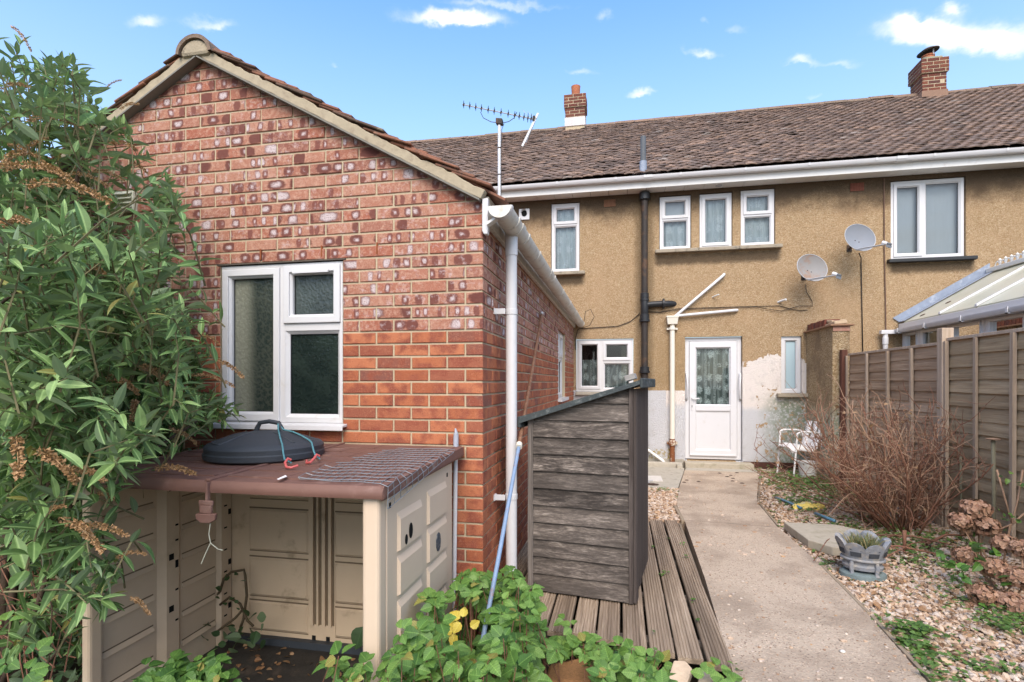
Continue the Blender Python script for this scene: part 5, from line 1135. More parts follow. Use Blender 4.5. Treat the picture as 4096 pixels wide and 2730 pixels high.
def arc(p0, p1, side):
    P = []
    for k in range(15):
        q = k/14; x = p0[0]+(p1[0]-p0[0])*q; y = p0[1]+(p1[1]-p0[1])*q; b = math.sin(q*math.pi)*side; x += b*.6; y += b; r = math.hypot(x-BC[0], y-BC[1]); z = dome_z(min(r,.286))+.010 if r < .286 else max(BC[2]+.018, BC[2]+.06-(r-.286)*1.6); P.append((x, y, z))
    return P
A0 = (BC[0]+.05, BC[1]+.03); H1, H2 = (-1.475, 2.20), (-1.42, 2.345)
for (h, sd_) in ((H1, -.012), (H2, .05)):
    m = MB(); P = arc(A0, h, sd_); P[0] = (P[0][0], P[0][1], P[0][2]+.03); m.tube(P, .0042, 8); m.build('elastic', TEAL_ROPE, cord, smooth=True)
for (h, dx_) in ((H1, .03), (H2, -.03)):
    m = MB(); z = BC[2]+.018; m.tube([(h[0],h[1],z+.012),(h[0]-.008,h[1]-.010,z+.02),(h[0]-.010,h[1]-.03,z+.004),(h[0]+dx_*.5,h[1]-.055,z-.012),(h[0]+dx_*1.2,h[1]-.05,z-.014),(h[0]+dx_*1.7,h[1]-.025,z-.008)], .006, 8); m.build('hook', RED_PLASTIC, cord, smooth=True)

# ------------------------------------------------------------------ loose welded mesh on the lid
wm = thing('wire_mesh', (-1.15, 2.4, .97), 'sheet of loose grey welded wire mesh draped over the near end of the box lid', 'wire mesh')
FLc, BLc = Vector((-1.275,1.90,0)), Vector((-1.40,2.80,0)); nx, ny = 14, 14
def mp(i, j):
    q = j/ny; a = FLc.lerp(BLc, q); x = a.x + (i/nx)*(.50 + .0*q) ; y = a.y + .04*(i/nx) + (.06 if j == 0 else 0)*(1-i/nx)
    z = lz(y) + .009 + .0018*math.sin(i*1.1+j*.6) + (.010 if i < 1 else 0)*math.sin(j*.9)**2
    lim = LX1 - .002
    if x > lim: over = x - lim; x = lim + .012; z = z - over*.8 + .0
    return (x, y, z)
for j in range(ny+1):
    i0 = 0 if j % 3 else 0; i0 = max(0, int(5*(j/ny)**1.6) - (j % 2)); m = MB(); m.tube([mp(i, j) for i in range(i0, nx+1)], .0017, 4); m.build('wire', STEEL, wm)
for i in range(nx+1):
    js = [j for j in range(ny+1) if i >= max(0, int(5*(j/ny)**1.6))]; m = MB()
    if len(js) > 1: m.tube([mp(i, j) for j in js], .0017, 4); m.build('wire', STEEL, wm)

# ------------------------------------------------------------------ poles
pole = thing('plastic_pole', (-.945, 3.005, -.2), 'white plastic tube with a grey tip standing behind the storage box', 'pole')
m = MB(); m.tube([(-.955,2.99,-.2),(-.945,3.005,.97)], .013, 12); m.build('tube', PVC, pole, smooth=True)
m = MB(); m.tube([(-.945,3.005,.96),(-.944,3.006,1.03),(-.943,3.006,1.05)], [.016,.016,.015], 12); m.tube([(-.943,3.006,1.05),(-.948,3.006,1.082)], [.012,.004], 10); m.build('tip', m_simple('grey_tip', (.35,.37,.42), .5, .1, 20), pole, smooth=True)
P0, P1, P2 = Vector((-.655,2.30,-.07)), Vector((-.623,3.28,.953)), Vector((-.772,5.27,2.02))
lean = thing('leaning_pole', tuple(P0), 'long brown and flaking blue pole leaning against the extension by the downpipe', 'pole')
m = MB(); m.tube([P0, P0.lerp(P1,.45)+Vector((.004,0,0)), P1], [.0115,.012,.012], 12); m.build('lower_tube', BLUE_PAINT, lean, smooth=True)
m = MB(); m.tube([P1, P1.lerp(P2,.5)+Vector((.004,0,.012)), P2], [.013,.0125,.0115], 10); m.build('upper_tube', POLE_WOOD, lean, smooth=True)
d_ = (P2-P1).normalized()
m = MB(); m.tube([P1-d_*.012, P1+d_*.025], [.021,.020], 10); m.build('collar', CREAM, lean, smooth=True)
m = MB(); m.tube([P2, P2+d_*.05, P2+d_*.062], [.015,.016,.010], 10); m.build('tip', PVC_OLD, lean, smooth=True)

# ------------------------------------------------------------------ television aerial
AXX, AYY = -1.252, 5.5; AH = 4.11
aer = thing('tv_aerial', (AXX, AYY, 2.75), 'television aerial with a long boom on a pale mast above the extension roof', 'aerial')
m = MB(); m.tube([(AXX,AYY,2.70),(AXX,AYY,AH-.06)], .0185, 12); m.build('mast', m_simple('pale_mast', (.60,.60,.60), .5, .1, 20, metal=.2), aer, smooth=True)
for z in (2.95, 3.25, 3.52, 3.80):
    m = MB(); m.tube([(AXX,AYY,z),(AXX,AYY,z+.012)], .0205, 12); m.build('tape', IRON, aer)
m = MB(); m.obox((AXX,AYY,AH-.03), (.035,0,-.006), (0,.03,0), (0,0,.03)); m.tube([(AXX,AYY,AH-.13),(AXX,AYY,AH-.03)], .014, 8); m.build('clamp', IRON, aer, bevel=.006)
b0, b1 = Vector((AXX-.375, AYY-.05, AH+.165)), Vector((AXX+.37, AYY+.05, AH-.015))
m = MB(); m.tube([b0-(b1-b0)*.02, b1], .0055, 6); boom = m.build('boom', GREY_METAL, aer)
cr = Vector((.14, -.98, .12)).normalized(); upv = Vector((.25,.06,.97)).normalized()
for i in range(13):
    q = (0,.085,.17,.25,.345,.43,.525,.625,.715,.78,.845,.90,.945)[i]; c = b0.lerp(b1, q); l = .035 if i < 11 else .05
    m = MB(); m.tube([c-cr*l-upv*.018, c, c+cr*l+upv*.022], [.0022,.006,.0022], 5); m.obox(c, upv*.014, cr*.006, (b1-b0).normalized()*.007); m.build('director', IRON, aer)
e = b1
m = MB(); m.obox(e-Vector((.012,0,-.01)), (.012,0,0), (0,.02,0), (.004,0,.022)); m.build('reflector_hub', IRON, aer)
for (dv, l0, l1) in ((Vector((-.46,0,-.9)), -.07, .30), (Vector((-.48,.22,-.9)), -.02, .24)):
    dv.normalize(); m = MB(); m.obox(e + dv*(l0+l1)/2, dv*(l1-l0)/2, Vector((.9,.2,-.46)).normalized()*.010, (0,.004,0)); m.build('reflector', m_simple('pale_reflector', (.55,.56,.58), .4, .1, 20, metal=.3), aer)
for (ex, ez, sx_) in ((-.11,.24,-.09), (-.06,.20,-.09)):
    m = MB(); a = e + Vector((ex+.05 if sx_ else ex, .0, .02)); m.tube([a, a + Vector((sx_, .1, ez*.62))], .0022, 5); m.build('reflector_rod', GREY_METAL, aer)
m = MB(); m.tube([(AXX-.20,AYY-.02,AH+.085),(AXX-.17,AYY-.02,AH+.02),(AXX-.09,AYY,AH-.02),(AXX-.02,AYY,AH-.035)], .0035, 6); m.tube([(AXX+.02,AYY,AH-.045),(AXX+.10,AYY,AH-.035),(AXX+.16,AYY,AH+.0),(AXX+.185,AYY,AH+.055)], .0035, 6); m.build('boom_stay', IRON, aer)
m = MB(); m.tube([(AXX+.05,AYY,AH-.05),(AXX+.03,AYY-.02,AH-.12),(AXX+.022,AYY-.02,AH-.3),(AXX+.022,AYY-.02,2.8)], .003, 5); m.build('aerial_lead', CABLE, aer)

# ------------------------------------------------------------------ satellite dishes
def dish(loc, label, rust):
    c = Vector(loc); root = thing('satellite_dish', loc, label, 'satellite dish', 'satellite dishes on the pebbledash')
    zax = Vector((.20,-.93,.22)).normalized(); xax = Vector((.97,.19,-.10)); xax = (xax - zax*xax.dot(zax)).normalized(); yax = zax.cross(xax); tilt = R(-18); xa = xax*math.cos(tilt)+yax*math.sin(tilt); ya = -xax*math.sin(tilt)+yax*math.cos(tilt)
    rr = [0,.08,.15,.20,.235,.245]; n = 30; m = MB(); vs = []
    for side in (0, 1):
        for r in rr:
            for k in range(n): a = 2*math.pi*k/n; vs.append(c + xa*(r*.92*math.cos(a)) + ya*(r*.86*math.sin(a)) + zax*((r*r)*1.05 - .004*side))
    L = len(rr); fs = [(s_*L*n+i*n+k, s_*L*n+i*n+(k+1)%n, s_*L*n+(i+1)*n+(k+1)%n, s_*L*n+(i+1)*n+k) for s_ in (0,1) for i in range(L-1) for k in range(n)]
    fs += [((L-1)*n+k, (L-1)*n+(k+1)%n, (2*L-1)*n+(k+1)%n, (2*L-1)*n+k) for k in range(n)]; m.add(vs, fs)
    mt = m_simple('dish_metal_%s' % ('rusty' if rust else 'grey'), (.24,.23,.22) if rust else (.21,.225,.25), .8, .06, 8, dirt=(.27,.15,.085) if rust else (.21,.22,.24), dscale=5, dlo=.46 if rust else .5, dhi=.72); m.build('reflector', mt, root, smooth='all')
    rim = [c + xa*(.246*.92*math.cos(2*math.pi*k/36)) + ya*(.246*.86*math.sin(2*math.pi*k/36)) + zax*.062 for k in range(37)]; m = MB(); m.tube(rim, .005, 6, caps=False); m.build('rim', GREY_METAL, root, smooth='all')
    lnb = c + xa*.26 - ya*.10 + zax*.26; foot = c - ya*.215 + zax*.05
    m = MB(); m.tube([foot, foot.lerp(lnb,.5)-ya*.012, lnb - ya*.02], .009, 6); m.tube([foot-xa*.03, lnb-ya*.028-xa*.02], .005, 5); m.build('arm', GREY_METAL, root)
    m = MB(); q = (c + zax*.05 - lnb).normalized(); m.tube([lnb+q*.035, lnb+q*.02, lnb-q*.03], [.030,.030,.024], 12); m.build('feed_horn', PVC, root, smooth=True)
    m = MB(); m.tube([lnb-q*.03, lnb-q*.085], [.022,.018], 10); m.obox(lnb-q*.06-ya*.035, q*.022, ya*.022, xa*.016); m.build('converter', m_simple('dark_grey_plastic', (.10,.11,.12), .5, .1, 20), root)
    m = MB(); wallp = Vector((c.x+.02, F-.005, c.z-.05)); m.tube([c - zax*.01, c - zax*.09, wallp + Vector((0,-.05,0)), wallp], .018, 8); m.obox(wallp, (.035,0,0), (0,.008,0), (0,0,.05)); m.build('wall_bracket', IRON, root)
    for dxx in (-.03, .03):
        m = MB(); bc = c + xa*dxx - ya*.035 + zax*.004; m.lathe([(.0,.006),(.008,.003),(.009,0)], (0,0,0), 8, cap=False); m.v = [tuple(bc + xa*a + ya*b + zax*cc) for a,b,cc in m.v]; m.build('bolt', IRON, root)
dish((3.42, 8.80, 3.46), 'clean grey satellite dish, the upper of the two, beside the wide window', False)
dish((2.775, 8.80, 3.045), 'rust streaked satellite dish, the lower of the two', True)

# ------------------------------------------------------------------ cables on the wall
def cable(path, r, label): m = MB(); m.tube(path, r, 5); tag(m.build('cable', CABLE, smooth='all'), label, 'cable')
W_ = F - .014
cable([(-.60,8.92,2.36),(-.58,8.95,2.52),(-.50,9.0,2.56),(-.44,9.03,2.44),(-.52,9.08,2.30),(-.72,W_,2.245),(-.757,W_,2.10),(-.758,W_,1.9)], .005, 'black cable looping off the end of the extension gutter')
cable([(-.70,W_,2.255),(-.40,W_,2.27),(-.05,W_,2.285),(.15,W_,2.36),(.28,W_,2.47),(.30,F-.02,2.50)], .0058, 'black cable sagging from the gutter end to the soil pipe')
cable([(.44,W_,2.52),(.62,W_,2.505),(.9,W_,2.55),(1.3,W_,2.555),(1.9,W_,2.558),(2.44,W_,2.555),(2.60,W_,2.50),(2.75,W_,2.47),(2.85,W_,2.478)], .0046, 'thin black cable from the soil pipe along the wall above the door')
cable([(.44,W_-.01,2.495),(.70,W_-.01,2.50),(.95,W_-.01,2.535),(1.5,W_-.01,2.54),(2.1,W_-.01,2.545),(2.30,W_-.01,2.50),(2.46,W_-.01,2.47),(2.58,W_-.01,2.50),(2.72,W_-.01,2.545),(2.92,W_-.01,2.535),(2.91,W_,2.62),(2.83,W_,2.76),(2.82,W_,2.88)], .0046, 'wavy black cable drooping from the rust streaked satellite dish')
cable([(3.47,8.88,3.28),(3.585,9.1,3.25),(3.60,W_,3.2),(3.61,W_,2.6),(3.625,W_,1.75)], .0070, 'straight dark cable running down the wall from the grey satellite dish')

# ------------------------------------------------------------------ paving slab, planter, chair, bucket and bits
PS = [(1.47,5.36),(1.50,4.80),(1.62,4.62),(1.98,4.68),(2.06,5.2),(1.90,5.36)]
m = MB(); m.prism([(x, y, -.01) for x, y in PS], (0,0,.072)); tag(m.build('paving_slab', STONE, bevel=.008), 'thick sand coloured paving slab with a cut corner lying beside the path', 'paving slab')
PC = Vector((1.665, 4.20, -.02))
pl = thing('planter', tuple(PC), 'grey cast planter shaped like a scalloped basket holding dry grass', 'planter')
PGREY = m_simple('grey_cast_planter', (.21,.22,.24), .8, .45, 30, .9, 75, .3, dirt=(.33,.30,.26), dscale=16, dlo=.45, dhi=.68)
PDARK = m_simple('dark_weave', (.045,.050,.058), .8, .4, 60, .9, 160, .3)
m = MB(); m.lathe([(.0,.045),(.125,.045),(.145,.035),(.15,.0)], (PC.x,PC.y,PC.z), 28, 1.0, .78, cap=False); m.build('base', m_simple('green_grey_base', (.15,.19,.19), .85, .4, 24, .7, 90, .3), pl, smooth=True)
yaw = R(-14); cyw, syw = math.cos(yaw), math.sin(yaw)
def pp(a, r, z, sx_=1.05, sy_=.80): x, y = r*sx_*math.cos(a), r*sy_*math.sin(a); return (PC.x + x*cyw - y*syw, PC.y + x*syw + y*cyw, PC.z + z)
n = 72; 
def top_h(a):
    k = (a + math.pi/2) % (2*math.pi); f = abs(math.sin(k*4)); back = .5 - .5*math.cos(k)      # eight scallops, taller to the back
    return .222 + .036*f**.6 + .050*back*abs(math.cos(k*1.0))**2*1.0 + .03*abs(math.sin(k))**6
rings = []
for (r, fz) in ((.098,.060),(.114,.066),(.120,.090),(.108,.105),(.120,.15),(.135,.60),(.150,1.0),(.142,1.01),(.128,.95),(.108,.55)):
    rings.append([pp(2*math.pi*k/n, r + (.010*top_h(2*math.pi*k/n)/.25 if fz >= 1 else 0), fz if fz < .2 else .115 + (top_h(2*math.pi*k/n)-.115)*((fz-.15)/.85)) for k in range(n)])
m = MB(); m.add([p for rg_ in rings for p in rg_], [(i*n+k, i*n+(k+1)%n, (i+1)*n+(k+1)%n, (i+1)*n+k) for i in range(len(rings)-1) for k in range(n)] + [tuple((len(rings)-1)*n+k for k in range(n))]); m.build('bowl', PGREY, pl, smooth=True)
for k8 in range(8):
    a = -math.pi/2 + (k8 + .5)*math.pi/4; da = .24
    for (f0, f1) in ((.28,.52), (.60,.93)):
        m = MB(); P = []
        for (u, v) in [(-1,0),(1,0),(1,.6),(.6,.95),(0,1.08),(-.6,.95),(-1,.6)] if f1 > .6 else [(-1,0),(1,0),(1,1),(-1,1)]:
            aa = a + u*da; hh = .125 + (top_h(a)-.125)*(f0 + (f1-f0)*v); r = .121 + .032*(f0+(f1-f0)*v); P.append(pp(aa, r+.0035, hh))
        m.add(P, [tuple(range(len(P)))]); m.build('woven_panel', PDARK, pl)
m = MB(); P = [pp(2*math.pi*k/40, .123, .135) for k in range(41)]; m.tube(P, .010, 8, caps=False); m.build('rope_band', PGREY, pl, smooth='all')
for a in (-2.2, -.95, .95, 2.2):
    m = MB(); m.tube([pp(a,.118,.13), pp(a,.125,.09), pp(a,.118,.05), pp(a,.122,.03)], [.012,.016,.013,.018], 8); m.build('foot', PGREY, pl, smooth=True)
m = MB(); m.add([pp(2*math.pi*k/24, .125, .20) for k in range(24)], [tuple(range(24))]); m.build('soil', SOIL, pl)
sm = SM()
for k in range(230):
    a, r = rng.uniform(0, 6.3), .085*math.sqrt(rng.random()); p = np.array(pp(a, r, .195)); h = rng.uniform(.05,.13); l = rng.normal(0,.045,2); w_ = .003
    V = np.array([(-w_,0,0),(w_,0,0),(l[0]*.5-w_,l[1]*.5,h*.7),(l[0]*.5+w_,l[1]*.5,h*.7),(l[0],l[1],h)]); sm.add(V, np.array([(0,1,3),(0,3,2),(2,3,4)]), rotm(0,0,rng.uniform(0,6.3)), p, float(rng.random()))
sm.build('dry_grass', m_leaf('dry_grass', True, [(.10,.13,.04),(.26,.20,.09),(.34,.26,.13)]), pl, kind='stuff')

ch = thing('garden_chair', (2.56, 8.62, -.03), 'white flaking metal garden armchair turned sideways against the wall stub', 'chair')
CHW = m_simple('chipped_white_paint', (.76,.74,.72), .5, .05, 20, .2, 60, .4, dirt=(.42,.30,.23), dscale=17, dlo=.60, dhi=.68)
def cxf(x, y, z): a = R(16); return (2.56 + x*math.cos(a) - y*math.sin(a), 8.62 + x*math.sin(a) + y*math.cos(a), z - .03)   # chair faces -X
m = MB(cxf); N1, N2 = 9, 9; vs = []
for i in range(N1):
    q = i/(N1-1)
    if q < .62: f = q/.62; px, pz = -.235 + .40*f, .475 + .012*math.sin(f*3.1) - .055*f
    else: f = (q-.62)/.38; px, pz = .165 + .045*min(1, f*2) + .075*f, .42 + .02*f + .36*f
    for j in range(N2):
        v = -1 + 2*j/(N2-1); wd = .20 if q < .7 else .20 - .03*(q-.7)/.3; vs.append((px + (.018*v*v if q < .15 else 0) + (.02*v*v if q > .7 else 0)*-1, wd*v, pz + (.012*v*v - .085*abs(v)**5 if q < .62 else 0) - (.05 if q < .05 else 0)))
m.add(vs, [(i*N2+j, i*N2+j+1, (i+1)*N2+j+1, (i+1)*N2+j) for i in range(N1-1) for j in range(N2-1) if not (6 <= i <= 7 and j in (2,5))]); so = m.build('seat', CHW, ch, smooth='all'); so.modifiers.new('thick','SOLIDIFY').thickness = .012
for sy in (-1, 1):
    m = MB(cxf); m.tube([(-.20,.205*sy,.02),(-.165,.21*sy,.40),(-.150,.215*sy,.63)], .0125, 8); m.build('front_leg', CHW, ch, smooth=True)
    m = MB(cxf); m.tube([(.30,.205*sy,.02),(.245,.21*sy,.35),(.20,.21*sy,.62)], .0125, 8); m.build('rear_leg', CHW, ch, smooth=True)
    m = MB(cxf); m.tube([(-.155,.215*sy,.60),(-.145,.215*sy,.645),(-.10,.215*sy,.665),(.10,.215*sy,.662),(.20,.212*sy,.645),(.215,.20*sy,.60)], .0125, 8); m.build('armrest', CHW, ch, smooth='all')
m = MB(cxf); m.tube([(.25,-.205,.30),(.25,.205,.30)], .009, 6); m.tube([(-.17,-.205,.36),(-.17,.205,.36)], .009, 6); m.build('stretcher', CHW, ch)
bk = thing('bucket', (2.60, 8.33, -.03), 'dirty white bucket standing under the garden chair', 'bucket')
m = MB(); m.lathe([(.0,.0),(.10,.0),(.128,.235),(.135,.24),(.135,.255),(.124,.255),(.098,.02),(.0,.02)], (2.60,8.33,-.03), 24, cap=False); m.build('pail', m_simple('dirty_white_bucket', (.55,.53,.50), .6, .12, 14, .3, 50, .4, dirt=(.38,.33,.27), dscale=9), bk, smooth=True)
m = MB(); m.tube([(2.60+.135*math.cos(a), 8.33+.135*math.sin(a)-.05*math.sin(a*.5), .21-.10*math.sin(a)) for a in np.linspace(math.pi, 2*math.pi, 12)], .004, 5); m.build('handle', STEEL, bk)

m = MB(); m.tube([(1.77,6.78,.0),(1.80,6.60,.012),(1.84,6.38,.015),(1.87,6.2,.016)], .014, 8); tag(m.build('garden_hose', HOSE, smooth='all'), 'length of grey blue hose going under the yellow bag', 'hose')
m = MB(); m.tube([(1.935,5.98,.016),(1.97,5.85,.016),(2.02,5.70,.012)], .015, 8); tag(m.build('garden_hose', HOSE, smooth='all'), 'short blue hose end lying nearest the planter', 'hose')
m = MB(); nb = 14; vs = []
for i in range(nb):
    q = i/(nb-1); cx_, cy_ = 1.80 + .36*q, 6.26 + .14*q + .03*math.sin(q*7); h = .030 + .030*math.sin(q*math.pi)*(1+.3*math.sin(q*17)); wd = .025 + .05*math.sin(min(1,q*1.15)*math.pi)**.7
    for k in range(9): a = math.pi*k/8; vs.append((cx_ + wd*.35*math.cos(a), cy_ - wd*math.cos(a), -.02 + h*math.sin(a)*(1+.25*math.sin(k*2.3+i*1.7)) + .006))
m.add(vs, [(i*9+k, i*9+k+1, (i+1)*9+k+1, (i+1)*9+k) for i in range(nb-1) for k in range(8)]); tag(m.build('plastic_bag', YELLOW_BAG, smooth='all'), 'crumpled yellow plastic bag on the weedy gravel', 'bag')
m = MB(); m.lathe([(.03,.0),(.036,.01),(.036,.02),(.028,.02),(.028,.0)], (.33,7.55,.0), 14, cap=False); m.lathe([(.024,.0),(.03,.01),(.03,.016),(.022,.016),(.022,.0)], (.35,7.42,.0), 14, cap=False); m.obox((.37,7.5,.02), (.05,.02,0), (-.004,.01,0), (0,0,.006)); tag(m.build('metal_fitting', GREY_METAL), 'small grey metal fitting on the pad behind the shed', 'fitting')
for i, (x, y, lab) in enumerate(((.50,7.42,'large dark dead leaf on the concrete pad behind the shed'),)):
    pass
# timber offcuts and the coir block in the brambles
m = MB(); m.prism([(-.335,2.49,-.09),(-.12,2.565,-.06),(-.06,2.55,-.07),(-.075,2.40,-.10),(-.34,2.38,-.12)], (.0,.03,.115)); tag(m.build('coir_block', COIR, bevel=.014), 'brown fibrous block with a cut edge among the bramble leaves', 'coir block')
for (c, ax_, wd, h, lab) in (((.262,2.60,-.06), (.030,.10,.03), .048, .04, 'wide pale split timber offcut at the end of the decking'), ((.372,2.575,-.06), (.035,.10,.02), .032, .04, 'narrow pale split timber offcut, the one nearer the path')):
    a = Vector(ax_); m = MB(); b_ = Vector((a.y,-a.x,0)).normalized()*wd; P = [Vector(c)-a-b_, Vector(c)-a*1.05+b_*.7, Vector(c)+a*.7+b_, Vector(c)+a*1.05+b_*.2, Vector(c)+a*.9-b_*.9]; m.prism(P, (0,0,h)); tag(m.build('timber_offcut', BARE_WOOD, bevel=.006), lab, 'timber offcut', 'pale timber offcuts by the decking')

# ------------------------------------------------------------------ plants
_K = 4096/2353; _ff, _th = 2150., R(11.489)
def at(x, y, Y):
    """point of the plane Y = const seen at a spot of the photograph"""
    u = (x*_K - 2048)/_ff; X = Y*(u*math.cos(_th) - math.sin(_th))/(math.cos(_th) + u*math.sin(_th)); d = -X*math.sin(_th) + Y*math.cos(_th)
    return np.array((X, Y, 1.35 - (y*_K - 1530)*d/_ff))
def gz(x, y, z=0.):
    d = (1.35 - z)*_ff/(y*_K - 1530); l = (x*_K - 2048)/_ff*d; return l*math.cos(_th) - d*math.sin(_th), l*math.sin(_th) + d*math.cos(_th)
def vproj(p):
    d = -p[0]*math.sin(_th) + p[1]*math.cos(_th); l = p[0]*math.cos(_th) + p[1]*math.sin(_th)
    return (2048 + _ff*l/d)/_K, (1530 - _ff*(p[2]-1.35)/d)/_K

def lance(w, n, fold, droop, serr=0., belly=.8):
    """leaf blade along +X, unit length; UV u along, v across"""
    vs = [(0,0,0)]; uv = [(0,0)]
    for i in range(1, n):
        s = i/n; hw = w*math.sin(math.pi*s**belly)**.85; sr = 1 + (serr if i % 2 else -serr); z = -droop*s*s
        vs += [(s, hw*sr, z + fold*hw), (s + (.02 if serr else 0), 0, z), (s, -hw*sr, z + fold*hw)]; uv += [(s, hw), (s, 0), (s, -hw)]
    vs.append((1, 0, -droop)); uv.append((1, 0)); t = [(0,2,1),(0,3,2)]
    for i in range(n-2):
        a = 1+i*3; b = a+3; t += [(a,a+1,b+1),(a,b+1,b),(a+1,a+2,b+2),(a+1,b+2,b+1)]
    a = 1+(n-2)*3; e = len(vs)-1; t += [(a,a+1,e),(a+1,a+2,e)]
    return np.array(vs, float), np.array(t), np.array(uv, float)

# ---- butterfly bush against the gable
bush = thing('butterfly_bush', (-2.9, 2.0, -.24), 'big leafy butterfly bush with brown dead flower spikes covering the left side of the gable', 'bush')
BUSH = [(-60,40),(30,75),(60,100),(110,130),(165,140),(205,165),(232,190),(240,235),(255,262),(285,268),(300,285),(318,330),(345,365),(382,410),(402,450),(405,500),(385,520),(380,545),(400,590),(418,622),(395,640),(340,640),(350,668),(395,690),(430,722),(465,770),(495,815),(505,860),(490,890),(530,930),(575,955),(540,975),(470,975),(440,1020),(380,1045),(335,1100),(290,1090),(240,1120),(225,1180),(195,1215),(180,1265),(255,1295),(285,1330),(255,1380),(250,1420),(215,1430),(185,1390),(175,1500),(120,1600),(-60,1600)]
HOLE = [(86,285),(150,262),(195,290),(190,330),(150,385),(95,350)]
B_TPL = [lance(.155, 6, .30, .10), lance(.14, 6, .5, .22), lance(.17, 6, .2, -.04), lance(.15, 6, .55, .34)]
items = []; stems = SM(); n_sh = 0; tries = 0
SPK = [(0,205,70,200,2.4,.8),(0,375,62,352,2.0,1),(20,330,120,395,2.3,.9),(100,378,190,445,2.3,1),(60,275,190,295,2.4,.9),(0,388,150,405,1.9,1.1),(60,425,252,465,1.9,1.2),(0,515,66,512,1.7,1.1),(150,400,250,430,2.5,.8),(60,345,110,320,2.3,.8),(255,330,315,345,2.6,.8),(205,395,285,415,2.6,.7),(320,842,388,884,2.1,1),(250,868,318,905,1.95,1),(312,918,302,968,2.0,.9),(38,1000,44,1100,1.45,1.25),(85,1035,178,1108,1.5,1.3),(160,1080,240,1106,1.6,1),(360,1076,450,1092,1.95,.9),(140,1190,238,1268,1.6,1.1),(175,1212,292,1232,1.7,.9),(498,828,558,868,2.6,.9),(455,770,502,790,2.7,.7),(388,985,452,1022,2.3,.8),(430,862,540,890,2.6,.7),(200,612,240,632,2.0,.9),(300,1372,342,1412,1.75,.7),(270,1280,335,1275,1.75,.6),(225,1135,262,1148,1.75,.6),(275,250,318,240,2.7,.6),(25,60,72,118,2.3,.55),(240,205,280,185,2.7,.4),(395,545,430,560,2.8,.5),(100,1185,150,1165,1.6,.6),(300,375,340,400,2.7,.7)]
def tube_arrays(path, r, n=4):
    m = MB(); m.tube(path, r, n, caps=False); V = np.array([tuple(p) for p in m.v]); q = np.array(m.f); return V, np.concatenate((q[:, [0,1,2]], q[:, [0,2,3]]))
CEN = np.array((-2.75, 2.35, .9))
FRINGE = [(560,955,2.75),(592,966,2.7),(535,945,2.72),(505,930,2.7),(520,965,2.65),(478,960,2.6),(455,985,2.55),(490,885,2.7),(505,850,2.75),(465,800,2.7),(430,735,2.7),(395,690,2.75),(345,365,2.6),(375,505,2.7),(390,520,2.7),(400,455,2.68),(380,420,2.65),(395,470,2.7),(350,610,2.6),(410,612,2.75),(100,160,2.2),(165,150,2.3),(215,180,2.4),(40,105,2.1),(300,290,2.6),(270,300,2.55),(320,340,2.6),(240,1110,1.7),(300,1095,1.75),(330,1070,1.8),(260,1290,1.80),(235,1330,1.80),(270,1350,1.82),(215,1300,1.8),(240,1400,1.8),(205,1200,1.7),(170,1250,1.7),(250,1210,1.75),(140,1170,1.6),(60,1160,1.6),(110,1290,1.9),(140,1390,1.85),(60,1420,1.8),(30,1500,1.7),(190,1450,1.8),(90,1510,1.8)]
def segd(x, y, s_):
    ax, ay, bx, by = s_[:4]; q = max(0, min(1, ((x-ax)*(bx-ax)+(y-ay)*(by-ay))/max(1,(bx-ax)**2+(by-ay)**2))); return math.hypot(x-ax-(bx-ax)*q, y-ay-(by-ay)*q)
fr_i = 0
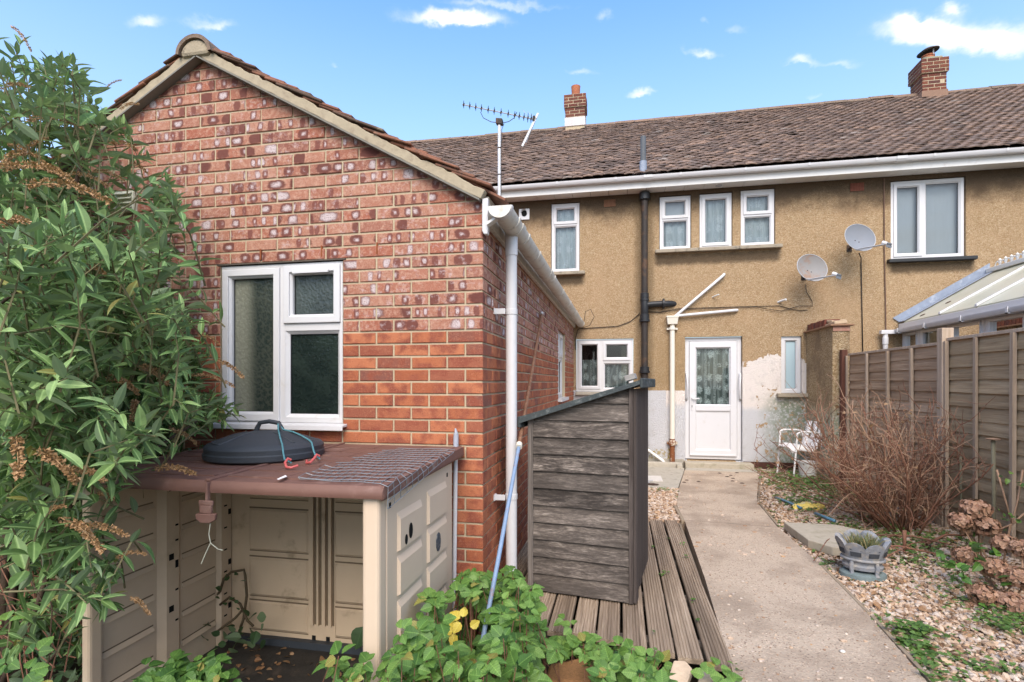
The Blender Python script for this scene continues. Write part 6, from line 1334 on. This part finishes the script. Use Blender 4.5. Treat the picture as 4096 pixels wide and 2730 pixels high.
while n_sh < 1250 and tries < 160000:
    tries += 1
    p = np.array((rng.uniform(-4.0,-1.35), rng.uniform(1.25,2.88), rng.uniform(-.15,3.25))); forced = fr_i < 3*len(FRINGE)
    if forced: vx, vy, Y_ = FRINGE[fr_i % len(FRINGE)]; p = at(vx + rng.normal(0,9), vy + rng.normal(0,9), Y_ + rng.normal(0,.04)); fr_i += 1
    if in_view(p, .03) is None: continue
    vx, vy = vproj(p)
    if not inpoly(vx, vy, BUSH): continue
    if inpoly(vx, vy, HOLE) and rng.random() < .8: continue
    if vx > 265 and vx < 325 and 440 < vy < 495 and rng.random() < .85: continue
    if p[0] > -2.40 and p[1] > 1.84 and p[2] < 1.02: continue
    if p[2] > 2.0 and p[1] < 1.7: continue
    near = (2.9 - p[1])/1.65                                      # fewer shoots right in front of the lens, more at the back
    if not forced and vy > 1170 and rng.random() < (.86 if vx < 170 else .5): continue
    if not forced and vy > 1170 and vx < 170 and p[1] < 1.9: continue
    if not forced and vy < 330 and rng.random() < .45: continue
    if not forced and vx > 205 and vy < 570 and rng.random() < .6: continue
    if rng.random() < near*.35: continue
    if any(p[1] < s_[4]+.04 and segd(vx, vy, s_) < 24*s_[5]+10 for s_ in SPK): continue
    d = (p - CEN)*np.array((1.0, .8, .75)) + np.array((.35, -.28, .30)); d = d/np.linalg.norm(d) + rng.normal(0, .42, 3); d[2] += .55 if vy < 900 else .25; d /= np.linalg.norm(d)
    if p[1] + d[1]*.1 > 2.93: d[1] = -abs(d[1])
    L = rng.uniform(.20, .40); big = rng.uniform(.85, 1.15); q0 = p - d*L; bend = np.array((0, 0, -.05)) + rng.normal(0,.02,3)
    path = [q0, q0 + d*L*.5 - bend, p]; n_it = len(items); bx_, by_ = vproj(q0)
    if (bx_ > 425 and by_ > 985) or (bx_ > 340 and by_ > 1080): continue
    fr = frame_dir(d); ph = rng.uniform(0, 3.1); nn = rng.integers(5, 8); tone = rng.uniform(0,.35)
    tip = rng.random() < .55
    for k in range(nn):
        s = (k+.6)/nn; c = q0 + d*L*s - bend*math.sin(s*math.pi)*.9
        for sd_ in (0, 1):
            a = ph + k*math.pi/2 + sd_*math.pi + rng.normal(0,.25); opn = R(rng.uniform(48,80)) if s < .85 else R(rng.uniform(22,42))
            ld = d*math.cos(opn) + (fr[:,1]*math.cos(a) + fr[:,2]*math.sin(a))*math.sin(opn); ld[2] -= .02; ln = (.112 - .04*s)*big*rng.uniform(.8,1.15) if s < .85 else .075*big
            M = frame_dir(ld, rng.normal(0,.5)); e = c + M[:,0]*ln
            if e[1] > 3.0 or (e[0] > -2.33 and e[1] > 1.90 and e[2] < .93): continue
            mx_, my_ = vproj(c + M[:,0]*ln*.5); tx_, ty_ = vproj(e)
            if (max(mx_, tx_) > 430 and max(my_, ty_) > 1000) or (max(mx_, tx_) > 375 and max(my_, ty_) > 1045): continue
            if 262 < mx_ < 326 and 432 < my_ < 498 and rng.random() < .8: continue
            if any(c[1] < s_[4]+.04 and segd(mx_, my_, s_) < 11*s_[5]+6 for s_ in SPK): continue
            items.append((int(rng.integers(0,4)), M*ln, c, float(min(.999, tone + .35*rng.random() + (.35 if s > .8 and tip else 0)))))
    if len(items) - n_it < 5: continue
    V, T = tube_arrays(path, [.0042,.0032,.0018]); stems.add(V, T, I3, (0,0,0), float(rng.random())); n_sh += 1
place(bush, 'leaf', B_TPL, items, LEAF_BUD, 300, 'leaves')
stems.build('shoots', STEM, bush, kind='stuff')
for (pts, r) in (([(-2.95,2.05,-.24),(-2.9,2.1,.5),(-2.75,2.3,1.2),(-2.6,2.5,1.9)], .028), ([(-3.0,2.1,-.24),(-3.1,2.2,.8),(-3.15,2.4,1.7),(-3.0,2.5,2.6)], .03), ([(-2.9,1.95,-.24),(-2.6,1.95,.3),(-2.45,2.0,.8),(-2.15,2.4,1.15)], .02),
                 ([(-2.92,2.0,-.24),(-2.5,1.85,.05),(-2.35,1.85,.2),(-2.25,1.86,.35)], .012), ([at(0,700,1.5),at(40,670,1.5),at(95,610,1.52),at(180,560,1.6)], .007), ([at(0,545,1.5),at(15,590,1.5),at(36,660,1.5)], .006), ([at(0,1290,1.6),at(60,1250,1.6),at(140,1205,1.7),at(150,1190,1.75)], .0045), ([at(55,1300,1.8),at(100,1390,1.8),at(180,1440,1.8)], .005), ([at(90,1260,1.9),at(120,1400,1.85),at(110,1560,1.8)], .006)):
    m = MB(); m.tube(pts, [r*.7*(1-.55*i/(len(pts)-1)) for i in range(len(pts))], 8); m.build('branch', m_simple('bush_bark', (.075,.052,.036), .9, .3, 20, .5, 60, .1), bush, smooth='all')
# drooping dead flower spikes, each its own part
for i, (x0, y0, x1, y1, Y_, fat) in enumerate(SPK):
    fat *= 1.3
    a, b = at(x0, y0, Y_), at(x1, y1, Y_ - .05); sm = SM(); L = np.linalg.norm(b-a); nfl = int(60 + 420*L); dd = (b-a)/L; fr = frame_dir(dd)
    for k in range(nfl):
        s = rng.random()**.85; c = a + (b-a)*s + np.array((0,0,.025))*math.sin(s*math.pi)*L*3; an = rng.uniform(0, 6.3); r = (.0125*(1-s)**.6 + .003)*fat*rng.uniform(.6,1.1); o_ = fr[:,1]*math.cos(an) + fr[:,2]*math.sin(an); sz = .0085*fat*rng.uniform(.6,1.2)
        M = frame_dir(o_ + dd*.7 + rng.normal(0,.3,3), rng.uniform(0,6.3))*sz; sm.add(np.array([(0,-.28,0),(0,.28,0),(1,.45,.15),(1,-.45,-.1),(.5,0,.3)]), np.array([(0,1,4),(1,2,4),(2,3,4),(3,0,4)]), M, c + o_*r*.45, float(rng.random()))
    V, T = tube_arrays([a, (a+b)/2 + np.array((0,0,.025))*L*3, b], [.003,.002,.001]); sm.add(V, T, I3, (0,0,0), .2)
    sm.build('flower_spike', SPIKE[1], bush)
# leaves added under the bush to block light; hollow's shade put into dark colour
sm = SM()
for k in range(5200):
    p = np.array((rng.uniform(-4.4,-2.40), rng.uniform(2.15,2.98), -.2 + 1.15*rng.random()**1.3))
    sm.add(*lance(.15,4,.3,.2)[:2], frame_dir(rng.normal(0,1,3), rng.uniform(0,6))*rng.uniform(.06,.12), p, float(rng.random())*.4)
sm.build('shaded_inner_leaves', LEAF_IVY_AND_SHADE[1], bush, kind='stuff')
sm = SM()
for k in range(90):
    a = np.array((rng.uniform(-3.3,-2.45), rng.uniform(1.75,2.4), rng.uniform(-.2,.3))); b = a + np.array((-abs(rng.normal(0,.25)), rng.normal(0,.1), rng.uniform(.1,.6))); V, T = tube_arrays([a, (a+b)/2 + rng.normal(0,.05,3), b], [.004,.003,.002]); sm.add(V, T, I3, (0,0,0), 0)
sm.build('dead_twigs', TWIG, bush, kind='stuff')
# ---- brambles in front
bram = thing('bramble', (-.6, 2.45, -.24), 'mound of bright green bramble leaves in front of the box and decking', 'bramble')
BRAM = [(690,1600),(720,1550),(770,1500),(845,1520),(860,1470),(890,1425),(905,1385),(955,1375),(985,1350),(1040,1410),(1048,1330),(1085,1318),(1130,1330),(1185,1305),(1215,1340),(1232,1400),(1235,1440),(1262,1480),(1300,1490),(1350,1470),(1400,1475),(1440,1490),(1500,1500),(1535,1515),(1530,1600)]
R_TPL = [lance(.40, 8, .22, .16, .07, .72), lance(.36, 8, .4, .28, .07, .72), lance(.43, 8, .12, .08, .07, .7)]
def compound(items, c, nrm, size, tone, n=None):
    """one bramble leaf: three or five toothed leaflets round a stalk"""
    n = n or (3 if rng.random() < .7 else 5); f = frame_dir(nrm); a0 = rng.uniform(0, 6.3)
    for k in range(n):
        a = a0 + (k-(n-1)/2)*(1.25 if n == 3 else .95) + rng.normal(0,.12); d = f[:,1]*math.cos(a) + f[:,2]*math.sin(a) - np.array((0,0,.10)); ln = size*(1.1 if k == n//2 else .9)*rng.uniform(.9,1.1)
        M = frame_dir(d); z = nrm - M[:,0]*np.dot(nrm, M[:,0]); z /= np.linalg.norm(z); yv = np.cross(z, M[:,0]); M = np.column_stack((M[:,0], yv, z)) @ rotm(rng.normal(0,.22),0,0)
        items.append((int(rng.integers(0,3)), M*ln, c + M[:,0]*.012, float(min(.999, max(0, tone + rng.normal(0,.12))))))
items = []; canes = SM(); k = tries = 0
while k < 640 and tries < 90000:
    tries += 1; p = np.array((rng.uniform(-1.75,.4), rng.uniform(1.72,3.15), rng.uniform(-.20,.42)))
    if in_view(p, .04) is None: continue
    vx, vy = vproj(p)
    if not inpoly(vx, vy, BRAM): continue
    if p[0] < -.86 and p[1] > 1.86: continue
    if p[0] < -.72 and p[1] > 2.96: continue
    if p[0] > -.52 and p[1] > 2.70 and p[2] < .04: continue
    if p[0] > -.45 and p[1] > 2.95: continue
    hmax = .42 if p[0] < -.35 else .20
    if p[2] > hmax or p[2] < hmax - .50: continue
    if 1235 < vx < 1355 and vy > 1512: continue
    if vy < 1495 and abs(vx - 1105 - (1490-vy)*.1785) < 26 and p[1] < 2.42 + (1490-vy)/465*.93: continue
    if 1385 < vy < 1490 and 1012 < vx < 1108 and p[1] < 2.62: continue
    nrm = np.array((rng.normal(.05,.35), rng.normal(-.45,.35), 1.0)); nrm /= np.linalg.norm(nrm)
    compound(items, p, nrm, rng.uniform(.040,.070), rng.uniform(.25,.95) if p[2] > hmax-.28 else rng.uniform(0,.5))
    q = p.copy(); q[2] = -.24; q[:2] += rng.normal(0,.08,2); V, T = tube_arrays([q, (p+q)/2 + np.append(rng.normal(0,.02,2),0), p], [.003,.0026,.0016]); canes.add(V, T, I3, (0,0,0), float(rng.random())); k += 1
for (vx, vy, Y_) in ((1650,1535,2.58),(1625,1555,2.52),(1670,1560,2.53),(1690,1575,2.45),(1640,1575,2.48),(1300,1425,2.78),(1315,1440,2.7)):
    compound(items, at(vx, vy, Y_), np.array((.1,-.5,1.))/1.12, rng.uniform(.05,.075), .75, 3)
k = tries = 0
LOWB = [(300,1600),(330,1535),(430,1500),(560,1480),(610,1520),(640,1600)]
while k < 75 and tries < 20000:
    tries += 1; p = np.array((rng.uniform(-2.4,-1.5), rng.uniform(1.60,1.88), rng.uniform(-.05,.26)))
    if not inpoly(*vproj(p), LOWB): continue
    compound(items, p, np.array((rng.normal(0,.3), -.4, 1.0)), rng.uniform(.045,.07), rng.uniform(0,.5)); k += 1
for (vx, vy) in ((12,1432),(20,1520),(60,1545),(5,1555),(110,1555),(80,1500)): compound(items, at(vx, vy, 1.62), np.array((.1,-.6,.8)), .055, .8 if vy < 1500 else .35, 3)
place(bram, 'leaf', R_TPL, items, LEAF_BRA, 300, 'leaves'); canes.build('canes', TWIG, bram, kind='stuff')
yl = []; 
for (vx, vy) in ((1062,1425),(1048,1450),(1075,1445)): compound(yl, at(vx, vy, 2.22), np.array((.1,-.85,.7))/1.1, .058, .5, 3)
for ti, M, pos, rn in yl[:7]:
    o = bpy.data.objects.new('leaf', bpy.data.meshes.get('yellow_leaf') or tmesh('yellow_leaf', *R_TPL[0][:2], LEAF_YEL, R_TPL[0][2])); COL.objects.link(o); o.parent = bram; MM = Matrix([list(r) for r in M]).to_4x4(); MM.translation = Vector(pos) - worldpos(bram); o.matrix_local = MM; o['label'] = 'yellowed bramble leaf'

# ---- ivy creeping inside the box
ivy = thing('ivy', (-2.1, 2.6, -.2), 'straggling dark ivy climbing the inner corner of the storage box', 'ivy')
for pts in ([(395,1500),(440,1450),(480,1390),(505,1360),(520,1330),(533,1312),(560,1310),(566,1320),(568,1370),(560,1420),(550,1440)], [(440,1500),(500,1450),(540,1420),(555,1400)], [(505,1390),(530,1375),(555,1390),(570,1430),(580,1440)]):
    m = MB(); m.tube([at(x, y, 2.74) + rng.normal(0,.006,3) for i, (x, y) in enumerate(pts)], .0075, 6); m.build('stem', m_simple('ivy_stem', (.10,.075,.045), .9, .4, 30, .5, 80, .1), ivy, smooth='all')
items = []
for (x, y, s) in ((572,1425,.09),(590,1420,.08),(560,1455,.07),(545,1475,.06),(570,1480,.08),(585,1470,.06),(505,1460,.05),(490,1400,.045),(515,1385,.03),(527,1377,.03),(540,1375,.03),(548,1385,.03),(552,1400,.03),(470,1440,.05),(440,1480,.05),(420,1500,.06),(400,1510,.06),(480,1480,.06),(520,1480,.06),(540,1440,.05),(835,1440,.11),(820,1470,.09),(505,1375,.03),(560,1440,.07),(455,1500,.07),(530,1500,.07),(500,1510,.08),(560,1400,.06),(575,1445,.09),(555,1465,.08),(590,1450,.07),(600,1435,.06),(535,1455,.07),(515,1470,.07),(495,1490,.07),(465,1465,.06),(450,1470,.07),(430,1470,.05),(410,1490,.06),(385,1510,.06),(478,1420,.05),(498,1385,.04),(522,1335,.04),(508,1355,.045),(565,1335,.035),(545,1316,.03),(485,1440,.06),(580,1490,.07),(610,1470,.05)):
    items.append((int(rng.integers(0,3)), frame_dir(np.array((rng.normal(0,1), -.35, rng.normal(.2,.6))), rng.normal(0,.8))*s*rng.uniform(.8,1.1), at(x, y, rng.uniform(2.6,2.74)), float(rng.random())))
place(ivy, 'leaf', [lance(.36,6,.2,.1), lance(.42,6,.15,.2), lance(.33,6,.3,.1)], items, LEAF_IVY_AND_SHADE, 300)
sm = SM()
for k in range(220): 
    x, y = rng.uniform(-2.28,-1.0), rng.uniform(1.75,2.8); s = rng.uniform(.015,.045); sm.add(*R_TPL[0][:2], frame_dir(np.array((rng.normal(),rng.normal(),rng.normal(0,.15))), rng.normal(0,.5))*s, (x, y, -.185 if y > 1.95 else -.235), float(rng.random()), R_TPL[0][2])
sm.build('dead_leaves', DEADLEAF[1], kind='stuff')

# ---- bare twiggy shrub by the fence
shrub = thing('bare_shrub', (2.45, 5.65, -.05), 'leafless shrub, a tangle of red brown twigs in front of the fence', 'shrub')
tw = SM(); tw2 = SM()
def grow(p, d, L, r, n, kink, up):
    P = [np.array(p, float)]; d = np.array(d, float)
    for i in range(n):
        d = d + rng.normal(0, kink, 3) + np.array((0,0,up)); d /= np.linalg.norm(d); q = P[-1] + d*L/n
        if q[0] > 2.93: q[0] = 2.93 - rng.random()*.03; d[0] = -abs(d[0])*.3
        if q[2] < -.02: q[2] = 0.0; d[2] = abs(d[2])
        P.append(q)
    return P, [r*(1-.6*i/n) for i in range(n+1)]
for i in range(74):
    a = rng.uniform(0, 2*math.pi); b = np.array((2.54 + .22*math.cos(a)*rng.random(), 5.72 + .34*math.sin(a)*rng.random(), -.05)); lean = rng.uniform(.15, 1.05); d = np.array((math.cos(a)*lean - .16, math.sin(a)*lean*.8, 1.0))
    if i in (9, 40): d = np.array((-1.5, rng.uniform(.1,.6), .75))
    L = rng.uniform(.75, 1.35); P, rs = grow(b, d, L, rng.uniform(.006,.0105), 7, .13, .02); m = MB(); m.tube(P, rs, 5); m.build('stem', TWIG if rng.random() < .75 else TWIG_PALE, shrub, smooth='all')
    for k in range(rng.integers(7, 12)):
        j = rng.integers(2, 8); dd = (P[j]-P[j-1]); dd /= np.linalg.norm(dd); dd = dd*.7 + rng.normal(0,.6,3) + np.array((0,0,.12)); P2, r2 = grow(P[j-1] + (P[j]-P[j-1])*rng.random(), dd, rng.uniform(.15,.50), .0040, 4, .26, .02); V, T = tube_arrays(P2, r2, 4); pale = rng.random() < .4; (tw2 if pale else tw).add(V, T, I3, (0,0,0), float(rng.random()))
        for k2 in range(rng.integers(1, 4)):
            dd = rng.normal(0,1,3) + np.array((0,0,.2)); P3, r3 = grow(P2[rng.integers(1,4)], dd, rng.uniform(.06,.22), .0024, 3, .3, 0); V, T = tube_arrays(P3, r3, 3); (tw2 if rng.random() < .55 else tw).add(V, T, I3, (0,0,0), float(rng.random()))
tw.build('twigs', TWIG, shrub, kind='stuff'); tw2.build('pale_twigs', TWIG_PALE, shrub, kind='stuff')
sm = SM()
for k in range(150):
    p = (2.45 + rng.normal(0,.42), 5.7 + rng.normal(0,.35), rng.uniform(.15,1.15)); 
    if p[0] < 2.9: sm.add(*R_TPL[1][:2], frame_dir(rng.normal(0,1,3), rng.uniform(0,6))*rng.uniform(.02,.045), p, float(rng.random()), R_TPL[1][2])
sm.build('withered_leaves', DEADLEAF[1], shrub, kind='stuff')
# cut canes lying on the ground in front of it
cc = thing('cut_canes', (2.4, 5.3, 0), 'cut red canes and prunings lying across the ground before the bare shrub', 'prunings')
for (a, b, r) in (((1985,1262),(2150,1282),.011),((2010,1235),(2190,1262),.009),((1960,1255),(2100,1285),.006),((2130,1255),(2230,1240),.012),((1975,1290),(2080,1230),.005),((2075,1215),(2078,1265),.016),((1870,1295),(1925,1235),.004),((2180,1180),(2260,1290),.006),((1760,1090),(1850,1120),.004),((1900,1130),(2060,1190),.007),((2010,1300),(2170,1245),.005)):
    p, q = np.array((*gz(*a), .02)), np.array((*gz(*b), .03)); 
    if a[0] == 2075: p = np.array((*gz(2078,1265), .10)); q = np.array((*gz(2078,1268), -.02)); p[2] = .16
    if q[0] > 2.9: q[0] = 2.9
    m = MB(); m.tube([p, (p+q)/2 + np.array((0,0,.03+rng.random()*.02)), q], [r, r*.85, r*.6], 6); m.build('cane', TWIG, cc, smooth='all')

# ---- dried hydrangeas
def hydrangea(loc, label, heads, leaves):
    root = thing('hydrangea', loc, label, 'hydrangea', 'dried hydrangeas by the fence'); b = np.array(loc)
    for (vx, vy, Y_, r) in heads:
        c = at(vx, vy, Y_); 
        if c[0] > 2.86: c[0] = 2.86
        sm = SM()
        for k in range(260):
            n_ = rng.normal(0,1,3); n_[2] += .45; n_ /= np.linalg.norm(n_); p = c + n_*r*np.array((1,1,.78))*rng.uniform(.72,1.02); f = frame_dir(n_ + rng.normal(0,.30,3), rng.uniform(0,6.3)); s = r*.17*rng.uniform(.75,1.25); tone = float(rng.random())
            V = np.array([(0,0,0),(.18,1,.55),(.30,.0,1.05),(.1,-1,.5),(.2,-.55,-1.),(.1,.6,-.9)]); V = V[:, [0,1,2]]; sm.add(V, np.array([(0,1,2),(0,2,3),(0,3,4),(0,4,5),(0,5,1)]), f*s, p, tone)
        sm.build('flower_head', PETAL[1], root)
        m = MB(); q = b + rng.normal(0,.05,3)*np.array((1,1,0)); m.tube([q, (q+c)/2 + rng.normal(0,.03,3), c], [.006,.005,.004], 6); m.build('stem', TWIG_PALE, root, smooth='all')
    it = []
    for (vx, vy, Y_, s) in leaves:
        for k in range(3): it.append((int(rng.integers(0,3)), frame_dir(np.array((rng.normal(0,.8), -.4, rng.normal(.2,.5))), rng.normal(0,.6))*s*rng.uniform(.7,1.1), at(vx+rng.normal(0,7), vy+rng.normal(0,7), Y_), float(rng.random())))
    place(root, 'leaf', R_TPL, it, LEAF_HYD, 300)
hydrangea((2.62, 4.60, -.05), 'tall dried hydrangea with a cluster of brown flower heads nearest the fence', [(2240,1172,4.55,.098),(2205,1198,4.5,.075),(2264,1210,4.5,.092),(2226,1215,4.6,.07)], [(2235,1215,4.55,.06),(2240,1255,4.5,.06),(2215,1185,4.6,.04)])
hydrangea((2.36, 3.92, -.05), 'low spreading dried hydrangea with brown heads and a few green leaves, nearest the viewer', [(2214,1276,4.1,.072),(2286,1308,3.95,.082),(2256,1366,3.8,.078),(2318,1388,3.75,.088),(2309,1250,4.1,.078),(2348,1262,4.0,.07),(2340,1330,3.85,.082),(2235,1395,3.8,.05),(2350,1400,3.7,.08)], [(2160,1270,3.95,.06),(2175,1295,3.9,.075),(2200,1310,3.9,.08),(2235,1275,4.0,.085),(2250,1290,3.95,.08),(2205,1325,3.85,.06),(2195,1385,3.75,.05),(2280,1270,4.0,.07),(2300,1340,3.85,.07),(2270,1400,3.75,.07),(2320,1420,3.7,.07)])
for (vx, y0, y1, r, lab) in ((2282, 1012, 1250, .014, 'grey green stake with a flat topped fungus like cap standing against the fence'), (2207, 1050, 1230, .010, 'thin bare stake left of the hydrangea against the fence')):
    u = (vx*_K-2048)/_ff; ra = (u*math.cos(_th)-math.sin(_th))/(math.cos(_th)+u*math.sin(_th)); X = 2.90; Y_ = X/ra; zt = at(vx, y0, Y_)[2]
    t_ = thing('plant_stake', (X, Y_, -.05), lab, 'stake', None); m = MB(); m.tube([(X,Y_,-.1),(X+.004,Y_,zt*.5),(X,Y_,zt)], r, 8); m.build('stick', m_wood('stake_bark', False, 2, [(.09,.085,.05),(.16,.145,.09),(.20,.175,.12),(.27,.24,.18)], 0), t_, smooth='all')
    if vx == 2282: m = MB(); m.lathe([(.0,.0),(.045,.004),(.05,.012),(.0,.02)], (X,Y_,zt), 12, cap=False); m.build('cap', TWIG_PALE, t_)
cl = thing('climber', (2.9, 4.5, 0), 'spindly climber with bare pale stems and few leaves at the near end of the fence', 'climber')
for pts in ([(2353,1180),(2320,1210),(2305,1300)], [(2290,1080),(2310,1150),(2325,1205)], [(2275,1250),(2300,1215),(2335,1200)], [(2350,1080),(2338,1150),(2318,1230),(2305,1290)]):
    m = MB(); m.tube([at(x, y, 4.55) for x, y in pts], [.007,.006,.005][:len(pts)] + [.004]*(len(pts)-3), 6); m.build('stem', TWIG_PALE, cl, smooth='all')
it = [(int(rng.integers(0,3)), frame_dir(np.array((rng.normal(0,.8), -.5, rng.normal(.1,.5))), rng.normal(0,.6))*rng.uniform(.025,.05), at(x+rng.normal(0,8), y+rng.normal(0,8), 4.5), float(rng.random())) for (x, y) in ((2305,1090),(2322,1190),(2330,1195),(2312,1185),(2310,1230),(2345,1120)) for _ in range(3)]
place(cl, 'leaf', R_TPL, it, LEAF_WEED, 300)

# ---- weeds, dead leaves
sm = SM(); W_T = lance(.42, 4, .2, .15)
def weeds(area, n, s0, s1, h):
    """area: centre in photo coordinates on the ground, spread in metres"""
    (vx, vy, sx_, sy_) = area; cx_, cy_ = gz(vx, vy)
    for k in range(n):
        x, y = cx_ + rng.normal(0, sx_), cy_ + rng.normal(0, sy_)
        if x > 2.95 or (inpoly(x, y, PATH_L + PATH_R)) or y > 9.1 or inpoly(x, y, PS): continue
        a0 = rng.uniform(0, 6.3); z = -.02 + rng.random()*h; t_ = rng.random()
        for j in range(3): a = a0 + j*2.1; sm.add(W_T[0], W_T[1], frame_dir(np.array((math.cos(a), math.sin(a), rng.uniform(-.1,.5))), rng.normal(0,.3))*rng.uniform(s0, s1), (x, y, z), float(min(.99, max(0, t_ + rng.normal(0,.15)))), W_T[2])
for a in (((1880,1112,.25,.55),700,.018,.045,.07), ((1800,1110,.14,.55),240,.015,.035,.03), ((1850,1160,.12,.28),200,.014,.034,.04), ((1960,1150,.3,.4),240,.015,.035,.05), ((1990,1205,.3,.2),260,.012,.03,.03), ((2100,1240,.35,.22),420,.012,.032,.04), ((2080,1280,.3,.18),120,.012,.03,.03), ((2180,1300,.25,.2),110,.012,.03,.03),
          ((2095,1455,.055,.045),50,.025,.045,.07), ((2085,1480,.04,.05),26,.02,.04,.05), ((2130,1510,.06,.05),40,.015,.035,.05), ((2120,1555,.06,.04),30,.015,.03,.04), ((2330,1440,.10,.16),150,.012,.03,.06), ((2290,1400,.12,.14),90,.012,.03,.05), ((2240,1360,.12,.1),60,.01,.025,.04), ((2300,1535,.10,.04),45,.012,.03,.04), ((2190,1545,.04,.03),12,.01,.025,.03),
          ((2010,1420,.05,.03),16,.01,.02,.03), ((1895,1295,.1,.04),50,.01,.022,.03), ((1530,1125,.1,.06),36,.012,.025,.03), ((1560,1140,.03,.15),14,.012,.025,.03), ((2000,1330,.3,.5),120,.008,.02,.02), ((2200,1480,.25,.3),110,.008,.02,.02), ((1880,1290,.05,.15),40,.01,.022,.03), ((2030,1450,.03,.2),40,.01,.022,.02), ((1765,1180,.05,.3),50,.01,.025,.02)): weeds(*a)
for (vx, vy, n) in ((1520,1325,5),(1528,1320,5),(1535,1240,4),(1505,1260,3),(1574,1285,4),(1590,1385,4),(1600,1430,3),(1505,1505,4),(1690,1540,4),(1500,1460,3),(1570,1255,3)):
    x, y = gz(vx, vy)
    for k in range(n): 
        a = rng.uniform(0,6.3); sm.add(W_T[0], W_T[1], frame_dir(np.array((math.cos(a), math.sin(a), rng.uniform(0,.8))))*rng.uniform(.015,.035), (x+rng.normal(0,.012), y+rng.normal(0,.02), .004+rng.random()*.02), float(rng.random()), W_T[2])
sm.build('weeds', LEAF_WEED[1], kind='stuff')
sm = SM()
for k in range(950):
    x, y = rng.uniform(1.3,2.95), rng.uniform(2.4,8.9)
    if inpoly(x, y, gb): sm.add(*R_TPL[1][:2], frame_dir(np.array((rng.normal(),rng.normal(),rng.normal(0,.2))), rng.normal(0,.4))*rng.uniform(.018,.05), (x, y, rng.uniform(-.012,.01)), float(rng.random()), R_TPL[1][2])
sm.build('fallen_leaves', DEADLEAF[1], kind='stuff')
for (vx, vy, s, lab) in ((1653,1088,.035,'dark dead leaf on the far path, left one of the two nearest the doorstep'), (1693,1087,.035,'dark dead leaf on the far path, right one of the two nearest the doorstep'),
    (1679,1093,.03,'farthest dead leaf of the small central cluster on the far path'), (1671,1096,.035,'leftmost dead leaf of the small central cluster on the far path'), (1683,1106,.03,'dead leaf nearest the viewer below the central cluster on the far path'),
    (1705,1111,.035,'dead leaf on the far path, the one closest to its right edge'), (1605,1107,.03,'lone dead leaf on the left half of the far path'), (1572,1109,.03,'nearer of two dead leaves on the left edge of the far path'),
    (1578,1104,.03,'farther of two dead leaves on the left edge of the far path'), (1684,1100,.03,'rightmost dead leaf of the small central cluster on the far path'), (1500,1113,.085,'largest of the dark dead leaves, on the concrete pad behind the shed')):
    x, y = gz(vx, vy); m = MB(); m.lathe([(.0,.010),(.5*s,.008),(s,.0)], (x, y, .0), 8, 1, .8, cap=False)
    tag(m.build('dead_leaf', bpy.data.materials.get('dark_wet_leaf') or m_simple('dark_wet_leaf', (.055,.03,.02), .7, .3, 40), smooth='all'), lab, 'leaf', 'dead leaves on the path')
x, y = gz(2015, 1526); m = MB(); m.add(ico*np.array((.022,.016,.012)) + np.array((*gz(1995,1568-20), .008)), [tuple(f) for f in icof]); 
x, y = gz(1636, 1567)
m = MB(); m.add(ico*np.array((.016,.012,.009)) + np.array((*gz(1936,1500), .006)), [tuple(f) for f in icof]); tag(m.build('white_pebble', m_simple('white_pebble', (.66,.62,.56), .6, .1, 20), smooth='all'), 'lone white pebble lying on the near part of the path', 'pebble')
x, y = gz(700, 1100, .95); m = MB(); m.add([at(640,1101,2.0)*0 + np.array((*gz(636,1101,.962), .962)), np.array((*gz(656,1092,.962), .962)), np.array((*gz(660,1096,.962), .963)), np.array((*gz(640,1103,.962), .962))], [(0,1,2,3)]); tag(m.build('feather', m_simple('white_feather', (.75,.73,.72), .9, .1, 20)), 'small white feather on the brown box lid beside the wire mesh', 'feather')
